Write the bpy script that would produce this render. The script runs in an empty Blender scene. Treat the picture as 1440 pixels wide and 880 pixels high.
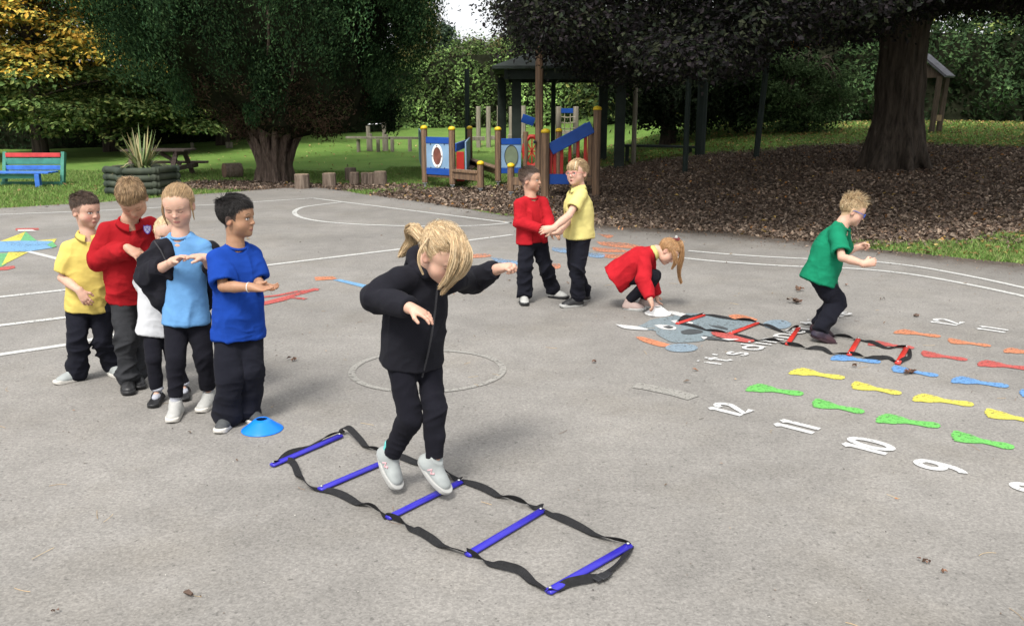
import bpy, math, random
import numpy as np
from mathutils import Vector, Matrix
R = math.radians
rng = np.random.default_rng(7)
random.seed(7)
scene = bpy.context.scene
COL = scene.collection
# ------------------------------------------------------------ camera
FPX, CAMH, TILT = 1250.0, 1.5, math.atan(290 / 1250)
cam_d = bpy.data.cameras.new('camera'); cam = bpy.data.objects.new('camera', cam_d); COL.objects.link(cam)
cam.location = (0, 0, CAMH); cam.rotation_euler = (R(90) - TILT, 0, 0)
cam_d.sensor_width = 36; cam_d.lens = FPX / 1440 * 36; cam_d.clip_end = 500; cam_d.clip_start = .05
scene.camera = cam
# ------------------------------------------------------------ light
SUN_EL, SUN_AZ = R(55), R(200)
world = bpy.data.worlds.new("World"); scene.world = world; world.use_nodes = True
wn = world.node_tree; wn.nodes.clear()
sky = wn.nodes.new('ShaderNodeTexSky'); sky.sky_type = 'NISHITA'; sky.sun_disc = False
sky.sun_elevation = SUN_EL; sky.sun_rotation = SUN_AZ; sky.dust_density = 7; sky.air_density = 1.0; sky.ozone_density = 1
hs = wn.nodes.new('ShaderNodeHueSaturation'); hs.inputs['Saturation'].default_value = .22; hs.inputs['Value'].default_value = 1.0
bg = wn.nodes.new('ShaderNodeBackground'); bg.inputs[1].default_value = .15
wo = wn.nodes.new('ShaderNodeOutputWorld')
cl = wn.nodes.new('ShaderNodeMixRGB'); cl.inputs[2].default_value = (2.9, 2.95, 3.05, 1)      # thin even cloud over the sky
cn_ = wn.nodes.new('ShaderNodeTexNoise'); cn_.inputs['Scale'].default_value = 2.0; cn_.inputs['Detail'].default_value = 5
cm = wn.nodes.new('ShaderNodeMapRange'); cm.inputs[1].default_value = .3; cm.inputs[2].default_value = .7; cm.inputs[3].default_value = .6; cm.inputs[4].default_value = .95
wn.links.new(cn_.outputs[0], cm.inputs[0]); wn.links.new(cm.outputs[0], cl.inputs[0])
wn.links.new(sky.outputs[0], hs.inputs['Color']); wn.links.new(hs.outputs[0], cl.inputs[1]); wn.links.new(cl.outputs[0], bg.inputs[0]); wn.links.new(bg.outputs[0], wo.inputs[0])
sun_d = bpy.data.lights.new('sun', 'SUN'); sun = bpy.data.objects.new('sun', sun_d); COL.objects.link(sun)
sun_d.energy = 1.4; sun_d.angle = R(14); sun_d.color = (1, .96, .9)
sun.rotation_euler = (R(90) - SUN_EL, 0, R(180) - SUN_AZ + R(0))
scene.view_settings.view_transform = 'Standard'; scene.view_settings.look = 'None'
scene.view_settings.exposure = 1.55; scene.view_settings.gamma = 1
scene.view_settings.use_curve_mapping = False
scene.cycles.max_bounces = 6; scene.cycles.diffuse_bounces = 3; scene.cycles.glossy_bounces = 2
scene.cycles.transparent_max_bounces = 6; scene.cycles.use_adaptive_sampling = True
scene.cycles.use_denoising = True
# ------------------------------------------------------------ geometry of the view (pixels of the 1440x880 photograph)
def ray(px, py):
    dx = (px - 720) / FPX; dz = -(py - 440) / FPX
    return np.array([dx, math.cos(TILT) + dz * math.sin(TILT), -math.sin(TILT) + dz * math.cos(TILT)])
C0 = np.array([0, 0, CAMH]); XK = 1 / 1.0264     # x/y slope per pixel near the horizon
def gnd(px, py, z=0.0):
    d = ray(px, py); s = (z - CAMH) / d[2]; return C0 + d * s
def at(px, py, Y):
    d = ray(px, py); return C0 + d * (Y / d[1])
def V3(*a): return np.array(a, float)
def nrm(v): v = np.asarray(v, float); return v / max(1e-9, np.linalg.norm(v))
def sstep(a, b, x): t = np.clip((x - a) / (b - a), 0, 1); return t * t * (3 - 2 * t)
# playground edge (world xy)
EDGE = np.array([(-60, 9.0), (-20, 11.5), (-7.75, 13.47), (-6.73, 14.29), (-5.3, 15.85), (-4.32, 16.98), (-3.6, 16.95), (-3.13, 16.4), (-1.37, 14.29), (0, 12.5), (1.19, 11.5), (2.46, 10.94), (3.48, 10.05), (4.25, 9.2), (4.99, 8.6), (8, 6.6), (20, 2), (60, -10)])
def edge_y(x): return np.interp(x, EDGE[:, 0], EDGE[:, 1])
def terrain(x, y):
    x = np.asarray(x, float); y = np.asarray(y, float)
    d = np.maximum(0, (y - edge_y(x)) * .78)
    s = .012 + .093 * sstep(.6, 6.5, x)
    bank = s * (np.sqrt(d * d + .8) - .9) * (d > 0)
    bank = np.maximum(bank, 0)
    lim = s * 15
    bank = lim * np.tanh(bank / np.maximum(lim, 1e-3) * .9)
    lawn = .55 * sstep(20, 36, y) * (1 - sstep(3, 12, x)) * sstep(-16, -5, x)
    return bank + lawn + .02 * np.sin(x * .9 + 1) * np.sin(y * .7) * sstep(.3, 2.5, d)
def tz(x, y): return float(terrain(x, y))
def hit(px, py):
    d = ray(px, py); s = 3.0
    while s < 90:
        p = C0 + d * s
        if p[2] <= tz(p[0], p[1]): return p
        s += .03
    return C0 + d * s
# ------------------------------------------------------------ noise
def _h(i, j, k, s=0):
    n = (i * 374761393 + j * 668265263 + k * 2147483647 // 7 + s * 974711) & 0xffffffff
    n = ((n ^ (n >> 13)) * 1274126177) & 0xffffffff
    return ((n ^ (n >> 16)) & 0xffff) / 65535.0
def vnoise(P, s=0):
    P = np.asarray(P, float); I = np.floor(P).astype(np.int64); F = P - I; F = F * F * (3 - 2 * F)
    o = 0
    for a in (0, 1):
        for b in (0, 1):
            for c in (0, 1):
                w = (F[:, 0] if a else 1 - F[:, 0]) * (F[:, 1] if b else 1 - F[:, 1]) * (F[:, 2] if c else 1 - F[:, 2])
                o = o + w * _h(I[:, 0] + a, I[:, 1] + b, I[:, 2] + c, s)
    return o
# ------------------------------------------------------------ meshes
class MB:
    def __init__(s): s.v = []; s.f = []; s.m = []; s.n = 0; s.c = []; s.hascol = False
    def add(s, verts, faces, mi=0, col=None):
        verts = np.asarray(verts, float).reshape(-1, 3)
        s.v.append(verts)
        for F in (faces if isinstance(faces, list) and len(faces) and isinstance(faces[0], np.ndarray) else [faces]):
            if isinstance(F, np.ndarray): s.f.append(F + s.n); s.m.append(np.full(len(F), mi))
            else:
                for q in F: s.f.append(np.array([q]) + s.n); s.m.append(np.array([mi]))
        if col is not None:
            s.hascol = True; col = np.asarray(col, float)
            if col.ndim == 1: col = np.tile(col, (len(verts), 1))
        else: col = np.full((len(verts), 3), .5)
        s.c.append(col); s.n += len(verts); return s
    def box(s, c, size, rot=None, mi=0, bev=.0, col=None, taper=1.0):
        hx, hy, hz = [q / 2 for q in size]; b = min(bev, hx * .9, hy * .9, hz * .9)
        if b <= 0:
            v = np.array([(x, y, z) for z in (-hz, hz) for y in (-hy, hy) for x in (-hx, hx)], float)
            v[4:, :2] *= taper
            f = np.array([(0, 2, 3, 1), (4, 5, 7, 6), (0, 1, 5, 4), (2, 6, 7, 3), (0, 4, 6, 2), (1, 3, 7, 5)])
            F = f
        else:
            pts = []
            for z in (-hz, hz):
                for y in (-hy, hy):
                    for x in (-hx, hx):
                        sx, sy, sz = np.sign(x), np.sign(y), np.sign(z)
                        pts += [(x - sx * b, y - sy * b, z), (x - sx * b, y, z - sz * b), (x, y - sy * b, z - sz * b)]
            v = np.array(pts); I = lambda i, k: i * 3 + k
            fs = [(I(0, 0), I(2, 0), I(3, 0), I(1, 0)), (I(4, 0), I(5, 0), I(7, 0), I(6, 0)), (I(0, 1), I(1, 1), I(5, 1), I(4, 1)), (I(2, 1), I(6, 1), I(7, 1), I(3, 1)), (I(0, 2), I(4, 2), I(6, 2), I(2, 2)), (I(1, 2), I(3, 2), I(7, 2), I(5, 2))]
            fs += [(I(0, 0), I(1, 0), I(1, 1), I(0, 1)), (I(2, 1), I(3, 1), I(3, 0), I(2, 0)), (I(4, 1), I(5, 1), I(5, 0), I(4, 0)), (I(6, 0), I(7, 0), I(7, 1), I(6, 1)),
                   (I(0, 0), I(0, 2), I(2, 2), I(2, 0)), (I(1, 0), I(3, 0), I(3, 2), I(1, 2)), (I(4, 0), I(6, 0), I(6, 2), I(4, 2)), (I(5, 0), I(5, 2), I(7, 2), I(7, 0)),
                   (I(0, 1), I(4, 1), I(4, 2), I(0, 2)), (I(1, 1), I(1, 2), I(5, 2), I(5, 1)), (I(2, 1), I(2, 2), I(6, 2), I(6, 1)), (I(3, 1), I(7, 1), I(7, 2), I(3, 2))]
            ts = [(I(i, 0), I(i, 1), I(i, 2)) if (i in (0, 3, 5, 6)) else (I(i, 0), I(i, 2), I(i, 1)) for i in range(8)]
            F = [np.array(fs), np.array(ts)]
        if rot is not None: v = v @ np.array(rot).T
        return s.add(v + np.asarray(c), F, mi, col)
    def bar(s, a, b, w, h=None, up=(0, 0, 1), mi=0, bev=.004, col=None):
        a = np.asarray(a, float); b = np.asarray(b, float); h = h or w
        z = nrm(b - a); x = np.cross(up, z)
        if np.linalg.norm(x) < .05: x = np.cross((0, 1, 0), z)
        x = nrm(x); y = np.cross(z, x)
        return s.box((a + b) / 2, (w, h, np.linalg.norm(b - a)), np.array([x, y, z]).T, mi, bev, col)
    def tube(s, pts, r, n=10, mi=0, col=None, caps=True, closed=False):
        pts = np.asarray(pts, float); m = len(pts); r = np.broadcast_to(np.asarray(r, float), (m,))
        T = np.gradient(pts, axis=0)
        if closed: T = np.roll(pts, -1, 0) - np.roll(pts, 1, 0)
        T /= np.maximum(1e-9, np.linalg.norm(T, axis=1))[:, None]
        ref = V3(0, 0, 1) if abs(T[0][2]) < .9 else V3(1, 0, 0)
        u = nrm(np.cross(ref, T[0])); vs = []
        ang = np.arange(n) * 2 * math.pi / n
        for i in range(m):
            u = nrm(u - T[i] * np.dot(u, T[i])); w = np.cross(T[i], u)
            vs.append(pts[i] + r[i] * (np.cos(ang)[:, None] * u + np.sin(ang)[:, None] * w))
        v = np.concatenate(vs); q = []
        for i in range(m if closed else m - 1):
            a = i * n; b = ((i + 1) % m) * n
            for j in range(n): k = (j + 1) % n; q.append((a + j, a + k, b + k, b + j))
        F = [np.array(q)]
        if caps and not closed:
            v = np.concatenate([v, pts[:1], pts[-1:]]); c0, c1 = m * n, m * n + 1
            F.append(np.array([(c0, (j + 1) % n, j) for j in range(n)] + [(c1, (m - 1) * n + j, (m - 1) * n + (j + 1) % n) for j in range(n)]))
        return s.add(v, F, mi, col)
    def lathe(s, c, prof, n=20, mi=0, rot=None, col=None, wob=0):
        ang = np.arange(n) * 2 * math.pi / n; vs = []
        k = 1 + wob * np.sin(ang * 3 + 1) + wob * .7 * np.sin(ang * 7)
        for r, z in prof: vs.append(np.stack([r * k * np.cos(ang), r * k * np.sin(ang), np.full(n, z)], 1))
        v = np.concatenate(vs); q = [(i * n + j, i * n + (j + 1) % n, (i + 1) * n + (j + 1) % n, (i + 1) * n + j) for i in range(len(prof) - 1) for j in range(n)]
        F = [np.array(q)]; e = len(prof)
        v = np.concatenate([v, [(0, 0, prof[0][1])], [(0, 0, prof[-1][1])]])
        F.append(np.array([(e * n, (j + 1) % n, j) for j in range(n)] + [(e * n + 1, (e - 1) * n + j, (e - 1) * n + (j + 1) % n) for j in range(n)]))
        if rot is not None: v = v @ np.array(rot).T
        return s.add(v + np.asarray(c), F, mi, col)
    def poly(s, pts, h=.0, mi=0, col=None, d=None):
        """flat outline (3D points, in order), thickness h along direction d"""
        pts = np.asarray(pts, float); n = len(pts)
        if h == 0:
            c = pts.mean(0); v = np.concatenate([pts, [c]])
            return s.add(v, np.array([(i, (i + 1) % n, n) for i in range(n)]), mi, col)
        d = np.asarray(d if d is not None else (0, 0, 1), float) * h
        v = np.concatenate([pts, pts + d, [pts.mean(0)], [pts.mean(0) + d]])
        F = [np.array([(i, (i + 1) % n, n + (i + 1) % n, n + i) for i in range(n)]), np.array([((i + 1) % n, i, 2 * n) for i in range(n)] + [(n + i, n + (i + 1) % n, 2 * n + 1) for i in range(n)])]
        return s.add(v, F, mi, col)
    def build(s, name, mats, parent=None, loc=None, smooth=False, rotz=0):
        v = np.concatenate(s.v) if s.v else np.zeros((0, 3))
        if loc is None: loc = np.array([0, 0, 0.])
        loc = np.asarray(loc, float)
        base = loc if parent is None else loc
        v = v - base
        me = bpy.data.meshes.new(name)
        nf = sum(len(f) for f in s.f)
        li = np.concatenate([f.ravel() for f in s.f]); ls = np.concatenate([np.full(len(f), f.shape[1]) for f in s.f])
        me.vertices.add(len(v)); me.vertices.foreach_set('co', v.ravel())
        me.loops.add(len(li)); me.loops.foreach_set('vertex_index', li.astype(np.int32))
        me.polygons.add(nf); st = np.concatenate([[0], np.cumsum(ls)[:-1]]).astype(np.int32)
        me.polygons.foreach_set('loop_start', st); me.polygons.foreach_set('loop_total', ls.astype(np.int32))
        me.polygons.foreach_set('material_index', np.concatenate(s.m).astype(np.int32))
        me.polygons.foreach_set('use_smooth', np.full(nf, smooth))
        if s.hascol:
            a = me.color_attributes.new('Col', 'FLOAT_COLOR', 'POINT')
            c = np.concatenate(s.c); a.data.foreach_set('color', np.concatenate([c, np.ones((len(c), 1))], 1).astype(np.float32).ravel())
        me.update(calc_edges=True)
        for m in (mats if isinstance(mats, (list, tuple)) else [mats]): me.materials.append(m)
        o = bpy.data.objects.new(name, me); COL.objects.link(o)
        if parent is not None:
            o.parent = parent
            o.location = Vector(loc) - Vector(PW.get(parent.name, (0, 0, 0)))
        else: o.location = loc
        PW[o.name] = tuple(loc)
        return o
PW = {}     # world origin of each object (only translations are used)
def empty(name, loc):
    o = bpy.data.objects.new(name, None); COL.objects.link(o); o.location = loc; o.empty_display_size = .1; PW[o.name] = tuple(loc); return o
def tag(o, label=None, cat=None, group=None, kind=None):
    if label: o['label'] = label
    if cat: o['category'] = cat
    if group: o['group'] = group
    if kind: o['kind'] = kind
    return o
def dup(root, loc, rotz=0, label=None, scale=None):
    def cp(o, parent):
        c = o.copy(); COL.objects.link(c); c.parent = parent
        for ch in [q for q in list(COL.objects) if q.parent == o and q != c]: cp(ch, c)
        return c
    c = cp(root, None); c.location = loc; c.rotation_euler = (0, 0, rotz)
    if scale: c.scale = scale
    if label: c['label'] = label
    return c
def rotz(a): c, s = math.cos(a), math.sin(a); return np.array([[c, -s, 0], [s, c, 0], [0, 0, 1]])
def frame(x, y, z): return np.array([x, y, z]).T
# ------------------------------------------------------------ materials
def newmat(name):
    m = bpy.data.materials.new(name); m.use_nodes = True; nt = m.node_tree
    return m, nt, nt.nodes['Principled BSDF'], nt.nodes.new, nt.links.new
def pmat(name, col, rough=.8, var=.12, scale=15, bump=0, bscale=120, attr=False, spec=.3, stretch=None, metal=0, hue=None, sheen=0, detail=4, sss=0, trans=0):
    m, nt, b, N, L = newmat(name)
    tc = N('ShaderNodeTexCoord'); mp = N('ShaderNodeMapping'); L(tc.outputs['Object'], mp.inputs[0])
    if stretch: mp.inputs['Scale'].default_value = stretch
    nz = N('ShaderNodeTexNoise'); nz.inputs['Scale'].default_value = scale; nz.inputs['Detail'].default_value = detail; L(mp.outputs[0], nz.inputs['Vector'])
    mr = N('ShaderNodeMapRange'); mr.inputs[1].default_value = .3; mr.inputs[2].default_value = .7; mr.inputs[3].default_value = 1 - var; mr.inputs[4].default_value = 1 + var
    L(nz.outputs[0], mr.inputs[0])
    mx = N('ShaderNodeVectorMath'); mx.operation = 'SCALE'; L(mr.outputs[0], mx.inputs['Scale'])
    if attr:
        at_ = N('ShaderNodeAttribute'); at_.attribute_name = 'Col'; L(at_.outputs['Color'], mx.inputs[0])
    elif hue is not None:
        cr = N('ShaderNodeMixRGB'); cr.inputs[1].default_value = (*col, 1); cr.inputs[2].default_value = (*hue, 1)
        n2 = N('ShaderNodeTexNoise'); n2.inputs['Scale'].default_value = scale * .37; n2.inputs['Detail'].default_value = 3; L(mp.outputs[0], n2.inputs['Vector'])
        m2 = N('ShaderNodeMapRange'); m2.inputs[1].default_value = .4; m2.inputs[2].default_value = .62; L(n2.outputs[0], m2.inputs[0]); L(m2.outputs[0], cr.inputs[0])
        L(cr.outputs[0], mx.inputs[0])
    else: mx.inputs[0].default_value = col
    L(mx.outputs[0], b.inputs['Base Color'])
    b.inputs['Roughness'].default_value = rough; b.inputs['Specular IOR Level'].default_value = spec; b.inputs['Metallic'].default_value = metal
    if sheen: b.inputs['Sheen Weight'].default_value = sheen; b.inputs['Sheen Roughness'].default_value = .5
    if sss:
        b.inputs['Subsurface Weight'].default_value = sss; b.inputs['Subsurface Radius'].default_value = (1, .35, .2); b.inputs['Subsurface Scale'].default_value = .006
    if trans:
        tr = N('ShaderNodeBsdfTranslucent'); L(mx.outputs[0], tr.inputs[0]); ms = N('ShaderNodeMixShader'); ms.inputs[0].default_value = trans
        L(b.outputs[0], ms.inputs[1]); L(tr.outputs[0], ms.inputs[2]); L(ms.outputs[0], nt.nodes['Material Output'].inputs[0])
    if bump:
        bn = N('ShaderNodeTexNoise'); bn.inputs['Scale'].default_value = bscale; bn.inputs['Detail'].default_value = 3; L(mp.outputs[0], bn.inputs['Vector'])
        bp = N('ShaderNodeBump'); bp.inputs['Strength'].default_value = bump; bp.inputs['Distance'].default_value = .01; L(bn.outputs[0], bp.inputs['Height']); L(bp.outputs[0], b.inputs['Normal'])
    return m
# ------------------------------------------------------------ signed distance fields and sparse surface nets
def smin(a, b, k):
    if k <= 0: return np.minimum(a, b)
    h = np.maximum(k - np.abs(a - b), 0) / k; return np.minimum(a, b) - h * h * k * .25
class Field:
    """list of (op, fn, centre, radius, k)"""
    def __init__(s): s.p = []
    def add(s, fn, c, rad, k=.01, op='u'): s.p.append((op, fn, np.asarray(c, float), rad, k)); return s
    def rc(s, a, b, r1, r2=None, k=.01, op='u', flat=0):
        a = np.asarray(a, float); b = np.asarray(b, float); r2 = r1 if r2 is None else r2; ab = b - a; L2 = max(1e-12, ab @ ab); L = math.sqrt(L2); n = ab / L
        def fn(P):
            pa = P - a; t = np.clip(pa @ ab / L2, 0, 1)
            d = np.linalg.norm(pa - t[:, None] * ab, axis=1) - (r1 + (r2 - r1) * t)
            if flat: d = np.maximum(d, (P - b) @ n)
            return d
        return s.add(fn, (a + b) / 2, L / 2 + max(r1, r2), k, op)
    def ec(s, a, b, side, ra, rb, k=.02, op='u', cap=.03):
        """elliptical tapered capsule; ra=(side radius, depth radius) at a, rb at b"""
        a = np.asarray(a, float); b = np.asarray(b, float); ab = b - a; L = np.linalg.norm(ab); n = ab / L
        u = nrm(side - n * np.dot(side, n)); w = np.cross(n, u)
        def fn(P):
            pa = P - a; z = pa @ n; t = np.clip(z / L, 0, 1); ru = ra[0] + (rb[0] - ra[0]) * t; rw = ra[1] + (rb[1] - ra[1]) * t
            ex = (z - t * L) / cap
            q = np.sqrt((pa @ u / ru) ** 2 + (pa @ w / rw) ** 2 + ex ** 2)
            return (q - 1) * np.minimum(ru, rw) * .9
        return s.add(fn, (a + b) / 2, L / 2 + max(ra + rb) + cap, k, op)
    def el(s, c, r, M=None, k=.01, op='u'):
        c = np.asarray(c, float); r = np.asarray(r, float); M = np.eye(3) if M is None else M
        def fn(P):
            q = (P - c) @ M; k0 = np.linalg.norm(q / r, axis=1); k1 = np.linalg.norm(q / (r * r), axis=1)
            return k0 * (k0 - 1) / np.maximum(k1, 1e-9)
        return s.add(fn, c, float(max(r)), k, op)
    def plane(s, pt, n, k=0, op='i'):
        pt = np.asarray(pt, float); n = nrm(n); return s.add(lambda P: (P - pt) @ n, pt, 1e6, k, op)
    def chain(s, pts, rr, k=.01, op='u', flat=0, flat0=0):
        pts = [np.asarray(p, float) for p in pts]; c = np.mean(pts, 0); rad = max(np.linalg.norm(p - c) for p in pts) + max(rr)
        def fn(P):
            D = None
            for i in range(len(pts) - 1):
                a, b = pts[i], pts[i + 1]; ab = b - a; L2 = max(1e-12, ab @ ab); pa = P - a; t = np.clip(pa @ ab / L2, 0, 1); ts = t * t * (3 - 2 * t) * .5 + t * .5
                d = np.linalg.norm(pa - t[:, None] * ab, axis=1) - (rr[i] + (rr[i + 1] - rr[i]) * ts)
                if flat and i == len(pts) - 2: d = np.maximum(d, (P - b) @ (ab / math.sqrt(L2)))
                D = d if D is None else smin(D, d, .006)
            return D
        return s.add(fn, c, rad, k, op)
    def loft(s, st, side, k=.02, op='u', cap=.03, e=2.3):
        """st: list of (point, side radius, depth radius) from bottom to top, blended smoothly"""
        pts = np.array([q[0] for q in st], float); ru = np.array([q[1] for q in st]); rw = np.array([q[2] for q in st]); c = pts.mean(0); rad = max(np.linalg.norm(pts - c, axis=1)) + max(ru.max(), rw.max()) + cap
        ln = np.concatenate([[0], np.cumsum(np.linalg.norm(np.diff(pts, axis=0), axis=1))]); fine = np.linspace(0, ln[-1], 11)
        def cr(v):
            o = np.interp(fine, ln, v); 
            for _ in range(1): o[1:-1] = (o[:-2] + 2 * o[1:-1] + o[2:]) / 4
            return o
        FP = np.stack([cr(pts[:, i]) for i in range(3)], 1); FU = cr(ru); FW = cr(rw); sd = nrm(side)
        def fn(P):
            best = np.full(len(P), 1e9); Tt = np.zeros(len(P)); Cc = np.zeros_like(P); Ax = np.zeros_like(P)
            for i in range(len(FP) - 1):
                a = FP[i]; ab = FP[i + 1] - a; L2 = ab @ ab; pa = P - a; t = np.clip(pa @ ab / L2, 0, 1); q = a + t[:, None] * ab; d = ((P - q) ** 2).sum(1); m = d < best - 1e-12
                best[m] = d[m]; Tt[m] = i + t[m]; Cc[m] = q[m]; Ax[m] = ab / math.sqrt(L2)
            u_ = np.interp(Tt, np.arange(len(FP)), FU); w_ = np.interp(Tt, np.arange(len(FP)), FW); q = P - Cc
            ax = (q * Ax).sum(1); q = q - Ax * ax[:, None]; S_ = sd - Ax * (Ax @ sd)[:, None]; S_ /= np.linalg.norm(S_, axis=1)[:, None]; W_ = np.cross(Ax, S_)
            r = ((np.abs((q * S_).sum(1)) / u_) ** e + (np.abs((q * W_).sum(1)) / w_) ** e + 1e-12) ** (1 / e)
            r = np.sqrt(r * r + (ax / cap) ** 2); return (r - 1) * np.minimum(u_, w_) * .92
        return s.add(fn, c, rad, k, op)
    def ev(s, P, bid=None, bc=None, brad=0):
        D = np.full(len(P), 1.0)
        for op, fn, c, rad, k in s.p:
            if bc is not None and rad < 1e5:
                sel = np.linalg.norm(bc - c, axis=1) < rad + brad + k + .03
                if not sel.any(): continue
                m = sel[bid]
                if op == 'u': D[m] = smin(D[m], fn(P[m]), k)
                elif op == 's': D[m] = -smin(-D[m], fn(P[m]), k)
                else: D[m] = -smin(-D[m], -fn(P[m]), k)
            else:
                d = fn(P)
                D = smin(D, d, k) if op == 'u' else (-smin(-D, d, k) if op == 's' else -smin(-D, -d, k))
        return D
    def mesh(s, h=.003, B=8):
        us = [p for p in s.p if p[0] == 'u']
        lo = np.min([p[2] - p[3] for p in us], 0) - 2 * h; hi = np.max([p[2] + p[3] for p in us], 0) + 2 * h
        bs = B * h; nb = np.ceil((hi - lo) / bs).astype(int)
        g = np.stack(np.meshgrid(*[np.arange(n) for n in nb], indexing='ij'), -1).reshape(-1, 3)
        cen = lo + (g + .5) * bs; rad = bs * .87
        D = s.ev(cen, np.arange(len(cen)), cen, rad)
        act = np.abs(D) < rad * 1.45 + h
        g = g[act]; cen = cen[act]
        n1 = B + 1; loc = np.stack(np.meshgrid(*[np.arange(n1)] * 3, indexing='ij'), -1).reshape(-1, 3)
        P = (lo + (g[:, None, :] * B + loc[None]) * h).reshape(-1, 3)
        bid = np.repeat(np.arange(len(g)), n1 ** 3)
        D = s.ev(P, bid, cen, rad).reshape(len(g), n1, n1, n1)
        sg = D < 0
        c8 = sum(sg[:, a:B + a, b:B + b, c:B + c].astype(np.int8) for a in (0, 1) for b in (0, 1) for c in (0, 1))
        cell = np.argwhere((c8 > 0) & (c8 < 8))
        bi, i, j, k = cell.T
        acc = np.zeros((len(cell), 3)); cnt = np.zeros(len(cell))
        for ax in range(3):
            o1, o2 = [q for q in range(3) if q != ax]
            for a in (0, 1):
                for b in (0, 1):
                    off = np.zeros(3, int); off[o1] = a; off[o2] = b; e = off.copy(); e[ax] = 1
                    d0 = D[bi, i + off[0], j + off[1], k + off[2]]; d1 = D[bi, i + e[0], j + e[1], k + e[2]]
                    x = (d0 < 0) != (d1 < 0); t = np.where(x, d0 / np.where(x, d0 - d1, 1), 0)
                    p = off[None].astype(float) + t[:, None] * (e - off)[None]
                    acc += p * x[:, None]; cnt += x
        V = lo + ((g[bi] * B + cell[:, 1:]) + acc / cnt[:, None]) * h
        dims = nb * B + 4
        gid = lambda G: ((G[:, 0] + 1) * dims[1] + G[:, 1] + 1) * dims[2] + G[:, 2] + 1
        G = g[bi] * B + cell[:, 1:]; ids = gid(G); order = np.argsort(ids); sid = ids[order]
        quads = []
        for ax in range(3):
            o1, o2 = (ax + 1) % 3, (ax + 2) % 3
            e = [0, 0, 0]; e[ax] = 1
            a0 = sg[:, :B, :B, :B]; a1 = sg[:, e[0]:B + e[0], e[1]:B + e[1], e[2]:B + e[2]]
            w = np.argwhere(a0 != a1)
            if not len(w): continue
            ins = a0[w[:, 0], w[:, 1], w[:, 2], w[:, 3]]
            base = g[w[:, 0]] * B + w[:, 1:]
            q = []; ok = np.ones(len(w), bool)
            for da, db in ((0, 0), (-1, 0), (-1, -1), (0, -1)):
                o = np.zeros(3, int); o[o1] = da; o[o2] = db
                t = gid(base + o); ix = np.searchsorted(sid, t); ix = np.minimum(ix, len(sid) - 1); ok &= sid[ix] == t; q.append(order[ix])
            q = np.stack(q, 1); q[~ins] = q[~ins][:, ::-1]; quads.append(q[ok])
        return V, np.concatenate(quads)
def vnormals(V, Q):
    n = np.cross(V[Q[:, 2]] - V[Q[:, 0]], V[Q[:, 3]] - V[Q[:, 1]]); N = np.zeros_like(V)
    for c in range(4): np.add.at(N, Q[:, c], n)
    return N / np.maximum(1e-12, np.linalg.norm(N, axis=1))[:, None]
# ------------------------------------------------------------ ground
def mat_asphalt():
    m, nt, b, N, L = newmat('asphalt')
    tc = N('ShaderNodeTexCoord')
    def noise(s, d=4, w=None):
        n = N('ShaderNodeTexNoise'); n.inputs['Scale'].default_value = s; n.inputs['Detail'].default_value = d; n.inputs['Roughness'].default_value = .6
        L(tc.outputs['Object'], n.inputs['Vector']); return n
    def rng_(n, a, b_, c, d):
        r = N('ShaderNodeMapRange'); r.inputs[1].default_value = a; r.inputs[2].default_value = b_; r.inputs[3].default_value = c; r.inputs[4].default_value = d; L(n.outputs[0], r.inputs[0]); return r
    def mul(a, b_):
        k = N('ShaderNodeMath'); k.operation = 'MULTIPLY'; L(a.outputs[0], k.inputs[0]); L(b_.outputs[0], k.inputs[1]); return k
    vor = N('ShaderNodeTexVoronoi'); vor.inputs['Scale'].default_value = 150; L(tc.outputs['Object'], vor.inputs['Vector'])
    sep = N('ShaderNodeSeparateColor'); L(vor.outputs['Color'], sep.inputs[0])
    grain = rng_(sep, 0, 1, .82, 1.18)
    fine = rng_(noise(60, 3), .3, .7, .84, 1.16); med = rng_(noise(5, 6), .3, .7, .90, 1.09); big = rng_(noise(.7, 6), .3, .7, .80, 1.16)
    pits = rng_(noise(34, 2), .64, .72, 1, .62)
    k = mul(mul(mul(grain, fine), mul(med, big)), pits)
    base = N('ShaderNodeMixRGB'); base.inputs[1].default_value = (.192, .182, .167, 1); base.inputs[2].default_value = (.180, .163, .136, 1)
    L(rng_(noise(1.3, 7), .50, .75, 0, .5).outputs[0], base.inputs[0])
    # dirt washed from the bank near the far edge
    gm = N('ShaderNodeSeparateXYZ'); L(tc.outputs['Object'], gm.inputs[0])
    at_ = N('ShaderNodeAttribute'); at_.attribute_name = 'Col'; sp = N('ShaderNodeSeparateColor'); L(at_.outputs['Color'], sp.inputs[0])
    nn = rng_(noise(3.5, 6), .3, .7, -.35, .45)
    ad = N('ShaderNodeMath'); ad.operation = 'ADD'; ad.use_clamp = True; L(sp.outputs[0], ad.inputs[0]); L(nn.outputs[0], ad.inputs[1])
    ml = N('ShaderNodeMath'); ml.operation = 'MULTIPLY'; L(ad.outputs[0], ml.inputs[0]); L(sp.outputs[0], ml.inputs[1])
    dirt = N('ShaderNodeMixRGB'); dirt.inputs[2].default_value = (.075, .06, .048, 1); L(ml.outputs[0], dirt.inputs[0]); L(base.outputs[0], dirt.inputs[1])
    sc = N('ShaderNodeVectorMath'); sc.operation = 'SCALE'; L(dirt.outputs[0], sc.inputs[0]); L(k.outputs[0], sc.inputs['Scale'])
    L(sc.outputs[0], b.inputs['Base Color']); b.inputs['Roughness'].default_value = .85; b.inputs['Specular IOR Level'].default_value = .35
    bp = N('ShaderNodeBump'); bp.inputs['Strength'].default_value = .5; bp.inputs['Distance'].default_value = .004; L(fine.outputs[0], bp.inputs['Height']); L(bp.outputs[0], b.inputs['Normal'])
    return m
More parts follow.
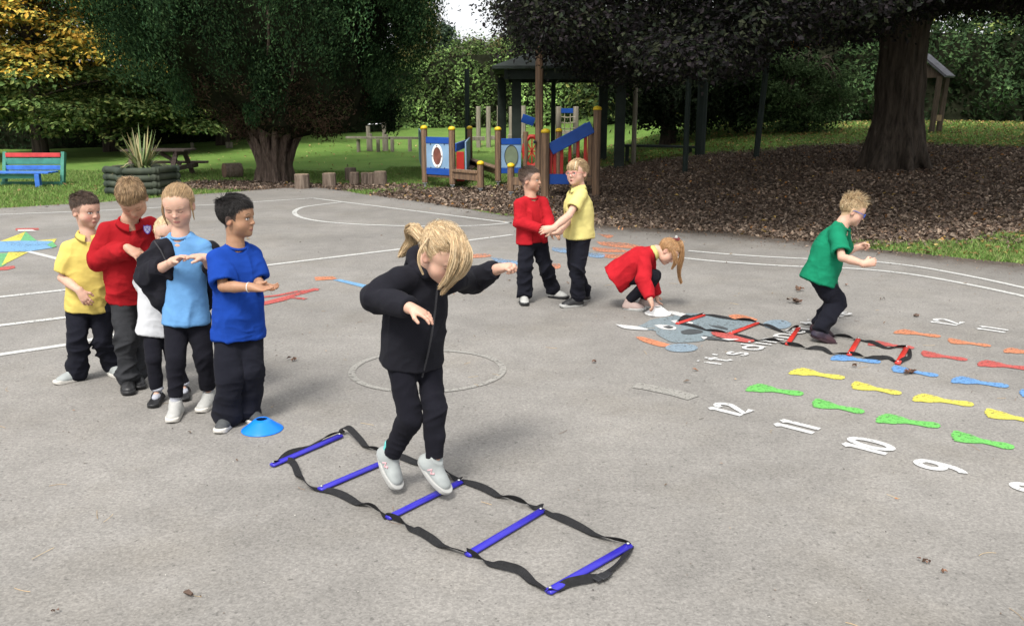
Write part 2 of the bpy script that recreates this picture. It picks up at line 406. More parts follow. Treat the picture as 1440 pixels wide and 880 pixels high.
def mat_ground():
    m, nt, b, N, L = newmat('lawn_and_soil')
    tc = N('ShaderNodeTexCoord')
    def noise(s, d=4):
        n = N('ShaderNodeTexNoise'); n.inputs['Scale'].default_value = s; n.inputs['Detail'].default_value = d; L(tc.outputs['Object'], n.inputs['Vector']); return n
    def rg(n, a, b_, c, d):
        r = N('ShaderNodeMapRange'); r.inputs[1].default_value = a; r.inputs[2].default_value = b_; r.inputs[3].default_value = c; r.inputs[4].default_value = d; L(n.outputs[0], r.inputs[0]); return r
    g = N('ShaderNodeMixRGB'); g.inputs[1].default_value = (.085, .165, .030, 1); g.inputs[2].default_value = (.13, .215, .045, 1); L(rg(noise(1.1, 6), .35, .68, 0, 1).outputs[0], g.inputs[0])
    g2 = N('ShaderNodeMixRGB'); g2.inputs[2].default_value = (.15, .15, .06, 1); L(g.outputs[0], g2.inputs[1]); L(rg(noise(14, 4), .52, .74, 0, .6).outputs[0], g2.inputs[0])
    s = N('ShaderNodeMixRGB'); s.inputs[1].default_value = (.085, .062, .046, 1); s.inputs[2].default_value = (.15, .11, .08, 1); L(rg(noise(9, 6), .35, .65, 0, 1).outputs[0], s.inputs[0])
    at_ = N('ShaderNodeAttribute'); at_.attribute_name = 'Col'; sp = N('ShaderNodeSeparateColor'); L(at_.outputs['Color'], sp.inputs[0])
    ad = N('ShaderNodeMath'); ad.operation = 'ADD'; L(sp.outputs[0], ad.inputs[0]); L(rg(noise(2.2, 6), .3, .7, -.3, .3).outputs[0], ad.inputs[1])
    st = rg(ad, .38, .62, 0, 1)
    mx = N('ShaderNodeMixRGB'); L(st.outputs[0], mx.inputs[0]); L(g2.outputs[0], mx.inputs[1]); L(s.outputs[0], mx.inputs[2])
    L(mx.outputs[0], b.inputs['Base Color']); b.inputs['Roughness'].default_value = .95; b.inputs['Specular IOR Level'].default_value = .15
    bp = N('ShaderNodeBump'); bp.inputs['Strength'].default_value = .8; bp.inputs['Distance'].default_value = .03; L(noise(30, 4).outputs[0], bp.inputs['Height']); L(bp.outputs[0], b.inputs['Normal'])
    return m
def grid(xs, ys, zf):
    X, Y = np.meshgrid(xs, ys, indexing='ij'); Z = zf(X, Y); nx, ny = len(xs), len(ys)
    v = np.stack([X, Y, Z], -1).reshape(-1, 3); i = np.arange(nx - 1)[:, None] * ny + np.arange(ny - 1)[None]
    q = np.stack([i, i + ny, i + ny + 1, i + 1], -1).reshape(-1, 4); return v, q
def in_blob(x, y, cx, cy, rx, ry): return ((x - cx) / rx) ** 2 + ((y - cy) / ry) ** 2
def soil(x, y):
    """1 = bare soil / leaf litter / bark mulch, 0 = lawn"""
    x = np.asarray(x, float); y = np.asarray(y, float)
    d = y - edge_y(x)
    a = sstep(1.25, .75, in_blob(x, y, 5.5, 14.4, 5.6, 4.8))                 # under the beech and bank
    a = np.maximum(a, sstep(1.2, .8, in_blob(x, y, 2.8, 15.6, 3.2, 5.0)))
    a = np.maximum(a, .8 * sstep(1.3, .7, in_blob(x, y, 12, 13.4, 6, 4.0)))
    a = np.maximum(a, sstep(1.2, .8, in_blob(x, y, .1, 15.2, 2.7, 1.9)))   # mulch round the play frame
    a = np.maximum(a, sstep(1.2, .8, in_blob(x, y, -3.9, 17.0, 2.4, .7)))  # round the cypress
    a = np.maximum(a, sstep(1.2, .7, in_blob(x, y, -5.6, 17.4, 1.7, .9)))
    a = np.maximum(a, .8 * sstep(3.2, 1.5, x) * sstep(-2, 0, x) * sstep(.0, .3, d) * sstep(5, 2.5, d))
    a = np.maximum(a, .9 * sstep(3.0, 4.2, x) * sstep(.7, 1.5, d) * sstep(8, 6, d))
    g = sstep(1.25, .75, in_blob(x, y, 6.6, 9.1, 2.7, 1.15))                 # green patch at the right foreground edge
    a = np.where(x > 3.4, a * (1 - .50 * g), a)
    return np.clip(a, 0, 1)
xs = np.unique(np.concatenate([np.linspace(-220, -20, 14), np.arange(-20, 20.01, .22), np.linspace(20, 220, 14)]))
ys = np.unique(np.concatenate([np.linspace(-60, 6, 8), np.arange(6, 34, .22), np.linspace(34, 60, 20), np.linspace(62, 260, 10)]))
v, q = grid(xs, ys, lambda x, y: terrain(x, y) - .008)
ground = MB(); sv = soil(v[:, 0], v[:, 1]); ground.add(v, q, 0, np.stack([sv, sv, sv], 1))
ground = ground.build('ground', mat_ground(), smooth=True); tag(ground, 'green lawn rising behind the playground with bare leafy soil under the trees', kind='structure')
# playground: grid from y=-8 to the edge curve
xs = np.concatenate([np.linspace(-40, -10, 12), np.linspace(-9.5, 11, 170), np.linspace(12, 40, 10)])
tt = np.concatenate([np.linspace(0, .8, 30), np.linspace(.82, 1, 24)])
X = np.repeat(xs[:, None], len(tt), 1); Y = -8 + (edge_y(xs)[:, None] + .05 * np.sin(xs * 3.1)[:, None] + .04 * np.sin(xs * 7.7)[:, None] + 8) * tt[None]
v = np.stack([X, Y, np.zeros_like(X)], -1).reshape(-1, 3); ny = len(tt)
i = np.arange(len(xs) - 1)[:, None] * ny + np.arange(ny - 1)[None]; q = np.stack([i, i + ny, i + ny + 1, i + 1], -1).reshape(-1, 4)
dd = edge_y(v[:, 0]) - v[:, 1]; dirt = sstep(1.5, 0, dd) * sstep(-1, 1.5, v[:, 0]) * .9 + sstep(.5, 0, dd) * .5
pg = MB(); pg.add(v, q, 0, np.stack([np.clip(dirt, 0, 1)] * 3, 1)); M_ASPH = mat_asphalt()
pg = pg.build('playground', M_ASPH); tag(pg, 'grey tarmac playground surface', kind='structure')
# ------------------------------------------------------------ scattered leaves, grass
def leafquads(mb, P, size, nrmv, col, asp=.55, fold=.25, mi=0, up=None):
    """folded diamond leaves: 4 vertices, 2 triangles each"""
    n = len(P); N = nrmv / np.maximum(1e-9, np.linalg.norm(nrmv, axis=1))[:, None]
    a = rng.normal(size=(n, 3)) if up is None else up + rng.normal(size=(n, 3)) * .35
    t = np.cross(np.cross(N, a), N); t /= np.maximum(1e-9, np.linalg.norm(t, axis=1))[:, None]; w = np.cross(N, t)
    s = np.broadcast_to(size, (n,))[:, None] * .5
    v = np.stack([P - t * s, P + w * s * asp + N * s * fold, P + t * s, P - w * s * asp + N * s * fold], 1).reshape(-1, 3)
    i = np.arange(n)[:, None] * 4
    F = np.concatenate([i + [[0, 1, 2]], i + [[0, 2, 3]]])
    mb.add(v, F.astype(int), mi, np.repeat(col, 4, 0)); return mb
def pick(pal, n, jit=.25):
    pal = np.array([p[:3] for p in pal]); c = pal[rng.integers(0, len(pal), n)]; return np.clip(c * (1 + rng.normal(size=(n, 1)) * jit), .004, .9)
M_LITTER = pmat('dead_leaf', (.1, .06, .04), rough=.75, var=.2, scale=30, attr=True, spec=.25)
M_LEAF = pmat('foliage_leaf', (.05, .1, .03), rough=.85, var=.2, scale=3, attr=True, spec=.06, trans=.25)
M_GRASS = pmat('grass_blade', (.08, .15, .03), rough=.7, var=.15, scale=4, attr=True, spec=.2, trans=.2)
BR = [(.095, .07, .052), (.14, .105, .08), (.19, .145, .11), (.07, .05, .04), (.11, .08, .06), (.26, .20, .15), (.15, .10, .07)]
def scatter_litter():
    mb = MB()
    n = 330000; x = rng.uniform(-6.5, 17, n); y = rng.uniform(8, 22.5, n)
    s = soil(x, y) + (vnoise(np.stack([x * 1.3, y * 1.3, x * 0], 1)) - .5) * .7
    far = np.clip(1 - (y - 9) / 22, .35, 1)
    keep = (y > edge_y(x) - .1) & (s > rng.uniform(.2, .8, n)) & (rng.random(n) < .85 * far)
    x, y = x[keep], y[keep]; n = len(x); z = terrain(x, y) + rng.uniform(0, .03, n)
    c = pick(BR, n); hot = rng.random(n) < .022; c[hot] = pick([(.34, .15, .04), (.36, .25, .08), (.3, .2, .12)], hot.sum())
    N = rng.normal(size=(n, 3)) * .5 + [0, 0, 1]
    leafquads(mb, np.stack([x, y, z], 1), rng.uniform(.03, .085, n), N, c, .6, .35)
    # leaves thinly spread on the lawn (yellow on the bank)
    n = 16000; x = rng.uniform(1, 17, n); y = rng.uniform(9, 25, n); keep = (y > edge_y(x)) & (soil(x, y) < .6); x, y = x[keep], y[keep]; n = len(x)
    c = pick([(.30, .21, .06), (.22, .13, .05), (.35, .27, .10), (.15, .09, .05)], n)
    leafquads(mb, np.stack([x, y, terrain(x, y) + .02], 1), rng.uniform(.04, .09, n), rng.normal(size=(n, 3)) * .4 + [0, 0, 1], c, .6, .3)
    n = 500; x = rng.uniform(-9, 1, n); y = rng.uniform(14, 30, n); keep = y > edge_y(x) + .2; x, y = x[keep], y[keep]; n = len(x)
    leafquads(mb, np.stack([x, y, terrain(x, y) + .02], 1), rng.uniform(.04, .1, n), rng.normal(size=(n, 3)) * .4 + [0, 0, 1], pick([(.35, .3, .12), (.25, .16, .07)], n), .6, .3)
    o = mb.build('leaf_litter', M_LITTER); tag(o, 'brown dead leaves covering the bank under the trees', 'dead leaves', kind='stuff')
    # blown leaves and twigs on the tarmac
    mb = MB()
    n = 4200; x = rng.uniform(-9, 10, n); d = rng.exponential(.33, n); y = edge_y(x) - d
    k = (rng.random(n) < .25 + .75 * sstep(-1.5, 1.5, x)); x, y = x[k], y[k]
    cl = rng.uniform(0, 1, 420); x = np.concatenate([x, rng.uniform(-4.5, 6, 420)]); y = np.concatenate([y, 2.2 + 9 * cl ** .8])
    k = (y < edge_y(x)); x, y = x[k], y[k]; n = len(x)
    small = np.where(rng.random(n) < .95, rng.uniform(.006, .022, n), rng.uniform(.02, .05, n)); small = np.where(y > 9, small * 1.5, small)
    N = rng.normal(size=(n, 3)) * .3 + [0, 0, 1]
    leafquads(mb, np.stack([x, y, .006 + small * .08], 1), small, N, pick(BR + [(.3, .2, .1), (.25, .12, .06)], n), .45, .3)
    n = 2600; x = rng.uniform(-4, 5, n); y = rng.uniform(2, 9, n); leafquads(mb, np.stack([x, y, np.full(n, .003)], 1), rng.uniform(.003, .009, n), rng.normal(size=(n, 3)) * .3 + [0, 0, 1], pick([(.06, .05, .045), (.12, .09, .07), (.35, .33, .3)], n), .7, .3)
    for _ in range(90):                                                      # pine needles and twigs
        x0, y0 = rng.uniform(-2.8, 2.8), rng.uniform(2.1, 8); a = rng.uniform(0, 6.28); L_ = rng.uniform(.012, .045)
        t = np.linspace(-1, 1, 6); cv = rng.uniform(-.3, .3)
        p = np.stack([x0 + L_ * (t * math.cos(a) - cv * t * t * math.sin(a)), y0 + L_ * (t * math.sin(a) + cv * t * t * math.cos(a)), np.full(6, .005)], 1)
        mb.tube(p, .0009, 4, col=pick([(.35, .24, .12), (.2, .12, .07), (.4, .3, .16)], 1)[0])
    for px, py, s in [(1121, 409, .07), (1117, 427, .085), (1120, 425, .05), (1288, 445, .03), (1190, 402, .03), (1302, 791, .025), (1325, 806, .02), (78, 862, .02), (410, 507, .04), (835, 510, .03), (1240, 422, .03), (1275, 527, .05), (1283, 526, .05), (1200, 517, .04)]:
        p = gnd(px, py)
        if s <= 0: continue
        for _ in range(5):
            leafquads(mb, (p + [rng.normal() * s * .3, rng.normal() * s * .3, .01 + rng.random() * s * .2])[None], np.array([s * rng.uniform(.5, 1)]), rng.normal(size=(1, 3)) * .5 + [0, 0, 1], pick([(.12, .06, .04), (.2, .11, .07), (.08, .05, .035)], 1), .6, .4)
    for px, py in [(1288, 446), (1288, 445), (265, 838)]:
        p = gnd(px, py); L_ = .018; a = rng.uniform(0, 3)
        mb.tube([p + [-L_ * math.cos(a), -L_ * math.sin(a), .012], p + [0, 0, .016], p + [L_ * math.cos(a), L_ * math.sin(a), .01]], [.005, .009, .004], 6, col=(.09, .06, .045))
    o = mb.build('fallen_leaves', M_LITTER); tag(o, 'small dead leaves and twigs blown over the tarmac', 'fallen leaves', kind='stuff')
scatter_litter()
def scatter_grass():
    mb = MB(); P = []
    for (x0, x1, y0, y1, n) in ((-16, -3, 12, 21, 150000), (3, 9, 7.5, 11, 70000), (-3, 1.5, 15.5, 22, 50000), (1, 16, 16, 25, 70000)):
        x = rng.uniform(x0, x1, n); y = rng.uniform(y0, y1, n); s = soil(x, y) + (vnoise(np.stack([x * 2, y * 2, x * 0], 1)) - .5) * .6
        k = (y > edge_y(x) + rng.normal(size=n) * .05) & (s < .5); P.append(np.stack([x[k], y[k]], 1))
    P = np.concatenate(P); n = len(P); z = terrain(P[:, 0], P[:, 1]); B = np.stack([P[:, 0], P[:, 1], z - .01], 1)
    h = rng.uniform(.025, .065, n)[:, None]; a = rng.uniform(0, 6.28, n); w = np.stack([np.cos(a), np.sin(a), a * 0], 1) * .007
    tip = B + np.concatenate([rng.normal(size=(n, 2)) * .5, np.ones((n, 1))], 1) * h
    v = np.stack([B - w, B + w, tip], 1).reshape(-1, 3)
    c = pick([(.13, .23, .05), (.17, .27, .07), (.11, .19, .045), (.22, .24, .09)], n)
    mb.add(v, np.arange(3 * n).reshape(-1, 3), 0, np.repeat(c, 3, 0))
    o = mb.build('grass', M_GRASS); tag(o, 'short mown grass on the lawn and bank', 'grass', kind='stuff')
scatter_grass()
# ------------------------------------------------------------ trees and hedges
def mat_bark(name, c1, c2, st=(6, 6, .8), bump=1.0):
    m, nt, b, N, L = newmat(name); tc = N('ShaderNodeTexCoord'); mp = N('ShaderNodeMapping'); mp.inputs['Scale'].default_value = st; L(tc.outputs['Object'], mp.inputs[0])
    n = N('ShaderNodeTexNoise'); n.inputs['Scale'].default_value = 3; n.inputs['Detail'].default_value = 8; n.inputs['Roughness'].default_value = .65; L(mp.outputs[0], n.inputs[0])
    r = N('ShaderNodeValToRGB'); r.color_ramp.elements[0].position = .32; r.color_ramp.elements[0].color = (*c1, 1); r.color_ramp.elements[1].position = .68; r.color_ramp.elements[1].color = (*c2, 1); L(n.outputs[0], r.inputs[0])
    L(r.outputs[0], b.inputs['Base Color']); b.inputs['Roughness'].default_value = .95; b.inputs['Specular IOR Level'].default_value = .15
    bp = N('ShaderNodeBump'); bp.inputs['Strength'].default_value = bump; bp.inputs['Distance'].default_value = .06; L(n.outputs[0], bp.inputs['Height']); L(bp.outputs[0], b.inputs['Normal']); return m
M_BARK = mat_bark('bark_dark', (.022, .018, .014), (.095, .075, .06))
M_BARKC = mat_bark('bark_cypress', (.05, .035, .028), (.22, .165, .13), (9, 9, .7), 1.4)
M_CORE = pmat('light_blocking_core', (.018, .02, .012), rough=1, var=.4, scale=5, spec=.02)  # dark filler for dense twigs, added inside foliage to block light
def fib(n):
    i = np.arange(n) + .5; ph = np.arccos(1 - 2 * i / n); th = math.pi * (1 + 5 ** .5) * i
    return np.stack([np.cos(th) * np.sin(ph), np.sin(th) * np.sin(ph), np.cos(ph)], 1)
def clumps(mb, C, Rr, per, size, pal, axis=None, droop=0, asp=.5, mi=0, jit=.22, shell=.55, tintv=.18, out=.7, upb=.5):
    """leaf clumps: centres C (n,3), radii Rr (n,3)"""
    n = len(C); tint = np.exp(rng.normal(size=n) * tintv)
    d = rng.normal(size=(n, per, 3)); d /= np.linalg.norm(d, axis=2)[..., None]
    r = shell + (1 - shell) * rng.random((n, per)) ** .6; r *= 1 + .25 * rng.normal(size=(n, per))
    off = d * Rr[:, None, :] * r[..., None]
    off[..., 2] -= droop * (off[..., 0] ** 2 + off[..., 1] ** 2)
    P = (C[:, None] + off).reshape(-1, 3); D = d.reshape(-1, 3)
    Nn = D * out + rng.normal(size=D.shape) * .5 + [0, 0, upb]
    c = pick(pal, len(P), jit) * np.repeat(tint, per)[:, None]
    up = None if axis is None else np.repeat(axis, per, 0)
    leafquads(mb, P, rng.uniform(size[0], size[1], len(P)), Nn, np.clip(c, .003, .8), asp, .25, mi, up)
def limb(mb, pts, r0, r1, n=9, mi=0, jit=.0):
    pts = np.array(pts, float); t = np.linspace(0, 1, len(pts) * 4); k = np.linspace(0, 1, len(pts))
    p = np.stack([np.interp(t, k, pts[:, i]) for i in range(3)], 1)
    for _ in range(3): p[1:-1] = (p[:-2] + p[1:-1] * 2 + p[2:]) / 4
    p[1:-1] += rng.normal(size=(len(p) - 2, 3)) * jit
    mb.tube(p, r0 + (r1 - r0) * t ** .8, n, mi)
def branchwork(mb, base, tips, r0, mid=.45, n=6):
    for t in tips:
        m = base * (1 - mid) + t * mid + rng.normal(size=3) * .15; m[2] += .2
        limb(mb, [base, m, t], r0, r0 * .15, n, jit=.02)
# --- cypress with flared trunk
def cypress():
    b = gnd(387, 256); Y = b[1]; X = b[0]
    root = empty('cypress_tree', b); tag(root, 'big dark green cypress with flared grooved trunk, crown wider than the picture is tall above it', 'tree')
    root['label'] = 'big dark green cypress with flared grooved brown trunk behind the log stumps'
    zz = lambda y: at(385, y, Y)[2]
    ys_ = [262, 235, 215, 190, 160, 120, 80, 40, 0]
    L_ = [10, 16, 34, 52, 86, 135, 182, 222, 262]; Rr = [10, 50, 98, 136, 164, 188, 203, 208, 210]
    z = [zz(y) for y in ys_]; pl = Y / 1250
    z = z + [5.2, 6.5, 8.0, 9.2, 9.9]; Lm = [l * pl for l in L_] + [4.2, 4.0, 3.2, 1.9, .3]; Rm = [r * pl for r in Rr] + [3.3, 3.2, 2.6, 1.6, .3]
    def rad(zq, th):
        l = np.interp(zq, z, Lm); r = np.interp(zq, z, Rm); m = (l + r) / 2; front = np.minimum(l, r) * .95
        c = np.cos(th); e = np.where(c > 0, r, l); return np.sqrt((e * c) ** 2 + (front * np.sin(th)) ** 2)
    # foliage
    mb = MB(); n = 430
    zc = rng.uniform(zz(160), 9.2, n * 2); w = np.interp(zc, z, Lm); zc = zc[rng.random(n * 2) < w / 3.6][:n]; n = len(zc)
    th = rng.uniform(0, 6.283, n); r = rad(zc, th) * rng.uniform(.74, 1.03, n) * (.94 + .12 * vnoise(np.stack([th * 1.6, zc * .9, th * 0], 1), 3))
    C = np.stack([X + r * np.cos(th), Y + r * np.sin(th), zc], 1)
    s = rng.uniform(.7, 1.3, n)[:, None]; Rr_ = np.array([[.36, .36, .66]]) * s * (.55 + .45 * sstep(zz(165), zz(60), zc))[:, None]
    ax = np.stack([np.cos(th) * .5, np.sin(th) * .5, np.ones(n)], 1)
    G = [(.018, .040, .016), (.025, .052, .019), (.012, .029, .013), (.034, .062, .024)]
    clumps(mb, C, Rr_, 900, (.04, .085), G, ax, asp=.42, shell=.72, tintv=.5, upb=.2)
    # lower shaggy edge, brownish inside
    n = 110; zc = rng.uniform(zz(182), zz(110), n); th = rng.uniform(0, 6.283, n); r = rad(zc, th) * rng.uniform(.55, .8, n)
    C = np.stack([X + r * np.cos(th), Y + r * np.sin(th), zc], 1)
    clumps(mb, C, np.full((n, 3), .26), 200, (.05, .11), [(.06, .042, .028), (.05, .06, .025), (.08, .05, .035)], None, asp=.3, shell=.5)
    # solid dark core added inside the crown to block light, for dense twigs
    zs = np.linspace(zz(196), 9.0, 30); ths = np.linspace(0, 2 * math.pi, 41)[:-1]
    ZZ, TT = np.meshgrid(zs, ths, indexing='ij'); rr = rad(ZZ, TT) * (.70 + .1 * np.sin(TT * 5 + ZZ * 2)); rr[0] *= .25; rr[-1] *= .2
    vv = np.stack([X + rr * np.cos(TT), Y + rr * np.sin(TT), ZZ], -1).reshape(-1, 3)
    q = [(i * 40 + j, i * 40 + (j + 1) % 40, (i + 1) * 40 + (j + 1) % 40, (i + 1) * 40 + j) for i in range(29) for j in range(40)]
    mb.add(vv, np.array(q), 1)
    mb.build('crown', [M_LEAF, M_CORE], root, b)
    # trunk: fused fluted stems
    F = Field()
    for k in range(11):
        a = k / 11 * 6.283 + rng.uniform(-.2, .2); r0 = rng.uniform(.22, .36)
        lean = (.75 + .6 * (math.cos(a) > 0)) * rng.uniform(.7, 1.2)
        p0 = b + V3(math.cos(a) * r0, math.sin(a) * r0, -.1); p1 = b + V3(math.cos(a) * r0 * .78, math.sin(a) * r0 * .78, .35)
        p2 = b + V3(math.cos(a) * (r0 + .12), math.sin(a) * (r0 + .1), .85); p3 = b + V3(math.cos(a) * (r0 + lean), math.sin(a) * (r0 + lean * .8), 2.0)
        F.rc(p0, p1, .12, .085, .03); F.rc(p1, p2, .085, .07, .03); F.rc(p2, p3, .07, .045, .03)
    F.rc(b + [0, 0, -.2], b + [0, 0, 1.2], .27, .27, .05)
    V, Q = F.mesh(.022); N = vnormals(V, Q); a = np.arctan2(V[:, 1] - Y, V[:, 0] - X)
    V = V + N * ((vnoise(np.stack([a * 11, V[:, 2] * 1.2, a * 0], 1)) - .5) * .05 + (vnoise(V * [26, 26, 4]) - .5) * .02)[:, None]
    m = MB(); m.add(V, Q)
    for _ in range(16):
        a = rng.uniform(0, 6.283); p0 = b + V3(math.cos(a) * .4, math.sin(a) * .3, .9); e = rng.uniform(.9, 2.3)
        limb(m, [p0, b + V3(math.cos(a) * (.5 + e * .4), math.sin(a) * (.4 + e * .4), 1.7), b + V3(math.cos(a) * e * 1.2, math.sin(a) * e, 3.2)], .06, .02, 6, jit=.01)
    m.build('trunk', M_BARKC, root, b, smooth=True)
cypress()
# --- copper beech on the right, trunk on the bank
def trunk_field(b, pts, roots=7, r=.42, h=.03, limbs=(), fl=.26):
    F = Field()
    for (p, rp), (q, rq) in zip(pts[:-1], pts[1:]): F.rc(b + p, b + q, rp, rq, .12)
    for k in range(roots):
        a = k / roots * 6.283 + rng.uniform(-.3, .3); e = r + rng.uniform(.2, fl)
        F.rc(b + V3(math.cos(a) * r * .55, math.sin(a) * r * .55, .75), b + V3(math.cos(a) * e, math.sin(a) * e, -.08), .1, .07, .18)
    for (p, q, ra, rb) in limbs: F.rc(b + p, b + q, ra, rb, .12)
    V, Q = F.mesh(h); N = vnormals(V, Q); a = np.arctan2(V[:, 1] - b[1], V[:, 0] - b[0])
    V = V + N * ((vnoise(np.stack([a * 7, V[:, 2] * .7, a * 0], 1)) - .5) * .07)[:, None]
    m = MB(); m.add(V, Q); return m
beech_b = hit(1256, 236)
def beech():
    b = beech_b; s = b[1] / 1250
    root = empty('beech_tree', b); tag(root, 'large dark purple leaved tree with thick grey brown trunk standing on the leafy bank', 'tree')
    w = 31.5 * s
    m = trunk_field(b, [(V3(0, 0, -.2), w * 1.08), (V3(.0, 0, .5), w * .96), (V3(-.02, 0, 1.4), w * .93), (V3(-.02, 0, 2.6), w * .93), (V3(.0, .1, 4.2), w * .8), (V3(.3, .2, 6.5), w * .45)],
                    9, w, .03, [(V3(-.05, 0, 1.9), V3(-.75, .2, 3.6), .2, .13), (V3(.05, .1, 3.0), V3(1.8, .3, 5.0), .18, .12), (V3(.1, 0, 2.4), V3(.2, -1.6, 4.4), .2, .1), (V3(-.75, .2, 3.6), V3(-3.5, 0, 4.6), .13, .06)])
    mb = MB(); N_ = 1500
    prof_x = [640, 712, 730, 760, 800, 840, 880, 930, 980, 1030, 1060, 1100, 1150, 1200, 1250, 1300, 1340, 1400, 1460, 1700]
    prof_y = [-60, 4, 50, 72, 92, 104, 122, 112, 116, 108, 92, 70, 60, 58, 40, 22, 15, 14, 32, 40]
    C = []
    while len(C) < N_:
        Yc = rng.uniform(max(8.5, b[1] - 6.5), b[1] + 4.5); px = rng.uniform(722, 1640); x = (px - 720) / 1250 * Yc * XK
        dx = (x - b[0]) / 8.2; dy = (Yc - b[1]) / 6.8
        if dx * dx + dy * dy > 1: continue
        zb = at(px, np.interp(px, prof_x, prof_y), max(Yc, b[1] - 3))[2] + .18
        zt = b[2] + 3.2 + 4.5 * math.sqrt(max(0, 1 - dx * dx - dy * dy))
        z = zb + rng.random() ** 1.5 * max(.4, zt - zb); C.append((x, Yc, z))
    C = np.array(C)
    clumps(mb, C, rng.uniform(.3, .55, (N_, 1)) * np.array([[1.15, 1.15, .6]]), 300, (.04, .088), [(.018, .0165, .018), (.013, .014, .013), (.024, .020, .022), (.017, .023, .014), (.03, .034, .02)], droop=.25, asp=.6, tintv=.3, upb=.9)
    hot = rng.integers(0, N_, 14); clumps(mb, C[hot] + [0, -.2, -.1], np.full((14, 3), .15), 12, (.08, .14), [(.25, .12, .03), (.18, .1, .03)], asp=.6)
    for k in rng.integers(0, N_, 60):
        t = C[k]; p0 = b + V3(.1, .1, rng.uniform(2.8, 4.5)); limb(m, [p0, (p0 + t) / 2 + [0, 0, .5], t], .07, .012, 5, jit=.03)
    mb.build('crown', [M_LEAF], root, b); m.build('trunk', M_BARK, root, b, smooth=True)
beech()
def tree(name, label, base, h_tr, r_tr, centers, radii, per, size, pal, bark, group=None, asp=.55, tintv=.25, droop=.1, lean=(0, 0), core=None):
    root = empty(name, base); tag(root, label, 'tree', group)
    m = MB(); top = base + V3(lean[0], lean[1], h_tr); limb(m, [base + V3(0, 0, -.2), base * .5 + top * .5 + V3(.03, 0, 0), top], r_tr, r_tr * .5, 10, jit=.01)
    idx = rng.integers(0, len(centers), min(26, len(centers)))
    for i in idx: limb(m, [base * .4 + top * .6, (top + centers[i]) / 2 + V3(0, 0, .1), centers[i]], r_tr * .3, .015, 5, jit=.02)
    m.build('trunk', bark, root, base, smooth=True)
    mb = MB(); clumps(mb, centers, radii, per, size, pal, asp=asp, tintv=tintv, droop=droop)
    if core:
        for c, r in core:
            u = fib(60); 
            V = c + u * r * (1 + .2 * (vnoise(u * 3 + c) - .5))[:, None]
            # coarse dark hull added inside the leaves to block light
            n1, n2 = 7, 12; th = np.linspace(0, math.pi, n1); ph = np.arange(n2) / n2 * 6.283
            vv = np.array([c + r * np.array([math.sin(a) * math.cos(p), math.sin(a) * math.sin(p), math.cos(a)]) for a in th for p in ph])
            q = np.array([(i * n2 + j, i * n2 + (j + 1) % n2, (i + 1) * n2 + (j + 1) % n2, (i + 1) * n2 + j) for i in range(n1 - 1) for j in range(n2)])[:, ::-1]
            mb.add(vv, q, 1)
    mb.build('crown', [M_LEAF, M_CORE], root, base); return root
def ellcloud(n, c, r, shell=.6):
    d = rng.normal(size=(n, 3)); d /= np.linalg.norm(d, axis=1)[:, None]; return np.asarray(c) + d * np.asarray(r) * (shell + (1 - shell) * rng.random((n, 1)))
# dark evergreen tree in the shade behind the posts
b = hit(938, 203); c = at(965, 130, b[1])
C = ellcloud(150, c + [.3, 0, .3], (2.3, 1.5, 1.25)); C = C[C[:, 2] > c[2] - .95]
tree('evergreen_tree', 'dark evergreen tree with short stout trunk in the shade behind the dark posts', b, 1.6, .24, C, rng.uniform(.25, .45, (len(C), 3)), 170, (.07, .15), [(.022, .034, .018), (.016, .024, .014), (.03, .042, .022)], M_BARK)
# loose green tree between the laurel hedge and the posts
b = hit(1120, 183); c = at(1115, 130, b[1] - .6)
C = ellcloud(110, c, (1.3, .7, 1.0))
tree('conifer_tree', 'small feathery green conifer in front of the laurel hedge', b + [0, -.6, 0], 2.2, .09, C, rng.uniform(.2, .4, (len(C), 1)) * np.array([[1.3, 1, .5]]), 150, (.05, .12), [(.05, .085, .035), (.035, .06, .025), (.07, .11, .045)], M_BARK, asp=.4, droop=.4)
# left autumn trees
def layered(name, label, px, py, Yd, halfw, ztop, zbot, pal, pal2, split, group=None, n=300, frac=.5):
    b = V3((px - 720) / 1250 * Yd * XK, Yd, tz((px - 720) / 1250 * Yd * XK, Yd))
    z = rng.uniform(zbot, ztop, n); k = (z - zbot) / (ztop - zbot); w = halfw * (1 - .55 * k ** 1.6); th = rng.uniform(0, 6.283, n); r = w * np.sqrt(rng.uniform(.15, 1, n))
    C = np.stack([b[0] + r * np.cos(th), b[1] + r * np.sin(th) * .7, z - .12 * r], 1)
    root = empty(name, b); tag(root, label, 'tree', group)
    m = MB(); limb(m, [b - [0, 0, .2], b + [0, 0, 2], b + [.1, 0, ztop * .9]], .25, .06, 10)
    for i in rng.integers(0, n, 40): limb(m, [V3(b[0], b[1], C[i][2] * .75), (C[i] + b * [1, 1, 0] + [0, 0, C[i][2] * .9]) / 2 * [1, 1, 1], C[i]], .05, .012, 5)
    m.build('trunk', M_BARK, root, b, smooth=True)
    mb = MB(); f = split(C) > rng.random(n)
    rr = rng.uniform(.45, .8, (n, 1)) * np.array([[1.3, 1.1, .28]])
    clumps(mb, C[f], rr[f], 170, (.09, .18), pal, droop=.18, asp=.6, tintv=.22, upb=1.2)
    clumps(mb, C[~f], rr[~f], 170, (.09, .18), pal2, droop=.18, asp=.6, tintv=.3, upb=1.2)
    mb.build('crown', [M_LEAF], root, b)
OR = [(.58, .35, .055), (.46, .27, .05), (.58, .43, .09), (.38, .32, .07), (.24, .25, .06)]
GR = [(.07, .11, .035), (.10, .14, .045), (.05, .085, .028), (.14, .16, .05)]
layered('autumn_tree', 'tree with orange and yellow autumn leaves at the far left', 50, 215, 25, 4.0, 8.5, 1.5, OR, GR, lambda C: sstep(1.9, 2.7, C[:, 2]) * .88, n=420)
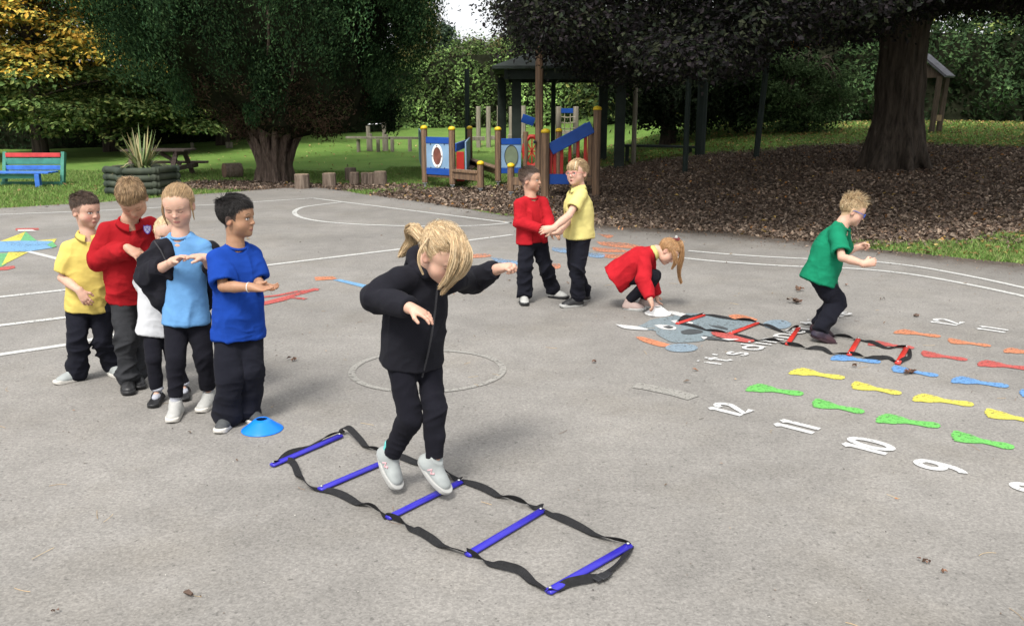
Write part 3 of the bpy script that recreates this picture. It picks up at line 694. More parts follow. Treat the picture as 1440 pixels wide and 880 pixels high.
layered('autumn_tree', 'half green half yellow tree between the orange tree and the cypress', 150, 215, 27.5, 4.4, 9.5, 1.3, [(.50, .33, .06), (.40, .30, .06), (.28, .26, .06)], GR, lambda C: sstep(2.6, 4.2, C[:, 2]) * .45, n=420)
layered('green_tree', 'dark green layered tree behind the cypress trunk', 310, 213, 29, 4.4, 9.5, 1.6, GR, [(.03, .055, .02), (.045, .075, .025)], lambda C: sstep(3, 7, C[:, 2]) * .6, n=260)
# trees seen in the gap right of the cypress
def gap(px, ybase_, Yd, w, ytop, ybot, pal, label, name, n=120, rs=(.35, .7), size=(.1, .2), asp=.55, tw=1.0):
    x = (px - 720) / 1250 * Yd * XK; b = V3(x, Yd, tz(x, Yd)); zt = at(px, ytop, Yd)[2]; zb = max(b[2] + .6, at(px, ybot, Yd)[2]); wm = w * Yd / 1250
    k = rng.random(n); z = zb + (zt - zb) * k; r = wm * np.sqrt(np.maximum(.06, 1 - (2 * k - .85) ** 2 / 1.4)) * np.sqrt(rng.uniform(.1, 1, n)); th = rng.uniform(0, 6.283, n)
    C = np.stack([x + r * np.cos(th), Yd + r * np.sin(th), z], 1)
    tree(name, label, b, zb + (zt - zb) * .5 - b[2], .12 + wm * .04, C, rng.uniform(rs[0], rs[1], (n, 1)) * np.array([[1, 1, .8]]) * tw, 150, size, pal, M_BARK, asp=asp)
gap(586, 190, 38, 19, -60, 170, [(.16, .17, .06), (.22, .19, .07), (.1, .13, .05), (.12, .12, .05)], 'tall yellowing tree just right of the cypress', 'yellowing_tree', 140)
gap(624, 190, 45, 20, 38, 160, [(.06, .09, .06), (.045, .075, .05), (.08, .11, .07)], 'slim bluish green tree in the gap under the pale sky', 'poplar_tree', 90)
gap(662, 190, 40, 34, 66, 170, [(.10, .115, .065), (.14, .13, .07), (.07, .09, .05)], 'round topped olive brown tree in the gap above the hedge', 'olive_tree', 120)
gap(716, 190, 44, 40, 58, 170, [(.15, .13, .06), (.10, .11, .05), (.2, .15, .07), (.07, .09, .04)], 'broad tree turning brown behind the shelter roof', 'brown_tree', 140)
gap(800, 190, 40, 80, -10, 170, [(.05, .07, .035), (.035, .05, .025), (.09, .09, .04)], 'dark tree behind the timber shelter', 'shaded_tree', 170, rs=(.6, 1.0))
gap(520, 190, 40, 60, -40, 170, [(.05, .085, .03), (.04, .06, .025)], 'green tree hidden mostly behind the cypress crown', 'hidden_tree', 100, rs=(.6, 1))
# hedges
def hedge(name, label, pts, hts, depth, pal, per_m2=260, size=(.06, .13), grp=None, tv=.3, lump=.35):
    """pts: ground polyline along the hedge foot (front), hts: heights"""
    pts = [np.asarray(p, float) for p in pts]; mb = MB(); P = []; Nn = []; Tt = []
    core = []
    for i in range(len(pts) - 1):
        a, b_ = pts[i], pts[i + 1]; L_ = np.linalg.norm((b_ - a)[:2]); d = (b_ - a) / L_; back = nrm(V3(-d[1], d[0], 0)); back = back if back[1] > 0 else -back
        ha, hb = hts[i], hts[i + 1]; n = int(L_ * max(ha, hb) * per_m2)
        u = rng.random(n); vv = rng.random(n); h = ha + (hb - ha) * u
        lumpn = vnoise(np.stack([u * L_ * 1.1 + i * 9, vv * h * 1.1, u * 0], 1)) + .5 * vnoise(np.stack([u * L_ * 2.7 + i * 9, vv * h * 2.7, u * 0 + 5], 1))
        top = 1 - .35 * sstep(.72, 1, vv) * 1
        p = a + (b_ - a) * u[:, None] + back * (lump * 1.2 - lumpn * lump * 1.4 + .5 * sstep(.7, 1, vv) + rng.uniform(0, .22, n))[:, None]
        g = a[2] + (b_[2] - a[2]) * u
        topn = 1 + .10 * (vnoise(np.stack([u * L_ * .8 + i * 3, u * 0, u * 0 + 2], 1)) - .5) * 2
        p[:, 2] = g + vv * h * topn; P.append(p); Nn.append(np.tile(-back * .8 + [0, 0, .35], (n, 1)) + rng.normal(size=(n, 3)) * .5)
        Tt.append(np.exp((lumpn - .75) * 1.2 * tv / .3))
        n2 = int(L_ * depth * per_m2 * .5); u = rng.random(n2); p = a + (b_ - a) * u[:, None] + back * rng.uniform(.4, depth, n2)[:, None]
        p[:, 2] = a[2] + (b_[2] - a[2]) * u + (ha + (hb - ha) * u) * (1 + .08 * rng.normal(size=n2)) + .05; P.append(p); Nn.append(rng.normal(size=(n2, 3)) * .5 + [0, 0, 1]); Tt.append(np.full(n2, 1.05))
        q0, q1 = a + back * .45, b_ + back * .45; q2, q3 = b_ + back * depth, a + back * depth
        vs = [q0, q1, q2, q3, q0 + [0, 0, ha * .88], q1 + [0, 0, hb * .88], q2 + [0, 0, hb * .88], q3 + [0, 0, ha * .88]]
        mb.add(vs, np.array([(0, 1, 5, 4), (1, 2, 6, 5), (2, 3, 7, 6), (3, 0, 4, 7), (4, 5, 6, 7)]), 1)  # dark box added behind the hedge leaves to stop light passing through
    P = np.concatenate(P); Nn = np.concatenate(Nn); T = np.concatenate(Tt)
    leafquads(mb, P, rng.uniform(size[0], size[1], len(P)), Nn, np.clip(pick(pal, len(P), .25) * T[:, None], .004, .8), .55, .25)
    o = mb.build(name, [M_LEAF, M_CORE], None, pts[0]); tag(o, label, 'hedge', grp)
def onp(px, Yd): x = (px - 720) / 1250 * Yd * XK; return V3(x, Yd, tz(x, Yd) - .05)
hedge('hedge', 'dark evergreen hedge along the back of the lawn at left', [onp(-900, 30), onp(-260, 30), onp(60, 30), onp(345, 31), onp(560, 33)], [2.6, 2.6, 2.6, 2.5, 2.4], 1.5, [(.018, .034, .014), (.014, .026, .012), (.026, .042, .018)], 170, (.08, .16))
hedge('hedge', 'light green clipped hedge behind the wooden play frame', [onp(500, 36), onp(560, 36), onp(640, 36), onp(760, 36), onp(900, 34)], [2.0, 2.4, 3.2, 3.3, 3.0], 2.0, [(.12, .19, .06), (.09, .145, .045), (.15, .22, .07), (.06, .10, .035)], 190, (.09, .18), tv=.45)
hedge('hedge', 'tall dark laurel hedge at the top of the bank behind the little roofed hut', [onp(840, 30), onp(960, 28), onp(1060, 26), onp(1180, 25), onp(1300, 24.5), onp(1440, 24), onp(1800, 23)], [2.8, 2.9, 2.7, 2.6, 2.7, 2.6, 2.8], 1.6, [(.030, .055, .021), (.022, .040, .017), (.042, .070, .027), (.015, .029, .012)], 280, (.08, .17), tv=.55, lump=.6)
# woodland mass behind the laurels
def wood():
    mb = MB(); n = 330
    x = rng.uniform(2, 30, n); y = rng.uniform(27, 33, n); z = rng.uniform(1.5, 9, n); C = np.stack([x, y, z], 1)
    clumps(mb, C, rng.uniform(.8, 1.5, (n, 1)) * np.array([[1.2, 1, .7]]), 230, (.12, .26), [(.05, .08, .03), (.035, .055, .022), (.10, .13, .04), (.14, .15, .045)], droop=.05, tintv=.35)
    n = 340; x = rng.uniform(-50, -6, n); y = rng.uniform(32, 38, n); z = rng.uniform(.8, 6.5, n)
    clumps(mb, np.stack([x, y, z], 1), rng.uniform(.8, 1.6, (n, 1)) * np.array([[1.2, 1, .7]]), 200, (.12, .26), [(.035, .055, .022), (.025, .04, .018), (.06, .08, .03)], droop=.05, tintv=.35)
    o = mb.build('woods', M_LEAF); tag(o, 'mass of woodland foliage beyond the hedges', 'woods', kind='stuff')
wood()
# ------------------------------------------------------------ play frame, posts, shelter, bench, table, planter, logs
M_POST = pmat('stained_timber', (.20, .125, .075), rough=.75, var=.3, scale=4, bump=.3, bscale=40, stretch=(12, 12, .8), hue=(.12, .08, .055), spec=.25)
M_POSTG = pmat('weathered_timber', (.27, .24, .19), rough=.85, var=.25, scale=4, stretch=(10, 10, .8), hue=(.20, .18, .14))
M_BLUE = pmat('blue_panel_paint', (.012, .065, .30), rough=.4, var=.1, scale=6)
M_LBLUE = pmat('grey_blue_panel', (.20, .32, .46), rough=.45, var=.1, scale=5)
M_YEL = pmat('yellow_cap_plastic', (.62, .42, .02), rough=.45, var=.12, scale=8)
M_RED = pmat('red_paint', (.42, .03, .022), rough=.45, var=.12, scale=6)
M_WHITE = pmat('white_plastic', (.75, .76, .75), rough=.45, var=.06, scale=6)
M_BROWNP = pmat('brown_panel', (.16, .06, .045), rough=.6, var=.25, scale=10)
M_OLIVE = pmat('olive_clear_panel', (.16, .20, .13), rough=.3, var=.15, scale=6)
M_STEEL = pmat('galvanised_steel', (.35, .36, .37), rough=.45, var=.15, scale=20, metal=.7)
M_BOLT = pmat('dark_bolt', (.02, .02, .03), rough=.5)
M_DKGREEN = pmat('dark_green_paint', (.014, .024, .020), rough=.7, var=.25, scale=5, stretch=(6, 6, .6))
M_SHELT = pmat('dark_shelter_timber', (.022, .030, .025), rough=.8, var=.3, scale=4)
M_ROPE = pmat('rope', (.42, .38, .28), rough=.9)
def Yp(px, py): return hit(px, py)
def post(px, pytop, pybase, w=.11, cap=True, mat=None, shoe=True, name='post', parent=None, Yd=None, tilt=0):
    b = hit(px, pybase) if Yd is None else onp(px, Yd) + [0, 0, .05]
    zt = at(px, pytop, b[1])[2]; g = b[2]
    m = MB(); lo = g + (.09 if shoe else -.1); n = 8; ang = (np.arange(n) + .5) * 2 * math.pi / n; R_ = w / 2 / math.cos(math.pi / n)
    m.lathe((b[0], b[1], 0), [(R_ * .96, lo), (R_, lo + .01), (R_, zt - .03), (R_ * .93, zt - .02)], 8)
    o = m.build(name, mat or M_POST, parent, (b[0], b[1], g))
    if cap:
        c = MB(); c.lathe((b[0], b[1], 0), [(R_ * 1.10, zt - .045), (R_ * 1.12, zt - .02), (R_ * .98, zt), (R_ * .6, zt + .018), (R_ * .1, zt + .024)], 12); c.build('cap', M_YEL, o, (b[0], b[1], zt), smooth=True)
    if shoe:
        c = MB(); c.lathe((b[0], b[1], 0), [(.026, g - .05), (.026, lo + .01)], 10); c.box((b[0], b[1], lo - .012), (w * .8, w * .8, .012)); c.build('post_shoe', M_STEEL, o, (b[0], b[1], g))
    return o, b, zt
pf_b = hit(660, 262)
pf = empty('play_frame', pf_b); tag(pf, 'wooden play frame with yellow capped posts, blue panels, a round window and red slatted ramp', 'play frame')
_, b1, t1 = post(598, 178, 263, parent=pf); _, b2, t2 = post(636.5, 179.5, 266, parent=pf); _, b3, t3 = post(661, 178.5, 243, parent=pf); _, b4, t4 = post(700.5, 180, 261, parent=pf)
_, b5, t5 = post(676, 228, 271, parent=pf); _, b6, t6 = post(718.5, 231, 276, parent=pf); _, b9, t9 = post(766.5, 183, 279, w=.13, parent=pf, shoe=False); _, b11, t11 = post(837.5, 151, 277, w=.12, parent=pf, shoe=False)
_, b10, t10 = post(785, 182, 262, parent=pf, shoe=False); _, b12, t12 = post(830, 185, 262, parent=pf, shoe=False); _, b7, t7 = post(739, 184, 254, w=.10, parent=pf, shoe=False, cap=False)
b0 = hit(592, 240)
def panelbox(a, b, z0, z1, mat, name, th=.03, parent=pf, off=0, inset=.06, extra=None):
    a = np.asarray(a, float)[:2]; b = np.asarray(b, float)[:2]; d = (b - a) / np.linalg.norm(b - a); nn = V3(-d[1], d[0], 0); a = a + d * inset; b = b - d * inset; L_ = np.linalg.norm(b - a)
    c = V3(*(a + b) / 2, (z0 + z1) / 2) + nn * off; M = frame(V3(*d, 0), nn, V3(0, 0, 1)); m = MB(); m.box(c, (L_, th, z1 - z0), M, bev=.005)
    return m.build(name, mat, parent, c), c, M, L_
def zat(py, b): return at(720, py, b[1])[2]
def blue_rails(a, b, z0, z1, z2, z3, parent=pf):
    o, c, M, L_ = panelbox(a, b, z0, z1, M_BLUE, 'panel_rail', .05, parent); o2, *_ = panelbox(a, b, z2, z3, M_BLUE, 'panel_rail', .05, parent)
    return L_, M
mid = (b1 + b2) / 2
z = [zat(q, mid) for q in (246, 237, 202, 193)]
blue_rails(b1, b2, z[0], z[1], z[2], z[3])
o, c, M, L_ = panelbox(b1, b2, z[1] + .002, z[2] - .002, M_LBLUE, 'panel', .03)
def oval(parent, c, M, rx, rz, th, mat, name, off, hole=0):
    n = 36; a = np.arange(n) * 2 * math.pi / n; m = MB()
    O = np.stack([rx * np.cos(a), 0 * a, rz * np.sin(a)], 1); I = O * [hole, 1, hole] if hole else None
    if hole:
        v = np.concatenate([O + [0, -th / 2, 0], I + [0, -th / 2, 0], O + [0, th / 2, 0], I + [0, th / 2, 0]]); q = []
        for i in range(n):
            j = (i + 1) % n; q += [(i, j, n + j, n + i), (2 * n + j, 2 * n + i, 3 * n + i, 3 * n + j), (j, i, 2 * n + i, 2 * n + j), (n + i, n + j, 3 * n + j, 3 * n + i)]
        m.add(v @ M.T + c + M[:, 1] * off, np.array(q))
    else: m.poly((O + [0, -th / 2, 0]) @ M.T + c + M[:, 1] * off, th, d=M[:, 1])
    return m.build(name, mat, parent, c)
oval(o, c, M, .135, .215, .014, M_WHITE, 'window_ring', -.024, .76); oval(o, c, M, .105, .165, .012, M_BROWNP, 'round_window', -.021)
def bolt(p, off=0):
    q = c + M @ V3(*p); mm = MB(); mm.lathe(q, [(.011, -.006), (.011, .006), (.004, .008)], 8, rot=frame(V3(1, 0, 0), V3(0, 0, 1), V3(0, -1, 0))); mm.build('bolt', M_BOLT, o, q)
for k in range(4): a = k * math.pi / 2; bolt((.12 * math.cos(a), -.036, .19 * math.sin(a)))
for sx in (-1, 1):
    for sz in (-1, 1): bolt((sx * L_ * .3, -.02, sz * (z[2] - z[1]) * .47))
# side panel on the left, behind post 1, and back wall
bl = b0; panelbox(b1 + [-.02, .05, 0], bl + [-.12, .9, 0], zat(246, b1), zat(190, b1), M_LBLUE, 'side_panel', .03, inset=.02)
panelbox(b2 + [0, .9, 0], b3, zat(205, b3) , zat(195, b3), M_BLUE, 'panel_rail', .05, inset=.02)
panelbox(b2 + [.02, .95, 0], b2 + [.17, .95, 0], zat(241, b3), zat(205, b3), M_RED, 'red_panel', .03, inset=0)
panelbox(b2 + [.2, .93, 0], b3, zat(240, b3), zat(193, b3), M_LBLUE, 'back_panel', .03, inset=.03)
panelbox(b2 + [0, .5, 0], b3 + [0, -.2, 0], zat(232, b3), zat(230, b3), M_POST, 'shelf', .4, inset=.05)
panelbox(b1, b2, zat(249.5, mid), zat(246.4, mid), M_POST, 'deck_edge', .4, off=.2, inset=0)
# low benches
def plank(a, b, z0, z1, th=.10, name='bench_plank', inset=.05): return panelbox(a, b, z0, z1, M_POST, name, th, inset=inset)
plank(b2, b5, zat(255, b5), zat(245, b5), .05); panelbox(b2, b5, zat(244.8, b5), zat(241, b5), M_POST, 'bench_top', .16, inset=.05, off=.03)
plank(b3, b4, zat(246, b4), zat(238, b4), .05); panelbox(b3, b4, zat(237.8, b4), zat(235.5, b4), M_POST, 'bench_top', .16, inset=.05)
plank(b6, b9, zat(260, b6), zat(249, b6), .05)
# second panel with oval window
e7 = at(737, 200, b4[1] + .1) * [1, 1, 0]
z = [zat(q, b4) for q in (244, 236.5, 203.5, 195)]
blue_rails(b4, e7, z[0], z[1], z[2], z[3]); o, c, M, L_ = panelbox(b4, e7, z[1] + .002, z[2] - .002, M_LBLUE, 'panel', .03)
oval(o, c, M, .135, .21, .012, M_BOLT, 'window_rim', -.021, .93); oval(o, c, M, .125, .197, .010, M_OLIVE, 'oval_window', -.02)
# red wheel panel and tunnel behind the tall pole
mm = MB(); cR = at(748, 213, b7[1]); n = 14; a = np.arange(n) * 2 * math.pi / n
mm.tube([cR + V3(.16 * math.cos(t), 0, .30 * math.sin(t)) for t in a], .045, 8, closed=True, caps=False)
for k in range(4): t = k * math.pi / 4; mm.bar(cR - V3(.15 * math.cos(t), 0, .28 * math.sin(t)), cR + V3(.15 * math.cos(t), 0, .28 * math.sin(t)), .025)
mm.bar(cR + V3(-.07, 0, -.3), cR + V3(-.07, 0, -.85), .06); mm.bar(cR + V3(.07, 0, -.3), cR + V3(.07, 0, -.85), .06)
mm.build('climbing_ring', M_RED, pf, cR)
# sloping hand rail with red pales
Pa = at(774, 210, b9[1] + .02); Pb = at(833, 178.5, b11[1] - .02)
m = MB(); m.bar(Pa, Pb, .05, .20, bev=.008); m.build('hand_rail', M_BLUE, pf, Pa)
Pc = at(771, 252, b9[1] + .05); Pd = at(800, 252, b9[1] + .05)
m = MB(); m.bar(Pc, Pd, .06, .17, bev=.006); m.build('kick_board', M_BLUE, pf, Pc)
for px in (775, 780.5, 790.5, 802, 813.5, 824):
    k = (px - 774) / 59; tp = Pa + (Pb - Pa) * k; bt = at(px, 249 - max(0, k) * 12, tp[1]); m = MB(); m.bar((tp[0], tp[1] + .045, bt[2]), (tp[0], tp[1] + .045, tp[2] + .03), .055, .022, up=(0, 1, 0), bev=.006); m.build('slat', M_RED, pf, (tp[0], tp[1], bt[2]))
for px in (828, 833): 
    m = MB(); q = at(px, 215, b12[1]); m.bar(q + [0, 0, -.45], q + [0, 0, .4], .05, .02, up=(0, 1, 0)); m.build('slat', M_RED, pf, q)
r1 = Pa + V3(.1, 1.0, 0); r2 = Pb + V3(0, 1.0, 0); m = MB(); m.bar(r1, r2, .05, .12); m.build('hand_rail', M_BLUE, pf, r1)
panelbox(b9 + [.05, .5, 0], b11 + [0, .5, 0], zat(256, b9), zat(251, b9), M_POST, 'walkway', .8, inset=.02)
# tall pole with rope
o, bt, tt_ = post(757.5, 36, 262, w=.135, cap=False, shoe=False, name='climbing_pole'); tag(o, 'tall square timber pole with a bolt, standing between the play frame and the shelter', 'pole')
m = MB(); m.tube([(bt[0], bt[1] + .0, tt_ - .05), (bt[0], bt[1], tt_ + .35)], .03, 8); m.build('pole_tip', M_RED, o, (bt[0], bt[1], tt_))
m = MB(); m.lathe(at(752, 200, bt[1] - .07), [(.03, -.02), (.03, .05), (.015, .07)], 10, rot=frame(V3(1, 0, 0), V3(0, 0, 1), V3(0, -1, 0))); m.build('bolt', M_BOLT, o, at(752, 200, bt[1] - .07))
# farther climbing frame on the lawn
cfb = onp(700, 27); cf = empty('climbing_trail', cfb); tag(cf, 'pale climbing trail of bare posts and rope net far behind the play frame', 'climbing trail')
for px, pt in ((672.6, 149), (686.7, 149), (702, 148), (706, 149), (719, 149), (736, 148)): post(px, pt, 0, w=.13, cap=False, mat=M_POSTG, shoe=False, parent=cf, Yd=27 if px < 710 else 26)
_, bn, _ = post(785.5, 149, 0, w=.14, cap=False, mat=M_POSTG, shoe=False, parent=cf, Yd=24); _, bn2, _ = post(810, 149, 0, w=.14, cap=False, mat=M_POSTG, shoe=False, parent=cf, Yd=24.3)
m = MB(); q = at(734, 166, 24); q2 = at(751, 172, 24); m.bar(q, q2, .10, .22); m.build('slide_board', M_BLUE, cf, q)
m = MB(); q = at(789, 156, 24); q2 = at(806, 156, 24); m.bar(q, q2, .05, .12); m.build('top_board', M_BLUE, cf, q)
m = MB()
for py in (164, 172, 180): m.tube([at(787, py, 24), at(798, py + 1.5, 24), at(809, py, 24)], .012, 5)
for px in (794, 802): m.tube([at(px, 158, 24), at(px, 186, 24)], .012, 5)
m.build('rope_net', M_ROPE, cf, at(798, 170, 24))
m = MB(); 
for x0, x1, py in ((661, 682, 195), (690, 699, 194), (714, 740, 192), (780, 812, 186)): m.bar(at(x0, py, 25.5), at(x1, py, 25.5), .3, .1)
m.build('stepping_beam', M_POSTG, cf, at(700, 193, 25.5))
bbb = onp(545, 26); bb = empty('balance_beam', bbb); tag(bb, 'low timber balance beam and pull up bars on the lawn right of the cypress', 'balance beam')
m = MB(); m.bar(at(488, 193.5, 26), at(606, 194.5, 25), .16, .06); m.build('beam', M_POSTG, bb, at(540, 193, 26))
for px, pt in ((516.5, 176.5), (519, 187), (539, 166.5), (541.5, 188)): post(px, pt, 0, w=.11, cap=False, mat=M_POSTG, shoe=False, parent=bb, Yd=26.15)
m = MB(); m.tube([at(517, 175, 26.15), at(539, 174.5, 26.15)], .02, 6); m.build('pull_up_bar', M_STEEL, bb, at(528, 175, 26.15))
for px in (502, 530, 550, 575): post(px, 195, 0, w=.1, cap=False, mat=M_POSTG, shoe=False, parent=bb, Yd=25.9)
# small posts in front of the left hedge
for i, (px, pt, l) in enumerate(((210, 203, 'first short weathered post at the hedge foot, behind the picnic table'), (215.5, 203, 'second short weathered post at the hedge foot, behind the picnic table'), (266, 200, 'lone short weathered post right of the picnic table top'), (316, 199, 'left one of the pair of short posts near the cypress'), (321, 199, 'right one of the pair of short posts near the cypress'))):
    o, *_ = post(px, pt, 0, w=.1, cap=False, mat=M_POSTG, shoe=False, name='marker_post', Yd=27.5); tag(o, l, 'post', 'short posts along the far lawn')
# dark green poles under the beech
for px, pt, pb, w, tl, lab in ((963, 60, 243, .10, 0, 'slim dark post nearest the crouching girl, under the beech'), (984, 85, 219, .21, 0, 'thick dark post behind the slim one, under the beech'), (1063, 60, 222, .11, .10, 'dark post leaning slightly right, on open ground before the laurel hedge'), (657, 96, 0, .11, 0, 'dark post rising behind the left panels of the play frame'), (778, 112, 0, .10, 0, 'thin dark green post seen under the shelter roof'), (893, 118, 0, .10, 0, 'greyish post right of the shelter in the shade')):
    o, b_, z_ = post(px, pt, pb, w=w, cap=False, mat=M_DKGREEN if px != 893 else M_POSTG, shoe=False, name='tall_post', Yd=None if pb else (22 if px != 893 else 20.5)); tag(o, lab, 'post', 'tall dark posts round the play area')
    if tl: o.rotation_euler = (0, tl * .55, 0)
# open timber shelter
sb = hit(870, 236); sY = sb[1]
sh = empty('shelter', sb); tag(sh, 'open dark timber shelter with hipped roof behind the play frame', 'shelter')
xl = (727 - 720) / 1250 * 17.6
cn = [V3(sb[0], sY, 0), V3(.10, sY + .3, 0), V3(sb[0] - .15, sY + 2.3, 0), V3(-.25, sY + 2.6, 0)]
ze = at(800, 104, sY)[2]
for k, c in enumerate(cn):
    g = tz(c[0], c[1]); m = MB(); m.box((c[0], c[1], (g + ze) / 2 - .05), (.21, .21, ze - g + .1), bev=.01); m.build('corner_post', M_SHELT, sh, (c[0], c[1], g))
e = .45; x0, x1, y0, y1 = -.42, sb[0] + e, sY - e, sY + 2.6 + e
m = MB()
for a_, b_ in (((x0 + .25, y0 + .3), (x1 - .25, y0 + .3)), ((x0 + .25, y1 - .3), (x1 - .25, y1 - .3)), ((x0 + .3, y0 + .2), (x0 + .3, y1 - .2)), ((x1 - .3, y0 + .2), (x1 - .3, y1 - .2))): m.bar((*a_, ze - .02), (*b_, ze - .02), .08, .20)
m.build('eaves_beam', M_SHELT, sh, (x0, y0, ze))
m = MB(); zr = ze + .62; cx, cy = (x0 + x1) / 2, (y0 + y1) / 2; ex = .3
for dz in (0,):
    v = [(x0, y0, ze + .09), (x1, y0, ze + .09), (x1, y1, ze + .09), (x0, y1, ze + .09), (cx - ex, cy, zr), (cx + ex, cy, zr)]
    v2 = [(p[0], p[1], p[2] + .06) for p in v]; V_ = np.array(v + v2)
    m.add(V_, [np.array([(6, 7, 11, 10), (8, 9, 10, 11), (1, 0, 4, 5), (3, 2, 5, 4), (0, 1, 7, 6), (1, 2, 8, 7), (2, 3, 9, 8), (3, 0, 6, 9)]), np.array([(7, 8, 11), (9, 6, 10), (2, 1, 5), (0, 3, 4)])])
m.build('roof', M_SHELT, sh, (cx, cy, zr))
m = MB(); m.bar((cn[0][0], sY + 1, tz(sb[0], sY) + .45), (cn[0][0] + 2.0, sY + .6, tz(sb[0], sY) + .42), .3, .05); m.bar((cn[0][0] + .3, sY + .95, tz(sb[0], sY)), (cn[0][0] + .3, sY + .95, tz(sb[0], sY) + .42), .08); m.bar((cn[0][0] + 1.7, sY + .65, tz(sb[0], sY)), (cn[0][0] + 1.7, sY + .65, tz(sb[0], sY) + .42), .08)
m.build('bench_seat', M_SHELT, sh, cn[0])
# little roofed hut on the bank
hb1 = hit(1303, 187); hb2 = hit(1327, 181); hut = empty('roofed_hut', hb1); tag(hut, 'small timber hut with slate pitched roof half hidden behind the beech trunk', 'hut')
M_SLATE = pmat('slate_roof', (.11, .11, .125), rough=.7, var=.25, scale=6, stretch=(1, 1, 5)); M_HUT = pmat('hut_timber', (.085, .062, .045), rough=.8, var=.3, scale=5, stretch=(8, 8, 1))
e_ = nrm(V3(.72, .69, 0)); d_ = nrm(V3(.69, -.72, 0)); E0 = at(1329, 109, hb1[1] - .1); Lr = .52; wr_, hr_ = .64, .52
Rg = E0 - d_ * wr_ + V3(0, 0, hr_); E2 = E0 - d_ * 2 * wr_
for q in (E0 - d_ * .16 + e_ * .04, E0 - d_ * .16 + e_ * (Lr - .06), E2 + d_ * .18 + e_ * .04, E2 + d_ * .18 + e_ * (Lr - .06)):
    g = tz(q[0], q[1]); m = MB(); m.bar((q[0] - .04, q[1], g - .1), (q[0] + .03, q[1], E0[2] + .03), .10); m.build('leg', M_HUT, hut, (q[0], q[1], g))
m = MB()
for p, q in ((Rg, E0), (Rg, E2)):
    v = [p, q, q + e_ * Lr, p + e_ * Lr]; n_ = nrm(np.cross(v[1] - v[0], v[3] - v[0])); n_ = n_ if n_[2] > 0 else -n_
    m.add(v + [w + n_ * .05 for w in v], np.array([(0, 1, 2, 3), (4, 7, 6, 5), (0, 4, 5, 1), (1, 5, 6, 2), (2, 6, 7, 3), (3, 7, 4, 0)]))
m.build('roof', M_SLATE, hut, Rg)
m = MB(); m.poly([E2 + e_ * .08 + d_ * .06, E0 + e_ * .08 - d_ * .06, Rg + e_ * .08 - [0, 0, .06]], .04, d=e_); m.build('gable', M_HUT, hut, Rg)
q0 = E0 - d_ * .16 + e_ * .04; q1 = E0 - d_ * .16 + e_ * (Lr - .06); zq = tz(q0[0], q0[1]) + .33
m = MB(); m.bar((q0[0], q0[1], zq), (q1[0], q1[1], zq), .05, .14); m.build('cross_rail', pmat('new_timber', (.20, .14, .075), rough=.8, var=.2), hut, q0)
# painted bench at the left
bb_ = onp(38, 17.0); bn = empty('painted_bench', bb_); tag(bn, 'child painted bench with red, green and blue boards on the lawn', 'bench')
M_BG = pmat('bench_green', (.05, .20, .15), rough=.6, var=.2, scale=8); M_BB = pmat('bench_blue', (.04, .14, .48), rough=.55, var=.2, scale=8); M_BR = pmat('bench_red', (.50, .05, .05), rough=.55, var=.2, scale=8)
sc_ = 17.2 / 1250 * XK; x0 = (-12 - 720) * sc_; x1 = (76 - 720) * sc_; Yb = 17.3; g = 0.0
def pz(py, Y=17.2): return at(40, py, Y)[2]
for py0, py1, mt, nm in ((222, 215.5, M_BR, 'back_board'), (232, 223, M_BG, 'back_board'), (240, 233, M_BB, 'back_board')):
    m = MB(); m.box(((x0 + x1) / 2 - .0, Yb + (.06 if mt != M_BB else .03), (pz(py0) + pz(py1)) / 2), (x1 - x0 - .12, .03, pz(py1) - pz(py0) - .006), bev=.005); m.build(nm, mt, bn, ((x0 + x1) / 2, Yb, pz(py0)))
m = MB()
for k_ in range(3): m.box(((x0 + x1) / 2 - .05, Yb - .42 + k_ * .135, pz(241.5)), (x1 - x0 - .02, .125, .03), bev=.005)
m.build('seat', M_BB, bn, ((x0 + x1) / 2, Yb - .3, pz(242)))
for x in (x0 + .03, x1 - .03):
    m = MB(); m.bar((x + .0, Yb - .05, g), (x - .0, Yb + .13, pz(215)), .07, .09); m.build('back_leg', M_BG, bn, (x, Yb, g))
    m = MB(); m.bar((x - .25 * (x > x0 + .5), Yb - .45, g), (x - .25 * (x > x0 + .5), Yb - .45, pz(243)), .09); m.build('front_leg', M_BB, bn, (x, Yb - .4, g))
m = MB(); m.box(((x0 + x1) / 2 - .1, Yb - .40, pz(246.5)), (x1 - x0 - .35, .03, .08)); m.box(((x0 + x1) / 2, Yb - .1, pz(259)), (x1 - x0, .05, .09)); m.build('stretcher', M_BG, bn, (x0, Yb, .15))
# picnic table
M_PIC = pmat('dark_table_timber', (.075, .05, .042), rough=.75, var=.3, scale=5, stretch=(1, 6, 6), hue=(.11, .085, .07))
Yt = 19.2; s_ = Yt / 1250 * XK; tb = V3((230 - 720) * s_, Yt, 0); pt_ = empty('picnic_table', tb); tag(pt_, 'dark timber picnic table with attached benches behind the planter', 'picnic table')
zt = at(230, 211, Yt)[2]; zs_ = at(230, 231, Yt)[2]; xL = (168 - 720) * s_; xR = (268 - 720) * s_
for k_ in range(5): m = MB(); m.box(((xL + xR) / 2, Yt - .3 + k_ * .15, zt), (xR - xL - .15, .14, .04), bev=.006); m.build('top_board', M_PIC, pt_, ((xL + xR) / 2, Yt - .3 + k_ * .15, zt))
for sy in (-.75, .75): m = MB(); m.box(((xL + xR) / 2 + .05, Yt + sy, zs_), (xR - xL - .1, .25, .045), bev=.006); m.build('seat', M_PIC, pt_, ((xL + xR) / 2, Yt + sy, zs_))
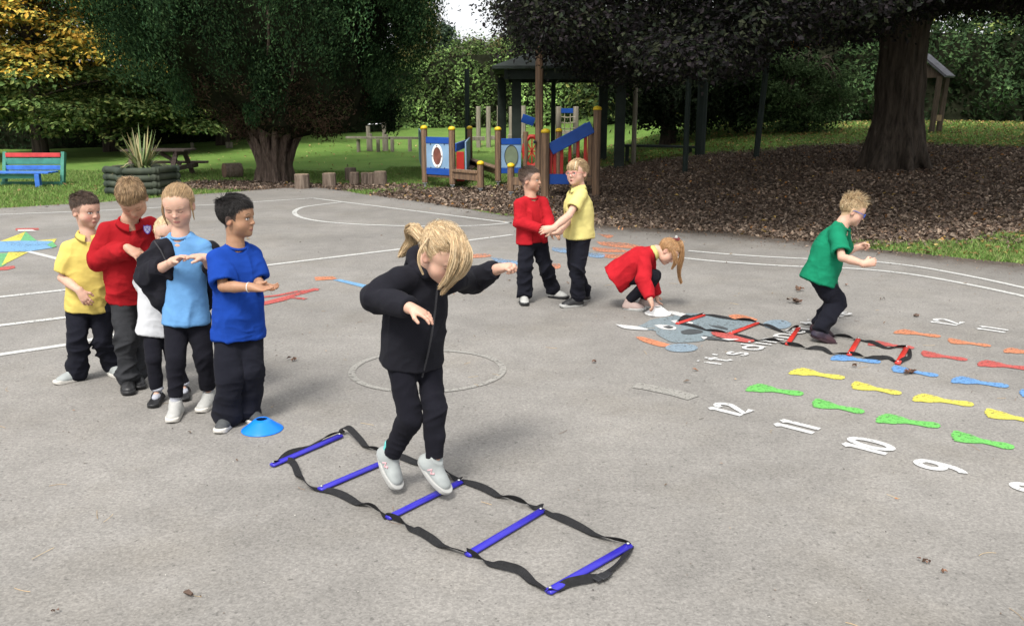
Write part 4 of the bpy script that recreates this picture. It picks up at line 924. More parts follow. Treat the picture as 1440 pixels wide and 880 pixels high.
for x in (xL + .3, xR - .3):
    m = MB(); m.bar((x, Yt - .72, 0), (x, Yt - .22, zt - .02), .045, .1, up=(1, 0, 0)); m.bar((x, Yt + .72, 0), (x, Yt + .22, zt - .02), .045, .1, up=(1, 0, 0)); m.bar((x + .05, Yt - .85, zs_ - .06), (x + .05, Yt + .85, zs_ - .06), .045, .1); m.bar((x + .05, Yt - .4, zt - .06), (x + .05, Yt + .4, zt - .06), .045, .08)
    m.build('a_frame', M_PIC, pt_, (x, Yt, 0))
m = MB(); m.bar((xR - .75, Yt, zt - .05), (xR - .3, Yt, .3), .07); m.build('brace', M_PIC, pt_, (xR - .4, Yt, .4))
# log planter with spiky plant
M_LOGG = pmat('green_log_timber', (.030, .042, .030), rough=.8, var=.3, scale=5, hue=(.05, .058, .040))
Yq = 15.7; s_ = Yq / 1250 * XK; pc = V3((191 - 720) * s_, Yq, 0); pl = empty('log_planter', pc); tag(pl, 'hexagonal planter of stacked dark green half logs', 'planter')
Rh = .56
for lv in range(4):
    m = MB()
    for k_ in range(6):
        a0 = k_ * math.pi / 3 + .25; a1 = a0 + math.pi / 3; p0 = pc + V3(Rh * math.cos(a0), Rh * math.sin(a0), .075 + lv * .118 + .012 * (k_ % 2)); p1 = pc + V3(Rh * math.cos(a1), Rh * math.sin(a1), .075 + lv * .118 + .012 * (k_ % 2)); d = nrm(p1 - p0) * .07
        m.tube([p0 - d, p0 - d * .8, p1 + d * .8, p1 + d], [.05, .06, .06, .05], 10)
    m.build('log_course', M_LOGG, pl, pc, smooth=True)
m = MB(); m.lathe(pc, [(.5, .3), (.5, .4), (.3, .44), (.05, .45)], 12); m.build('soil', pmat('soil', (.04, .03, .022), rough=1), pl, pc)
sp_ = MB(); 
for k_ in range(95):
    a = rng.uniform(0, 6.283); el_ = rng.uniform(.15, 1.0); L_ = rng.uniform(.45, .8) if el_ > .5 else rng.uniform(.4, .75); droop = (1 - el_) * 1.0
    d = V3(math.cos(a), math.sin(a), 0); t = np.linspace(0, 1, 7)[:, None]; b_ = pc + d * rng.uniform(0, .12) + [0, 0, .42]
    p = b_ + d * (L_ * (1 - el_ * .75) * t) + V3(0, 0, 1) * (L_ * (.55 + .5 * el_) * t - droop * L_ * .9 * t * t)
    w = np.cross(d, (0, 0, 1)); ww = (.022 * (1 - t) ** .6 + .001); v = np.concatenate([p - w * ww, p + w * ww]); n = 7
    col = np.array([(.12, .17, .06), (.2, .22, .08), (.30, .25, .12), (.32, .30, .16), (.1, .14, .05)][rng.integers(0, 5)])
    sp_.add(v, np.array([(i, i + 1, n + i + 1, n + i) for i in range(n - 1)]), 0, col)
o = sp_.build('spiky_plant', pmat('strap_leaf', (.1, .1, .05), rough=.6, attr=True, var=.15), None, pc + [0, 0, .43]); tag(o, 'spiky plant with drooping yellowish strap leaves growing in the log planter', 'plant')
# logs and stumps
M_LOG = mat_bark('log_side', (.09, .065, .05), (.24, .19, .15), (7, 7, 1.2), .6); M_CUT = pmat('cut_wood', (.33, .25, .17), rough=.85, var=.2, scale=9, hue=(.22, .16, .11))
def stump(px, py0, py1, w, lab, a=0, dark=1.0):
    b = hit(px, py1); zt = at(px, py0, b[1])[2]; h = zt - b[2]; r = w * b[1] / 1250 / 2; o = MB()
    o.lathe(b, [(r * 1.04, -.06), (r, h * .3), (r * .98, h - .015), (r * .93, h)], 18, wob=.045, rot=rotz(a)); 
    o = o.build('log_stump', M_LOG, None, b); c = MB(); c.lathe(b + [0, 0, h], [(r * .93, -.001), (r * .8, .004), (.005, .007)], 18, wob=.045, rot=rotz(a)); c.build('cut_face', M_CUT, o, b + [0, 0, h]); tag(o, lab, 'log stump', 'upright log stumps at the lawn edge')
stump(425, 245, 265, 21, 'upright log stump just right of the cypress trunk, with a hole behind it', .3)
stump(464, 243.5, 263, 19, 'lone upright log stump, second one right of the cypress trunk', 1.2)
stump(493, 236, 254, 16, 'tall dark stump at the back left of the stump cluster', 2)
stump(499, 242.5, 260, 14, 'greyish front left stump of the cluster', .7)
stump(514, 243, 259.5, 13, 'narrow stump in the middle of the cluster', 2.6)
stump(523, 243, 260.5, 12, 'third stump along the front of the cluster', .1)
stump(535, 241, 261, 18, 'widest stump at the right end of the cluster, nearest the play frame', 1.7)
b = hit(327, 250); m = MB(); ax = nrm(V3(.75, .55, 0)); r = .165
M = frame(nrm(np.cross(ax, (0, 0, 1))), V3(0, 0, 1), ax); m.lathe(b + [0, 0, r - .02], [(r * .98, -.17), (r, -.15), (r, .17), (r * .97, .19)], 18, rot=M, wob=.03)
o = m.build('fallen_log', M_LOG, None, b, smooth=False); c = MB(); c.lathe(b + V3(0, 0, r - .02) - ax * .172, [(r * .95, .0), (r * .8, -.006), (.01, -.008)], 18, rot=M, wob=.03); c.build('cut_face', pmat('cut_wood_dark', (.12, .075, .05), var=.3, scale=14), o, b); tag(o, 'short log lying on its side on the lawn, left of the cypress trunk', 'log')
# ------------------------------------------------------------ painted markings (all children of the playground surface)
def paint(name, col, wear=.15, grain=.24):
    m, nt, b, N, L = newmat(name); tc = N('ShaderNodeTexCoord')
    v = N('ShaderNodeTexVoronoi'); v.inputs['Scale'].default_value = 150; L(tc.outputs['Object'], v.inputs['Vector']); sp = N('ShaderNodeSeparateColor'); L(v.outputs['Color'], sp.inputs[0])
    r = N('ShaderNodeMapRange'); r.inputs[3].default_value = 1 - grain; r.inputs[4].default_value = 1 + grain; L(sp.outputs[0], r.inputs[0])
    s = N('ShaderNodeVectorMath'); s.operation = 'SCALE'; s.inputs[0].default_value = col; L(r.outputs[0], s.inputs['Scale']); L(s.outputs[0], b.inputs['Base Color'])
    b.inputs['Roughness'].default_value = .6; b.inputs['Specular IOR Level'].default_value = .35
    n = N('ShaderNodeTexNoise'); n.inputs['Scale'].default_value = 38; n.inputs['Detail'].default_value = 5; L(tc.outputs['Object'], n.inputs['Vector'])
    n2 = N('ShaderNodeTexNoise'); n2.inputs['Scale'].default_value = 2.5; n2.inputs['Detail'].default_value = 3; L(tc.outputs['Object'], n2.inputs['Vector'])
    a = N('ShaderNodeMath'); a.operation = 'MULTIPLY_ADD'; a.inputs[1].default_value = .45; L(n2.outputs[0], a.inputs[0]); L(n.outputs[0], a.inputs[2])
    c = N('ShaderNodeMapRange'); lo = .40 + wear * .75; c.inputs[1].default_value = lo; c.inputs[2].default_value = lo + .14; L(a.outputs[0], c.inputs[0])
    L(c.outputs[0], b.inputs['Alpha']); return m
PW_ = paint('white_line_paint', (.44, .44, .42), .14); PF = paint('faded_line_paint', (.228, .220, .200), .16); PWN = paint('bright_white_paint', (.47, .47, .46), .14)
PG = paint('green_paint', (.11, .36, .08), .17); PY = paint('yellow_paint', (.47, .42, .07), .17); PB = paint('blue_paint', (.10, .22, .42), .18); PR = paint('red_marking_paint', (.36, .075, .065), .18); PO = paint('orange_paint', (.43, .17, .09), .20)
PGR = paint('wolf_grey_paint', (.155, .19, .205), .12); PGD = paint('dark_grey_paint', (.055, .06, .063), .1); PLB = paint('pale_blue_paint', (.17, .22, .26), .15); PTQ = paint('green_star_paint', (.10, .30, .13), .1); PSB = paint('sky_blue_paint', (.13, .27, .43), .15); POF = paint('faded_orange_paint', (.46, .19, .11), .3); PBF = paint('faded_blue_paint', (.17, .26, .38), .3)
lvl = [0]
def mark(name, mb, mat, label=None):
    pts = np.concatenate(mb.v); c = pts.mean(0); o = mb.build(name, mat, pg, c)
    if label: o['label'] = label
    return o
def G(px, py, z=.004): return gnd(px, py, z)
def strip(mb, pts, w, z=.004, closed=False):
    p = np.array([np.asarray(q, float)[:2] for q in pts]); t = np.roll(p, -1, 0) - np.roll(p, 1, 0) if closed else np.gradient(p, axis=0)
    t /= np.linalg.norm(t, axis=1)[:, None]; n = np.stack([-t[:, 1], t[:, 0]], 1) * w / 2; a = p + n; b = p - n; m = len(p)
    v = np.concatenate([np.c_[a, np.full(m, z)], np.c_[b, np.full(m, z)]]); mb.add(v, np.array([(i, m + i, m + (i + 1) % m, (i + 1) % m) for i in range(m if closed else m - 1)])); return mb
def smoothpts(pts, n=8):
    pts = np.array(pts, float); out = []
    P = np.concatenate([[2 * pts[0] - pts[1]], pts, [2 * pts[-1] - pts[-2]]])
    for i in range(1, len(P) - 2):
        for t in np.arange(n) / n: out.append(.5 * (2 * P[i] + (P[i + 1] - P[i - 1]) * t + (2 * P[i - 1] - 5 * P[i] + 4 * P[i + 1] - P[i + 2]) * t * t + (3 * P[i] - P[i - 1] - 3 * P[i + 1] + P[i + 2]) * t ** 3))
    return np.array(out + [pts[-1]])
def line(px, w=.068, mat=PW_, name='painted_line', label=None, sm=False, z=.004):
    g = [gnd(*q) for q in px]; g = smoothpts(g) if sm else smoothpts(g, 1); return mark(name, strip(MB(), g, w, z), mat, label)
line([(-40, 304), (0, 302), (130, 297), (300, 288), (440, 279)], label='white court line running behind the queue')
line([(440, 279), (600, 299), (720, 314), (735, 316.2)], label='white court line slanting from the far corner')
line([(480, 284.5), (455, 287.5), (425, 292), (414, 299), (425, 306.5), (460, 312.5), (520, 316.5), (600, 318.5), (670, 317.5), (722, 313.5)], label='curved white court line', sm=True)
line([(366, 374.5), (560, 351), (720, 330.5)], label='white line running to the red cardigan child')
line([(250, 390), (366, 374.5)], label='white line between the queue')
line([(-60, 423), (0, 418), (88, 408.5)]); line([(-60, 465), (0, 458), (90, 447)]); line([(-60, 507), (0, 499), (95, 485), (200, 463), (280, 448)])
line([(88, 408.5), (160, 399)]); line([(90, 447), (210, 430)]); line([(40, 354), (72, 362), (110, 372)])
line([(968, 353), (1040, 359), (1130, 364), (1200, 366), (1280, 374), (1360, 388), (1440, 405), (1520, 424)], .062, sm=True, label='far one of the two wavy white lines at right')
line([(950, 362), (1010, 368), (1100, 374), (1200, 378), (1280, 386), (1360, 400), (1440, 417), (1520, 437)], .062, sm=True, label='near one of the two wavy white lines at right')
cc = (gnd(495, 521) + gnd(708, 519)) / 2; strip_ = [cc + V3(.44 * math.cos(a), .42 * math.sin(a), 0) for a in np.linspace(0, 6.283, 49)[:-1]]
mark('painted_circle', strip(MB(), strip_, .040, closed=True), PF, 'faded ring painted behind the jumping girl')
line([(893, 542), (912, 545), (950, 553), (975, 560)], .1, PF, 'faded_patch', 'faded smear of old paint before the wolf picture')
# footprints
FT = [(-.02, .0), (-.012, .028), (.02, .042), (.08, .036), (.13, .030), (.17, .038), (.21, .050), (.245, .054), (.262, .052), (.268, .044), (.262, .036), (.276, .033), (.284, .025), (.278, .018), (.289, .014), (.295, .005), (.288, -.002), (.297, -.008), (.302, -.018), (.293, -.024), (.298, -.034), (.298, -.050), (.280, -.058), (.255, -.050), (.21, -.046), (.15, -.034), (.09, -.034), (.03, -.038), (-.008, -.026)]
def footprint(toe, heel, mat, mir, label):
    a = gnd(*heel); b = gnd(*toe); u = nrm(b - a); w = V3(-u[1], u[0], 0) * (1 if mir else -1); s = np.linalg.norm(b - a) / .32
    P = [a + u * (x + .02) * s + w * y * s * (1.3 if x < .07 else 1.1 if x < .16 else 1.65) + [0, 0, .004] for x, y in FT]
    mark('painted_footprint', MB().poly(P if mir == 0 else P[::-1]), mat, label)
rows = [(PG, 'green', [((1052, 544), (1130, 555)), ((1141, 566), (1216, 580)), ((1232.5, 587), (1323, 600)), ((1336, 612), (1427, 630))]),
        (PY, 'yellow', [((1113, 521), (1188, 532.5)), ((1196, 541), (1268, 554)), ((1284, 558), (1370, 570)), ((1383, 580), (1470, 596))]),
        (PB, 'blue', [((1169, 502), (1239, 510)), ((1252.5, 518), (1320, 529)), ((1338, 533), (1419, 544)), ((1432, 552), (1510, 566))]),
        (PR, 'red', [((1222, 482), (1286, 490)), ((1294, 497), (1361, 506.5)), ((1374.6, 510), (1455, 520))]),
        (PO, 'orange', [((1259, 465.5), (1323, 474)), ((1331.7, 479), (1394, 487)), ((1411, 492), (1480, 500))])]
for mt, nm, L_ in rows:
    for k, (t, h) in enumerate(L_): footprint(t, h, mt, k % 2, f"{nm} painted footprint, {['first', 'second', 'third', 'fourth'][k]} from the wolf end of its row")
# numerals and letters as strokes: unit height 1, width about .55
def arc(cx, cy, rx, ry, a0, a1, n=14): return [(cx + rx * math.cos(R(a)), cy + ry * math.sin(R(a))) for a in np.linspace(a0, a1, n)]
GL = {'1': (.30, [[(.22, .98), (.22, 0)], [(.08, .80), (.24, .96)]]), '0': (.58, [arc(.27, .5, .25, .46, 0, 360, 28)]),
      '2': (.56, [arc(.26, .70, .22, .26, 165, -20, 12) + [(.03, .02), (.52, .02)]]), '9': (.56, [arc(.27, .70, .23, .26, -10, 350, 22), [(.49, .66)] + arc(.20, .52, .29, .50, 20, -80, 10)]),
      '8': (.56, [arc(.27, .72, .19, .23, 0, 360, 20), arc(.27, .26, .24, .25, 0, 360, 22)]),
      'i': (.24, [[(.1, 0), (.1, .62)], [(.1, .82), (.1, .90)]]), 't': (.36, [[(.14, .92), (.14, .1), (.28, .03)], [(.0, .62), (.30, .62)]]), "'": (.18, [[(.08, .95), (.08, .75)]]),
      's': (.46, [arc(.2, .46, .15, .15, 40, 270, 10) + arc(.2, .16, .16, .15, 90, -140, 10)[1:]]), 'd': (.58, [arc(.23, .31, .20, .30, 0, 360, 20), [(.44, .95), (.44, 0)]]),
      'n': (.54, [[(.06, 0), (.06, .62)], [(.06, .4)] + arc(.24, .40, .17, .21, 160, 0, 8) + [(.41, 0)]]), 'e': (.52, [[(.05, .32), (.42, .32)] + arc(.23, .31, .20, .30, 0, 310, 18)]), 'r': (.38, [[(.06, 0), (.06, .62)], [(.06, .4)] + arc(.24, .40, .17, .21, 160, 70, 6)]), ' ': (.10, []),
      'm': (.80, [[(.06, 0), (.06, .62)], [(.06, .4)] + arc(.22, .42, .15, .19, 160, 0, 7) + [(.37, 0)], [(.37, .4)] + arc(.53, .42, .15, .19, 160, 0, 7) + [(.68, 0)]])}
def text(s, o, bvec, uvec, stroke, mat, name, label, gap=.10):
    """o: world origin of the base line, bvec/uvec: world vectors of one unit"""
    mb = MB(); x = 0; k = 0
    for ch in s:
        w, st = GL[ch]
        for pl_ in st:
            closed = len(pl_) > 15 and math.dist(pl_[0], pl_[-1]) < .02
            pts = [o + bvec * (x + a) + uvec * b for a, b in (pl_[:-1] if closed else pl_)]
            strip(mb, pts, stroke, .004 + .0006 * k, closed); k += 1
        x += w + gap
    return mark(name, mb, mat, label)
u = gnd(1084, 598.5) - gnd(1138.8, 612.5); bv = (gnd(1148, 607) - gnd(1138.8, 612.5)) / .40
uh = np.linalg.norm(u); 
for s, (px, py), lab, sc in (('12', (1038, 587), 'painted white number 12 before the green footprints', .92), ('11', (1139, 612.5), 'painted white number 11 before the green footprints', 1), ('10', (1242, 642.5), 'painted white number 10 before the green footprints', 1.0), ('9', (1352, 671), 'painted white number 9 before the green footprints', 1.0), ('8', (1496, 706), 'painted white 8 cut by the picture edge', 1.0)):
    text(s, gnd(px, py), bv * sc * .95, u * sc, .037, PWN, 'painted_number', lab)
u2 = gnd(1305, 452.5) - gnd(1345, 458.5); u2 = nrm(u2) * uh
for s, (px, py), lab in (('12', (1343, 459.5), 'far painted white number 12 beyond the orange footprints'), ('11', (1411, 469.5), 'far painted white number 11 beyond the orange footprints')):
    text(s, gnd(px, py), nrm(bv) * .19, u2 * .9, .037, PWN, 'painted_number', lab)
o0 = gnd(1011, 514); o1 = gnd(1105, 478.5); ln = np.linalg.norm(o1 - o0)
uu = gnd(973, 508.5) - gnd(1011, 514)
text("it's dinner time", o0, (o1 - o0) / 3.1, uu * 1.0, .026, PWN, 'painted_words', "white painted words it's dinner time beside the wolf picture", gap=.06)
# wolf head (plain grey shapes)
def blob(px, mat, name, z, label=None, n=8):
    P = smoothpts([gnd(*q) for q in px] + [gnd(*px[0])], n)[:-1]; P[:, 2] = z
    a = P[:, 0] * np.roll(P[:, 1], -1) - np.roll(P[:, 0], -1) * P[:, 1]
    if a.sum() < 0: P = P[::-1]
    mb = MB(); n_ = len(P); c = P.mean(0); mb.add(np.concatenate([P, [c]]), np.array([(i, (i + 1) % n_, n_) for i in range(n_)])); return mark(name, mb, mat, label)
def Z1(x, y): return (880 + x / 4.8, 410 + y / 4.8)
blob([Z1(*q) for q in [(130, 215), (180, 190), (300, 170), (400, 150), (560, 155), (700, 175), (860, 200), (870, 225), (760, 250), (640, 290), (560, 310), (520, 335), (420, 345), (320, 345), (260, 320), (210, 290), (190, 265), (60, 255)]], PGR, 'wolf_face', .004, 'grey painted wolf head beside the red ladder')
blob([Z1(*q) for q in [(-70, 225), (0, 232), (80, 240), (155, 262), (70, 262), (-20, 250)]], PWN, 'wolf_ear', .0065); blob([Z1(*q) for q in [(250, 140), (320, 137), (400, 155), (415, 180), (340, 165)]], PWN, 'wolf_ear', .0065)
blob([Z1(*q) for q in [(190, 232), (240, 228), (330, 240), (330, 262), (250, 258)]], PWN, 'wolf_eye', .0065); blob([Z1(*q) for q in [(250, 244), (290, 238), (322, 248), (290, 256)]], PGD, 'wolf_pupil', .009)
blob([Z1(*q) for q in [(300, 200), (360, 198), (450, 212), (430, 226), (340, 220)]], PWN, 'wolf_eye', .0065); blob([Z1(*q) for q in [(360, 208), (395, 204), (420, 212), (390, 220)]], PGD, 'wolf_pupil', .009)
blob([Z1(*q) for q in [(370, 272), (430, 258), (500, 264), (520, 280), (450, 292), (385, 290)]], PGD, 'wolf_nose', .0065)
blob([Z1(*q) for q in [(520, 300), (600, 315), (660, 328), (700, 340), (600, 330), (540, 325)]], PGD, 'wolf_mouth', .0065); blob([Z1(*q) for q in [(560, 232), (650, 240), (690, 262), (620, 250)]], PGD, 'wolf_mouth', .0068)
blob([Z1(*q) for q in [(575, 280), (650, 278), (760, 300), (850, 325), (862, 345), (790, 348), (660, 322), (590, 300)]], PR, 'wolf_tongue', .009, 'red painted tongue of the wolf')
for q in ((505, 312, 550, 330), (640, 325, 760, 338)): blob([Z1(q[0], q[1]), Z1(q[2], q[1] + 4), Z1((q[0] + q[2]) / 2, q[3])], PWN, 'wolf_tooth', .010)
def ell(px, py, rx, ry, mat, name, label=None): blob([(px + rx * math.cos(a), py + ry * math.sin(a)) for a in np.linspace(0, 6.283, 13)[:-1]], mat, name, .0045, label)
ell(958.5, 489.7, 23, 6, PLB, 'painted_spot', 'pale blue painted spot nearest the camera'); ell(1093, 456.8, 20, 6.5, PLB, 'painted_spot', 'pale blue painted spot behind the ladder')
blob([(893, 474), (905, 474.5), (925, 480), (944, 486), (930, 488), (905, 481)], PO, 'painted_stroke', .004, 'orange painted stroke left of the wolf'); blob([(1024, 444), (1040, 443), (1065, 450), (1052, 452), (1030, 449)], PO, 'painted_stroke', .005)
# left markings: star, red squiggle, strokes
def flat(px, mat, name, z=.004, label=None):
    P = np.array([gnd(*q) for q in px]); P[:, 2] = z; a = P[:, 0] * np.roll(P[:, 1], -1) - np.roll(P[:, 0], -1) * P[:, 1]
    if a.sum() < 0: P = P[::-1]
    return mark(name, MB().poly(P), mat, label)
flat([(0, 340), (36, 326), (28, 340)], PY, 'star_ray', label='yellow ray of the painted compass star'); flat([(36, 326), (52, 339), (28, 340)], PTQ, 'star_ray'); flat([(52, 339), (80, 336), (76, 342)], PY, 'star_ray')
flat([(-60, 341), (0, 340), (28, 339), (74, 339.5), (74, 349), (40, 354), (0, 355), (-60, 358)], PSB, 'star_band', .005, 'pale blue band across the painted star')
flat([(-40, 360), (12, 356), (8, 372), (-30, 395)], PTQ, 'star_ray'); flat([(2, 374), (12, 355), (40, 355)], PY, 'star_ray', .0045); flat([(74, 349), (80, 347), (74, 340), (66, 345)], PTQ, 'star_ray', .006)
flat([(22, 321.5), (54, 321), (55, 323.5), (22, 324.5)], PR, 'compass_letter', label='small red letter mark above the painted star'); flat([(25, 323.6), (45, 323.2), (52, 325.6), (25, 326)], PWN, 'compass_letter', .006); flat([(-10, 377), (20, 374), (22, 377), (10, 380), (-10, 381)], PR, 'compass_letter')
line([(368, 427), (385, 423), (430, 411), (446, 406)], .07, PR, 'painted_squiggle', 'long red painted squiggle beside the boy in the blue shirt'); line([(362, 419), (390, 416), (420, 410), (448, 408)], .055, PR, 'painted_squiggle', z=.0045); line([(368, 429), (395, 423), (410, 419), (430, 421)], .06, PR, 'painted_squiggle', z=.005)
flat([(442, 390), (470, 389), (474, 393), (444, 395)], PO, 'painted_stroke', label='short orange stroke at the start of the faded blue stroke'); flat([(468, 394), (478, 393), (524, 403), (520, 407)], PSB, 'painted_stroke', label='long faded blue stroke behind the jumping girl')
for q in ([(663, 358), (684, 357), (690, 361), (664, 363)], [(838, 340), (880, 342), (905, 348), (890, 350), (850, 346)], [(832, 348), (870, 350), (880, 355), (840, 354)], [(848, 357), (890, 358), (880, 363), (852, 363)], [(775, 371), (788, 372), (786, 378), (774, 377)], [(840, 329), (862, 331), (855, 335)]): blob(q, POF, 'painted_stroke', .004)
for q in ([(690, 362), (730, 368), (735, 373), (700, 369)], [(776, 348), (800, 350), (798, 356), (778, 353)], [(826, 355), (850, 358), (846, 363), (828, 361)]): blob(q, PBF, 'painted_stroke', .0045)
# ------------------------------------------------------------ people
def skin_mat():
    m = pmat('skin', (.6, .4, .3), rough=.55, var=.05, scale=30, attr=True, spec=.35, sss=.12, bump=.05, bscale=250); return m
M_SKIN = skin_mat()
def cloth(name, col, var=.13, bump=.32, rough=.95, sheen=.0, scale=9, bscale=26): return pmat(name, col, rough=rough, var=var, scale=scale, bump=bump, bscale=bscale, spec=.08, sheen=sheen)
C_YEL = cloth('yellow_cotton', (.52, .41, .11)); C_RED = cloth('red_knit', (.27, .010, .014), bscale=30, bump=.4); C_RED2 = cloth('red_fleece', (.33, .012, .018)); C_WHT = cloth('white_cotton', (.47, .48, .50)); C_LBL = cloth('light_blue_cotton', (.11, .255, .47))
C_BLU = cloth('royal_blue_cotton', (.009, .042, .25)); C_GRN = cloth('green_cotton', (.008, .16, .082)); C_BLK = cloth('black_fleece', (.012, .012, .016), sheen=.02); C_NVY = cloth('black_trouser', (.0095, .010, .015), sheen=.02); C_GRY = cloth('charcoal_trouser', (.030, .031, .034)); C_LEG = cloth('black_legging', (.009, .009, .013), sheen=.02)
C_PYL = cloth('pale_yellow_cotton', (.52, .46, .17))
S_GRY = pmat('shoe_grey', (.20, .21, .21), rough=.7, var=.12, scale=25, bump=.2, bscale=300); S_WHT = pmat('shoe_white', (.34, .34, .325), rough=.6, var=.08, scale=20); S_SOLE = pmat('shoe_sole', (.50, .48, .44), rough=.7, var=.1, scale=20)
S_BLK = pmat('shoe_black', (.014, .014, .015), rough=.45, var=.2, scale=20, spec=.4); S_DGR = pmat('shoe_dark_grey', (.055, .058, .06), rough=.7, var=.2, scale=30); S_PNK = pmat('shoe_pinkish', (.33, .25, .225), rough=.7, var=.1); S_LGR = pmat('shoe_light_grey', (.28, .30, .295), rough=.65, var=.1, scale=25); S_PUR = pmat('shoe_purple_navy', (.022, .018, .032), rough=.6, var=.3, scale=20, hue=(.028, .010, .014)); S_PSOLE = pmat('sole_maroon', (.020, .009, .012), rough=.7)
S_SOCKW = cloth('white_sock', (.34, .35, .39)); S_TEAL = cloth('teal_sock', (.13, .48, .46)); S_LACE = pmat('pale_lace', (.22, .22, .215), rough=.8); S_TEALP = pmat('pale_teal_trim', (.32, .52, .52), rough=.6); S_PINKP = pmat('pale_pink_logo', (.58, .36, .38), rough=.6)
M_HAIR = pmat('hair', (.2, .14, .08), rough=.5, var=.18, scale=60, attr=True, spec=.35, stretch=(1, 1, 1)); M_WB = pmat('white_wristband', (.6, .6, .58), rough=.5)
def limbhit(parent, px, py, L, away):
    """point on the view ray of (px,py) at bone length L from parent; away: +1 farther, -1 nearer"""
    d = nrm(ray(px, py)); o = C0 - parent; b = o @ d; c = o @ o - L * L; q = b * b - c
    if q < 0: return C0 + d * (-b), math.sqrt(max(0, o @ o - b * b))
    return C0 + d * (-b + away * math.sqrt(q)), L
SK_PALE = (.50, .305, .225); SK_MED = (.44, .26, .18); SK_TAN = (.31, .17, .10)
def hairline(y):
    return np.interp(y, [-.12, -.06, -.03, -.012, .008, .022, .030, .045, .062, .075, .1], [-.075, -.07, -.045, -.012, -.006, -.022, .012, .040, .055, .060, .064])
HEAD_C = V3(0, -.018, .026); HEAD_R = V3(.074, .092, .078)
def headfield(F, T, s, nose=1.0, cheek=1.0):
    """T(local)->world, s scale, M rotation"""
    M = T.M; W = T
    e = lambda c, r, k=.012, op='u', Mx=None: F.el(W(c), np.array(r) * s, M if Mx is None else Mx, k * s, op)
    e((0, -.018, .026), (.074, .092, .078)); e((0, .014, .016), (.067, .068, .064), .03); e((0, .016, -.040), (.055, .061, .062), .03)
    for q in (-1, 1): e((q * .036, .036, -.046), (.028 * cheek, .028, .028), .025)
    e((0, .020, -.074), (.044, .046, .028), .03); e((0, .057, -.092), (.019, .017, .014), .025)
    for q in (-1, 1): e((q * .030, .083, -.007), (.017, .012, .010), .012, 's')
    for q in (-1, 1): e((q * .030, .0605, -.009), (.0145, .0145, .0135), .004)
    for q in (-1, 1): F.rc(W((q * .016, .076, .010)), W((q * .042, .067, .009)), .005 * s, .004 * s, .012 * s)
    F.rc(W((0, .074, -.004)), W((0, .088, -.030)), .0065 * s, .0085 * s * nose, .012 * s); e((0, .089, -.034), (.0085, .008, .0075), .006)
    for q in (-1, 1): e((q * .0095, .081, -.036), (.0065, .008, .006), .005)
    e((0, .0725, -.0575), (.010, .010, .010), .012); e((0, .0745, -.064), (.0185, .0085, .0042), .004); e((0, .0735, -.0715), (.015, .0085, .0048), .004)
    for q in (-1, 1):
        a = q * R(18); Mx = M @ np.array([[math.cos(a), -math.sin(a), 0], [math.sin(a), math.cos(a), 0], [0, 0, 1]])
        e((q * .074, -.012, -.016), (.009, .018, .028), .006, 'u', Mx); e((q * .083, -.008, -.014), (.006, .010, .017), .006, 's', Mx)
class Tr:
    def __init__(s, o, M, sc): s.o = np.asarray(o, float); s.M = M; s.s = sc
    def __call__(s, p): return s.o + s.M @ (np.asarray(p, float) * s.s)
    def inv(s, P): return (P - s.o) @ s.M / s.s
def facepaint(L, col, skin, lips=(.45, .16, .14), brow=(.2, .13, .08), eyes='open', iris=(.05, .035, .03), gaze=0, hair=None, hmask=None, blush=.25, mouth=0):
    x, y, z = L.T; ax = np.abs(x); fr = y > .045
    sk = np.array(skin)
    b = np.exp(-(((ax - .038) / .018) ** 2 + ((z + .040) / .018) ** 2)) * (y > .02); b2 = np.exp(-((x / .012) ** 2 + ((z + .034) / .010) ** 2)) * (y > .07)
    ear = (ax > .072) & (z > -.05) & (z < .02) & (np.abs(y + .012) < .022)
    w = (np.clip(b + b2 * .6, 0, 1) * blush)[:, None]; col[:] = col * (1 - w) + w * np.array([.58, .20, .17]); col[ear] = col[ear] * .82 + np.array([.5, .16, .12]) * .18
    if hair is not None and hmask is not None: h = hmask(L)[:, None]; col[:] = col * (1 - h) + h * np.array(hair)
    lp = sstep(1.15, .75, (x / .0195) ** 2 + ((z + .068) / .0082) ** 2) * fr * .75; col[:] = col * (1 - lp[:, None]) + lp[:, None] * np.array(lips)
    if mouth: mo = fr & ((x / (.010)) ** 2 + ((z + .069) / .0055) ** 2 < 1)
    else: mo = fr & (ax < .0165) & (np.abs(z + .0680) < .0013)
    col[mo] = np.array([.09, .02, .02]) if mouth else col[mo] * .45
    nz = fr & (((ax - .0055) / .0032) ** 2 + ((z + .0405) / .0022) ** 2 < 1) & (y > .07); col[nz] *= .35
    bw = sstep(1.1, .6, ((ax - .031) / .017) ** 2 + ((z - .0135 - .004 * np.cos((ax - .031) * 90)) / .0035) ** 2) * fr * .7; col[:] = col * (1 - bw[:, None]) + bw[:, None] * np.array(brow)
    if eyes == 'open':
        e = ((ax - .030) / .0128) ** 2 + ((z + .0085) / .0060) ** 2; m = fr & (e < 1.0); col[m] = (.60, .57, .55)
        gx = np.sign(x) * .030 + gaze; i = fr & (e < 1.0) & ((x - gx) ** 2 + (z + .008) ** 2 < .0056 ** 2); col[i] = iris; i = fr & (e < 1.0) & ((x - gx) ** 2 + (z + .008) ** 2 < .0028 ** 2); col[i] = (.008, .008, .008)
        l = fr & (e >= .85) & (e < 1.75) & (z > -.0075); col[l] = np.array(brow) * .35; l = fr & (e >= 1.0) & (e < 1.35) & (z < -.0075); col[l] *= .7
    else:
        e = ((ax - .030) / .0135) ** 2 + ((z + .0085) / .0075) ** 2; l = fr & (np.abs(e - .9) < .42) & (z < -.0105); col[l] = np.array(brow) * .45
        l = fr & (np.abs(e - 1.1) < .14) & (z > -.004); col[l] *= .72
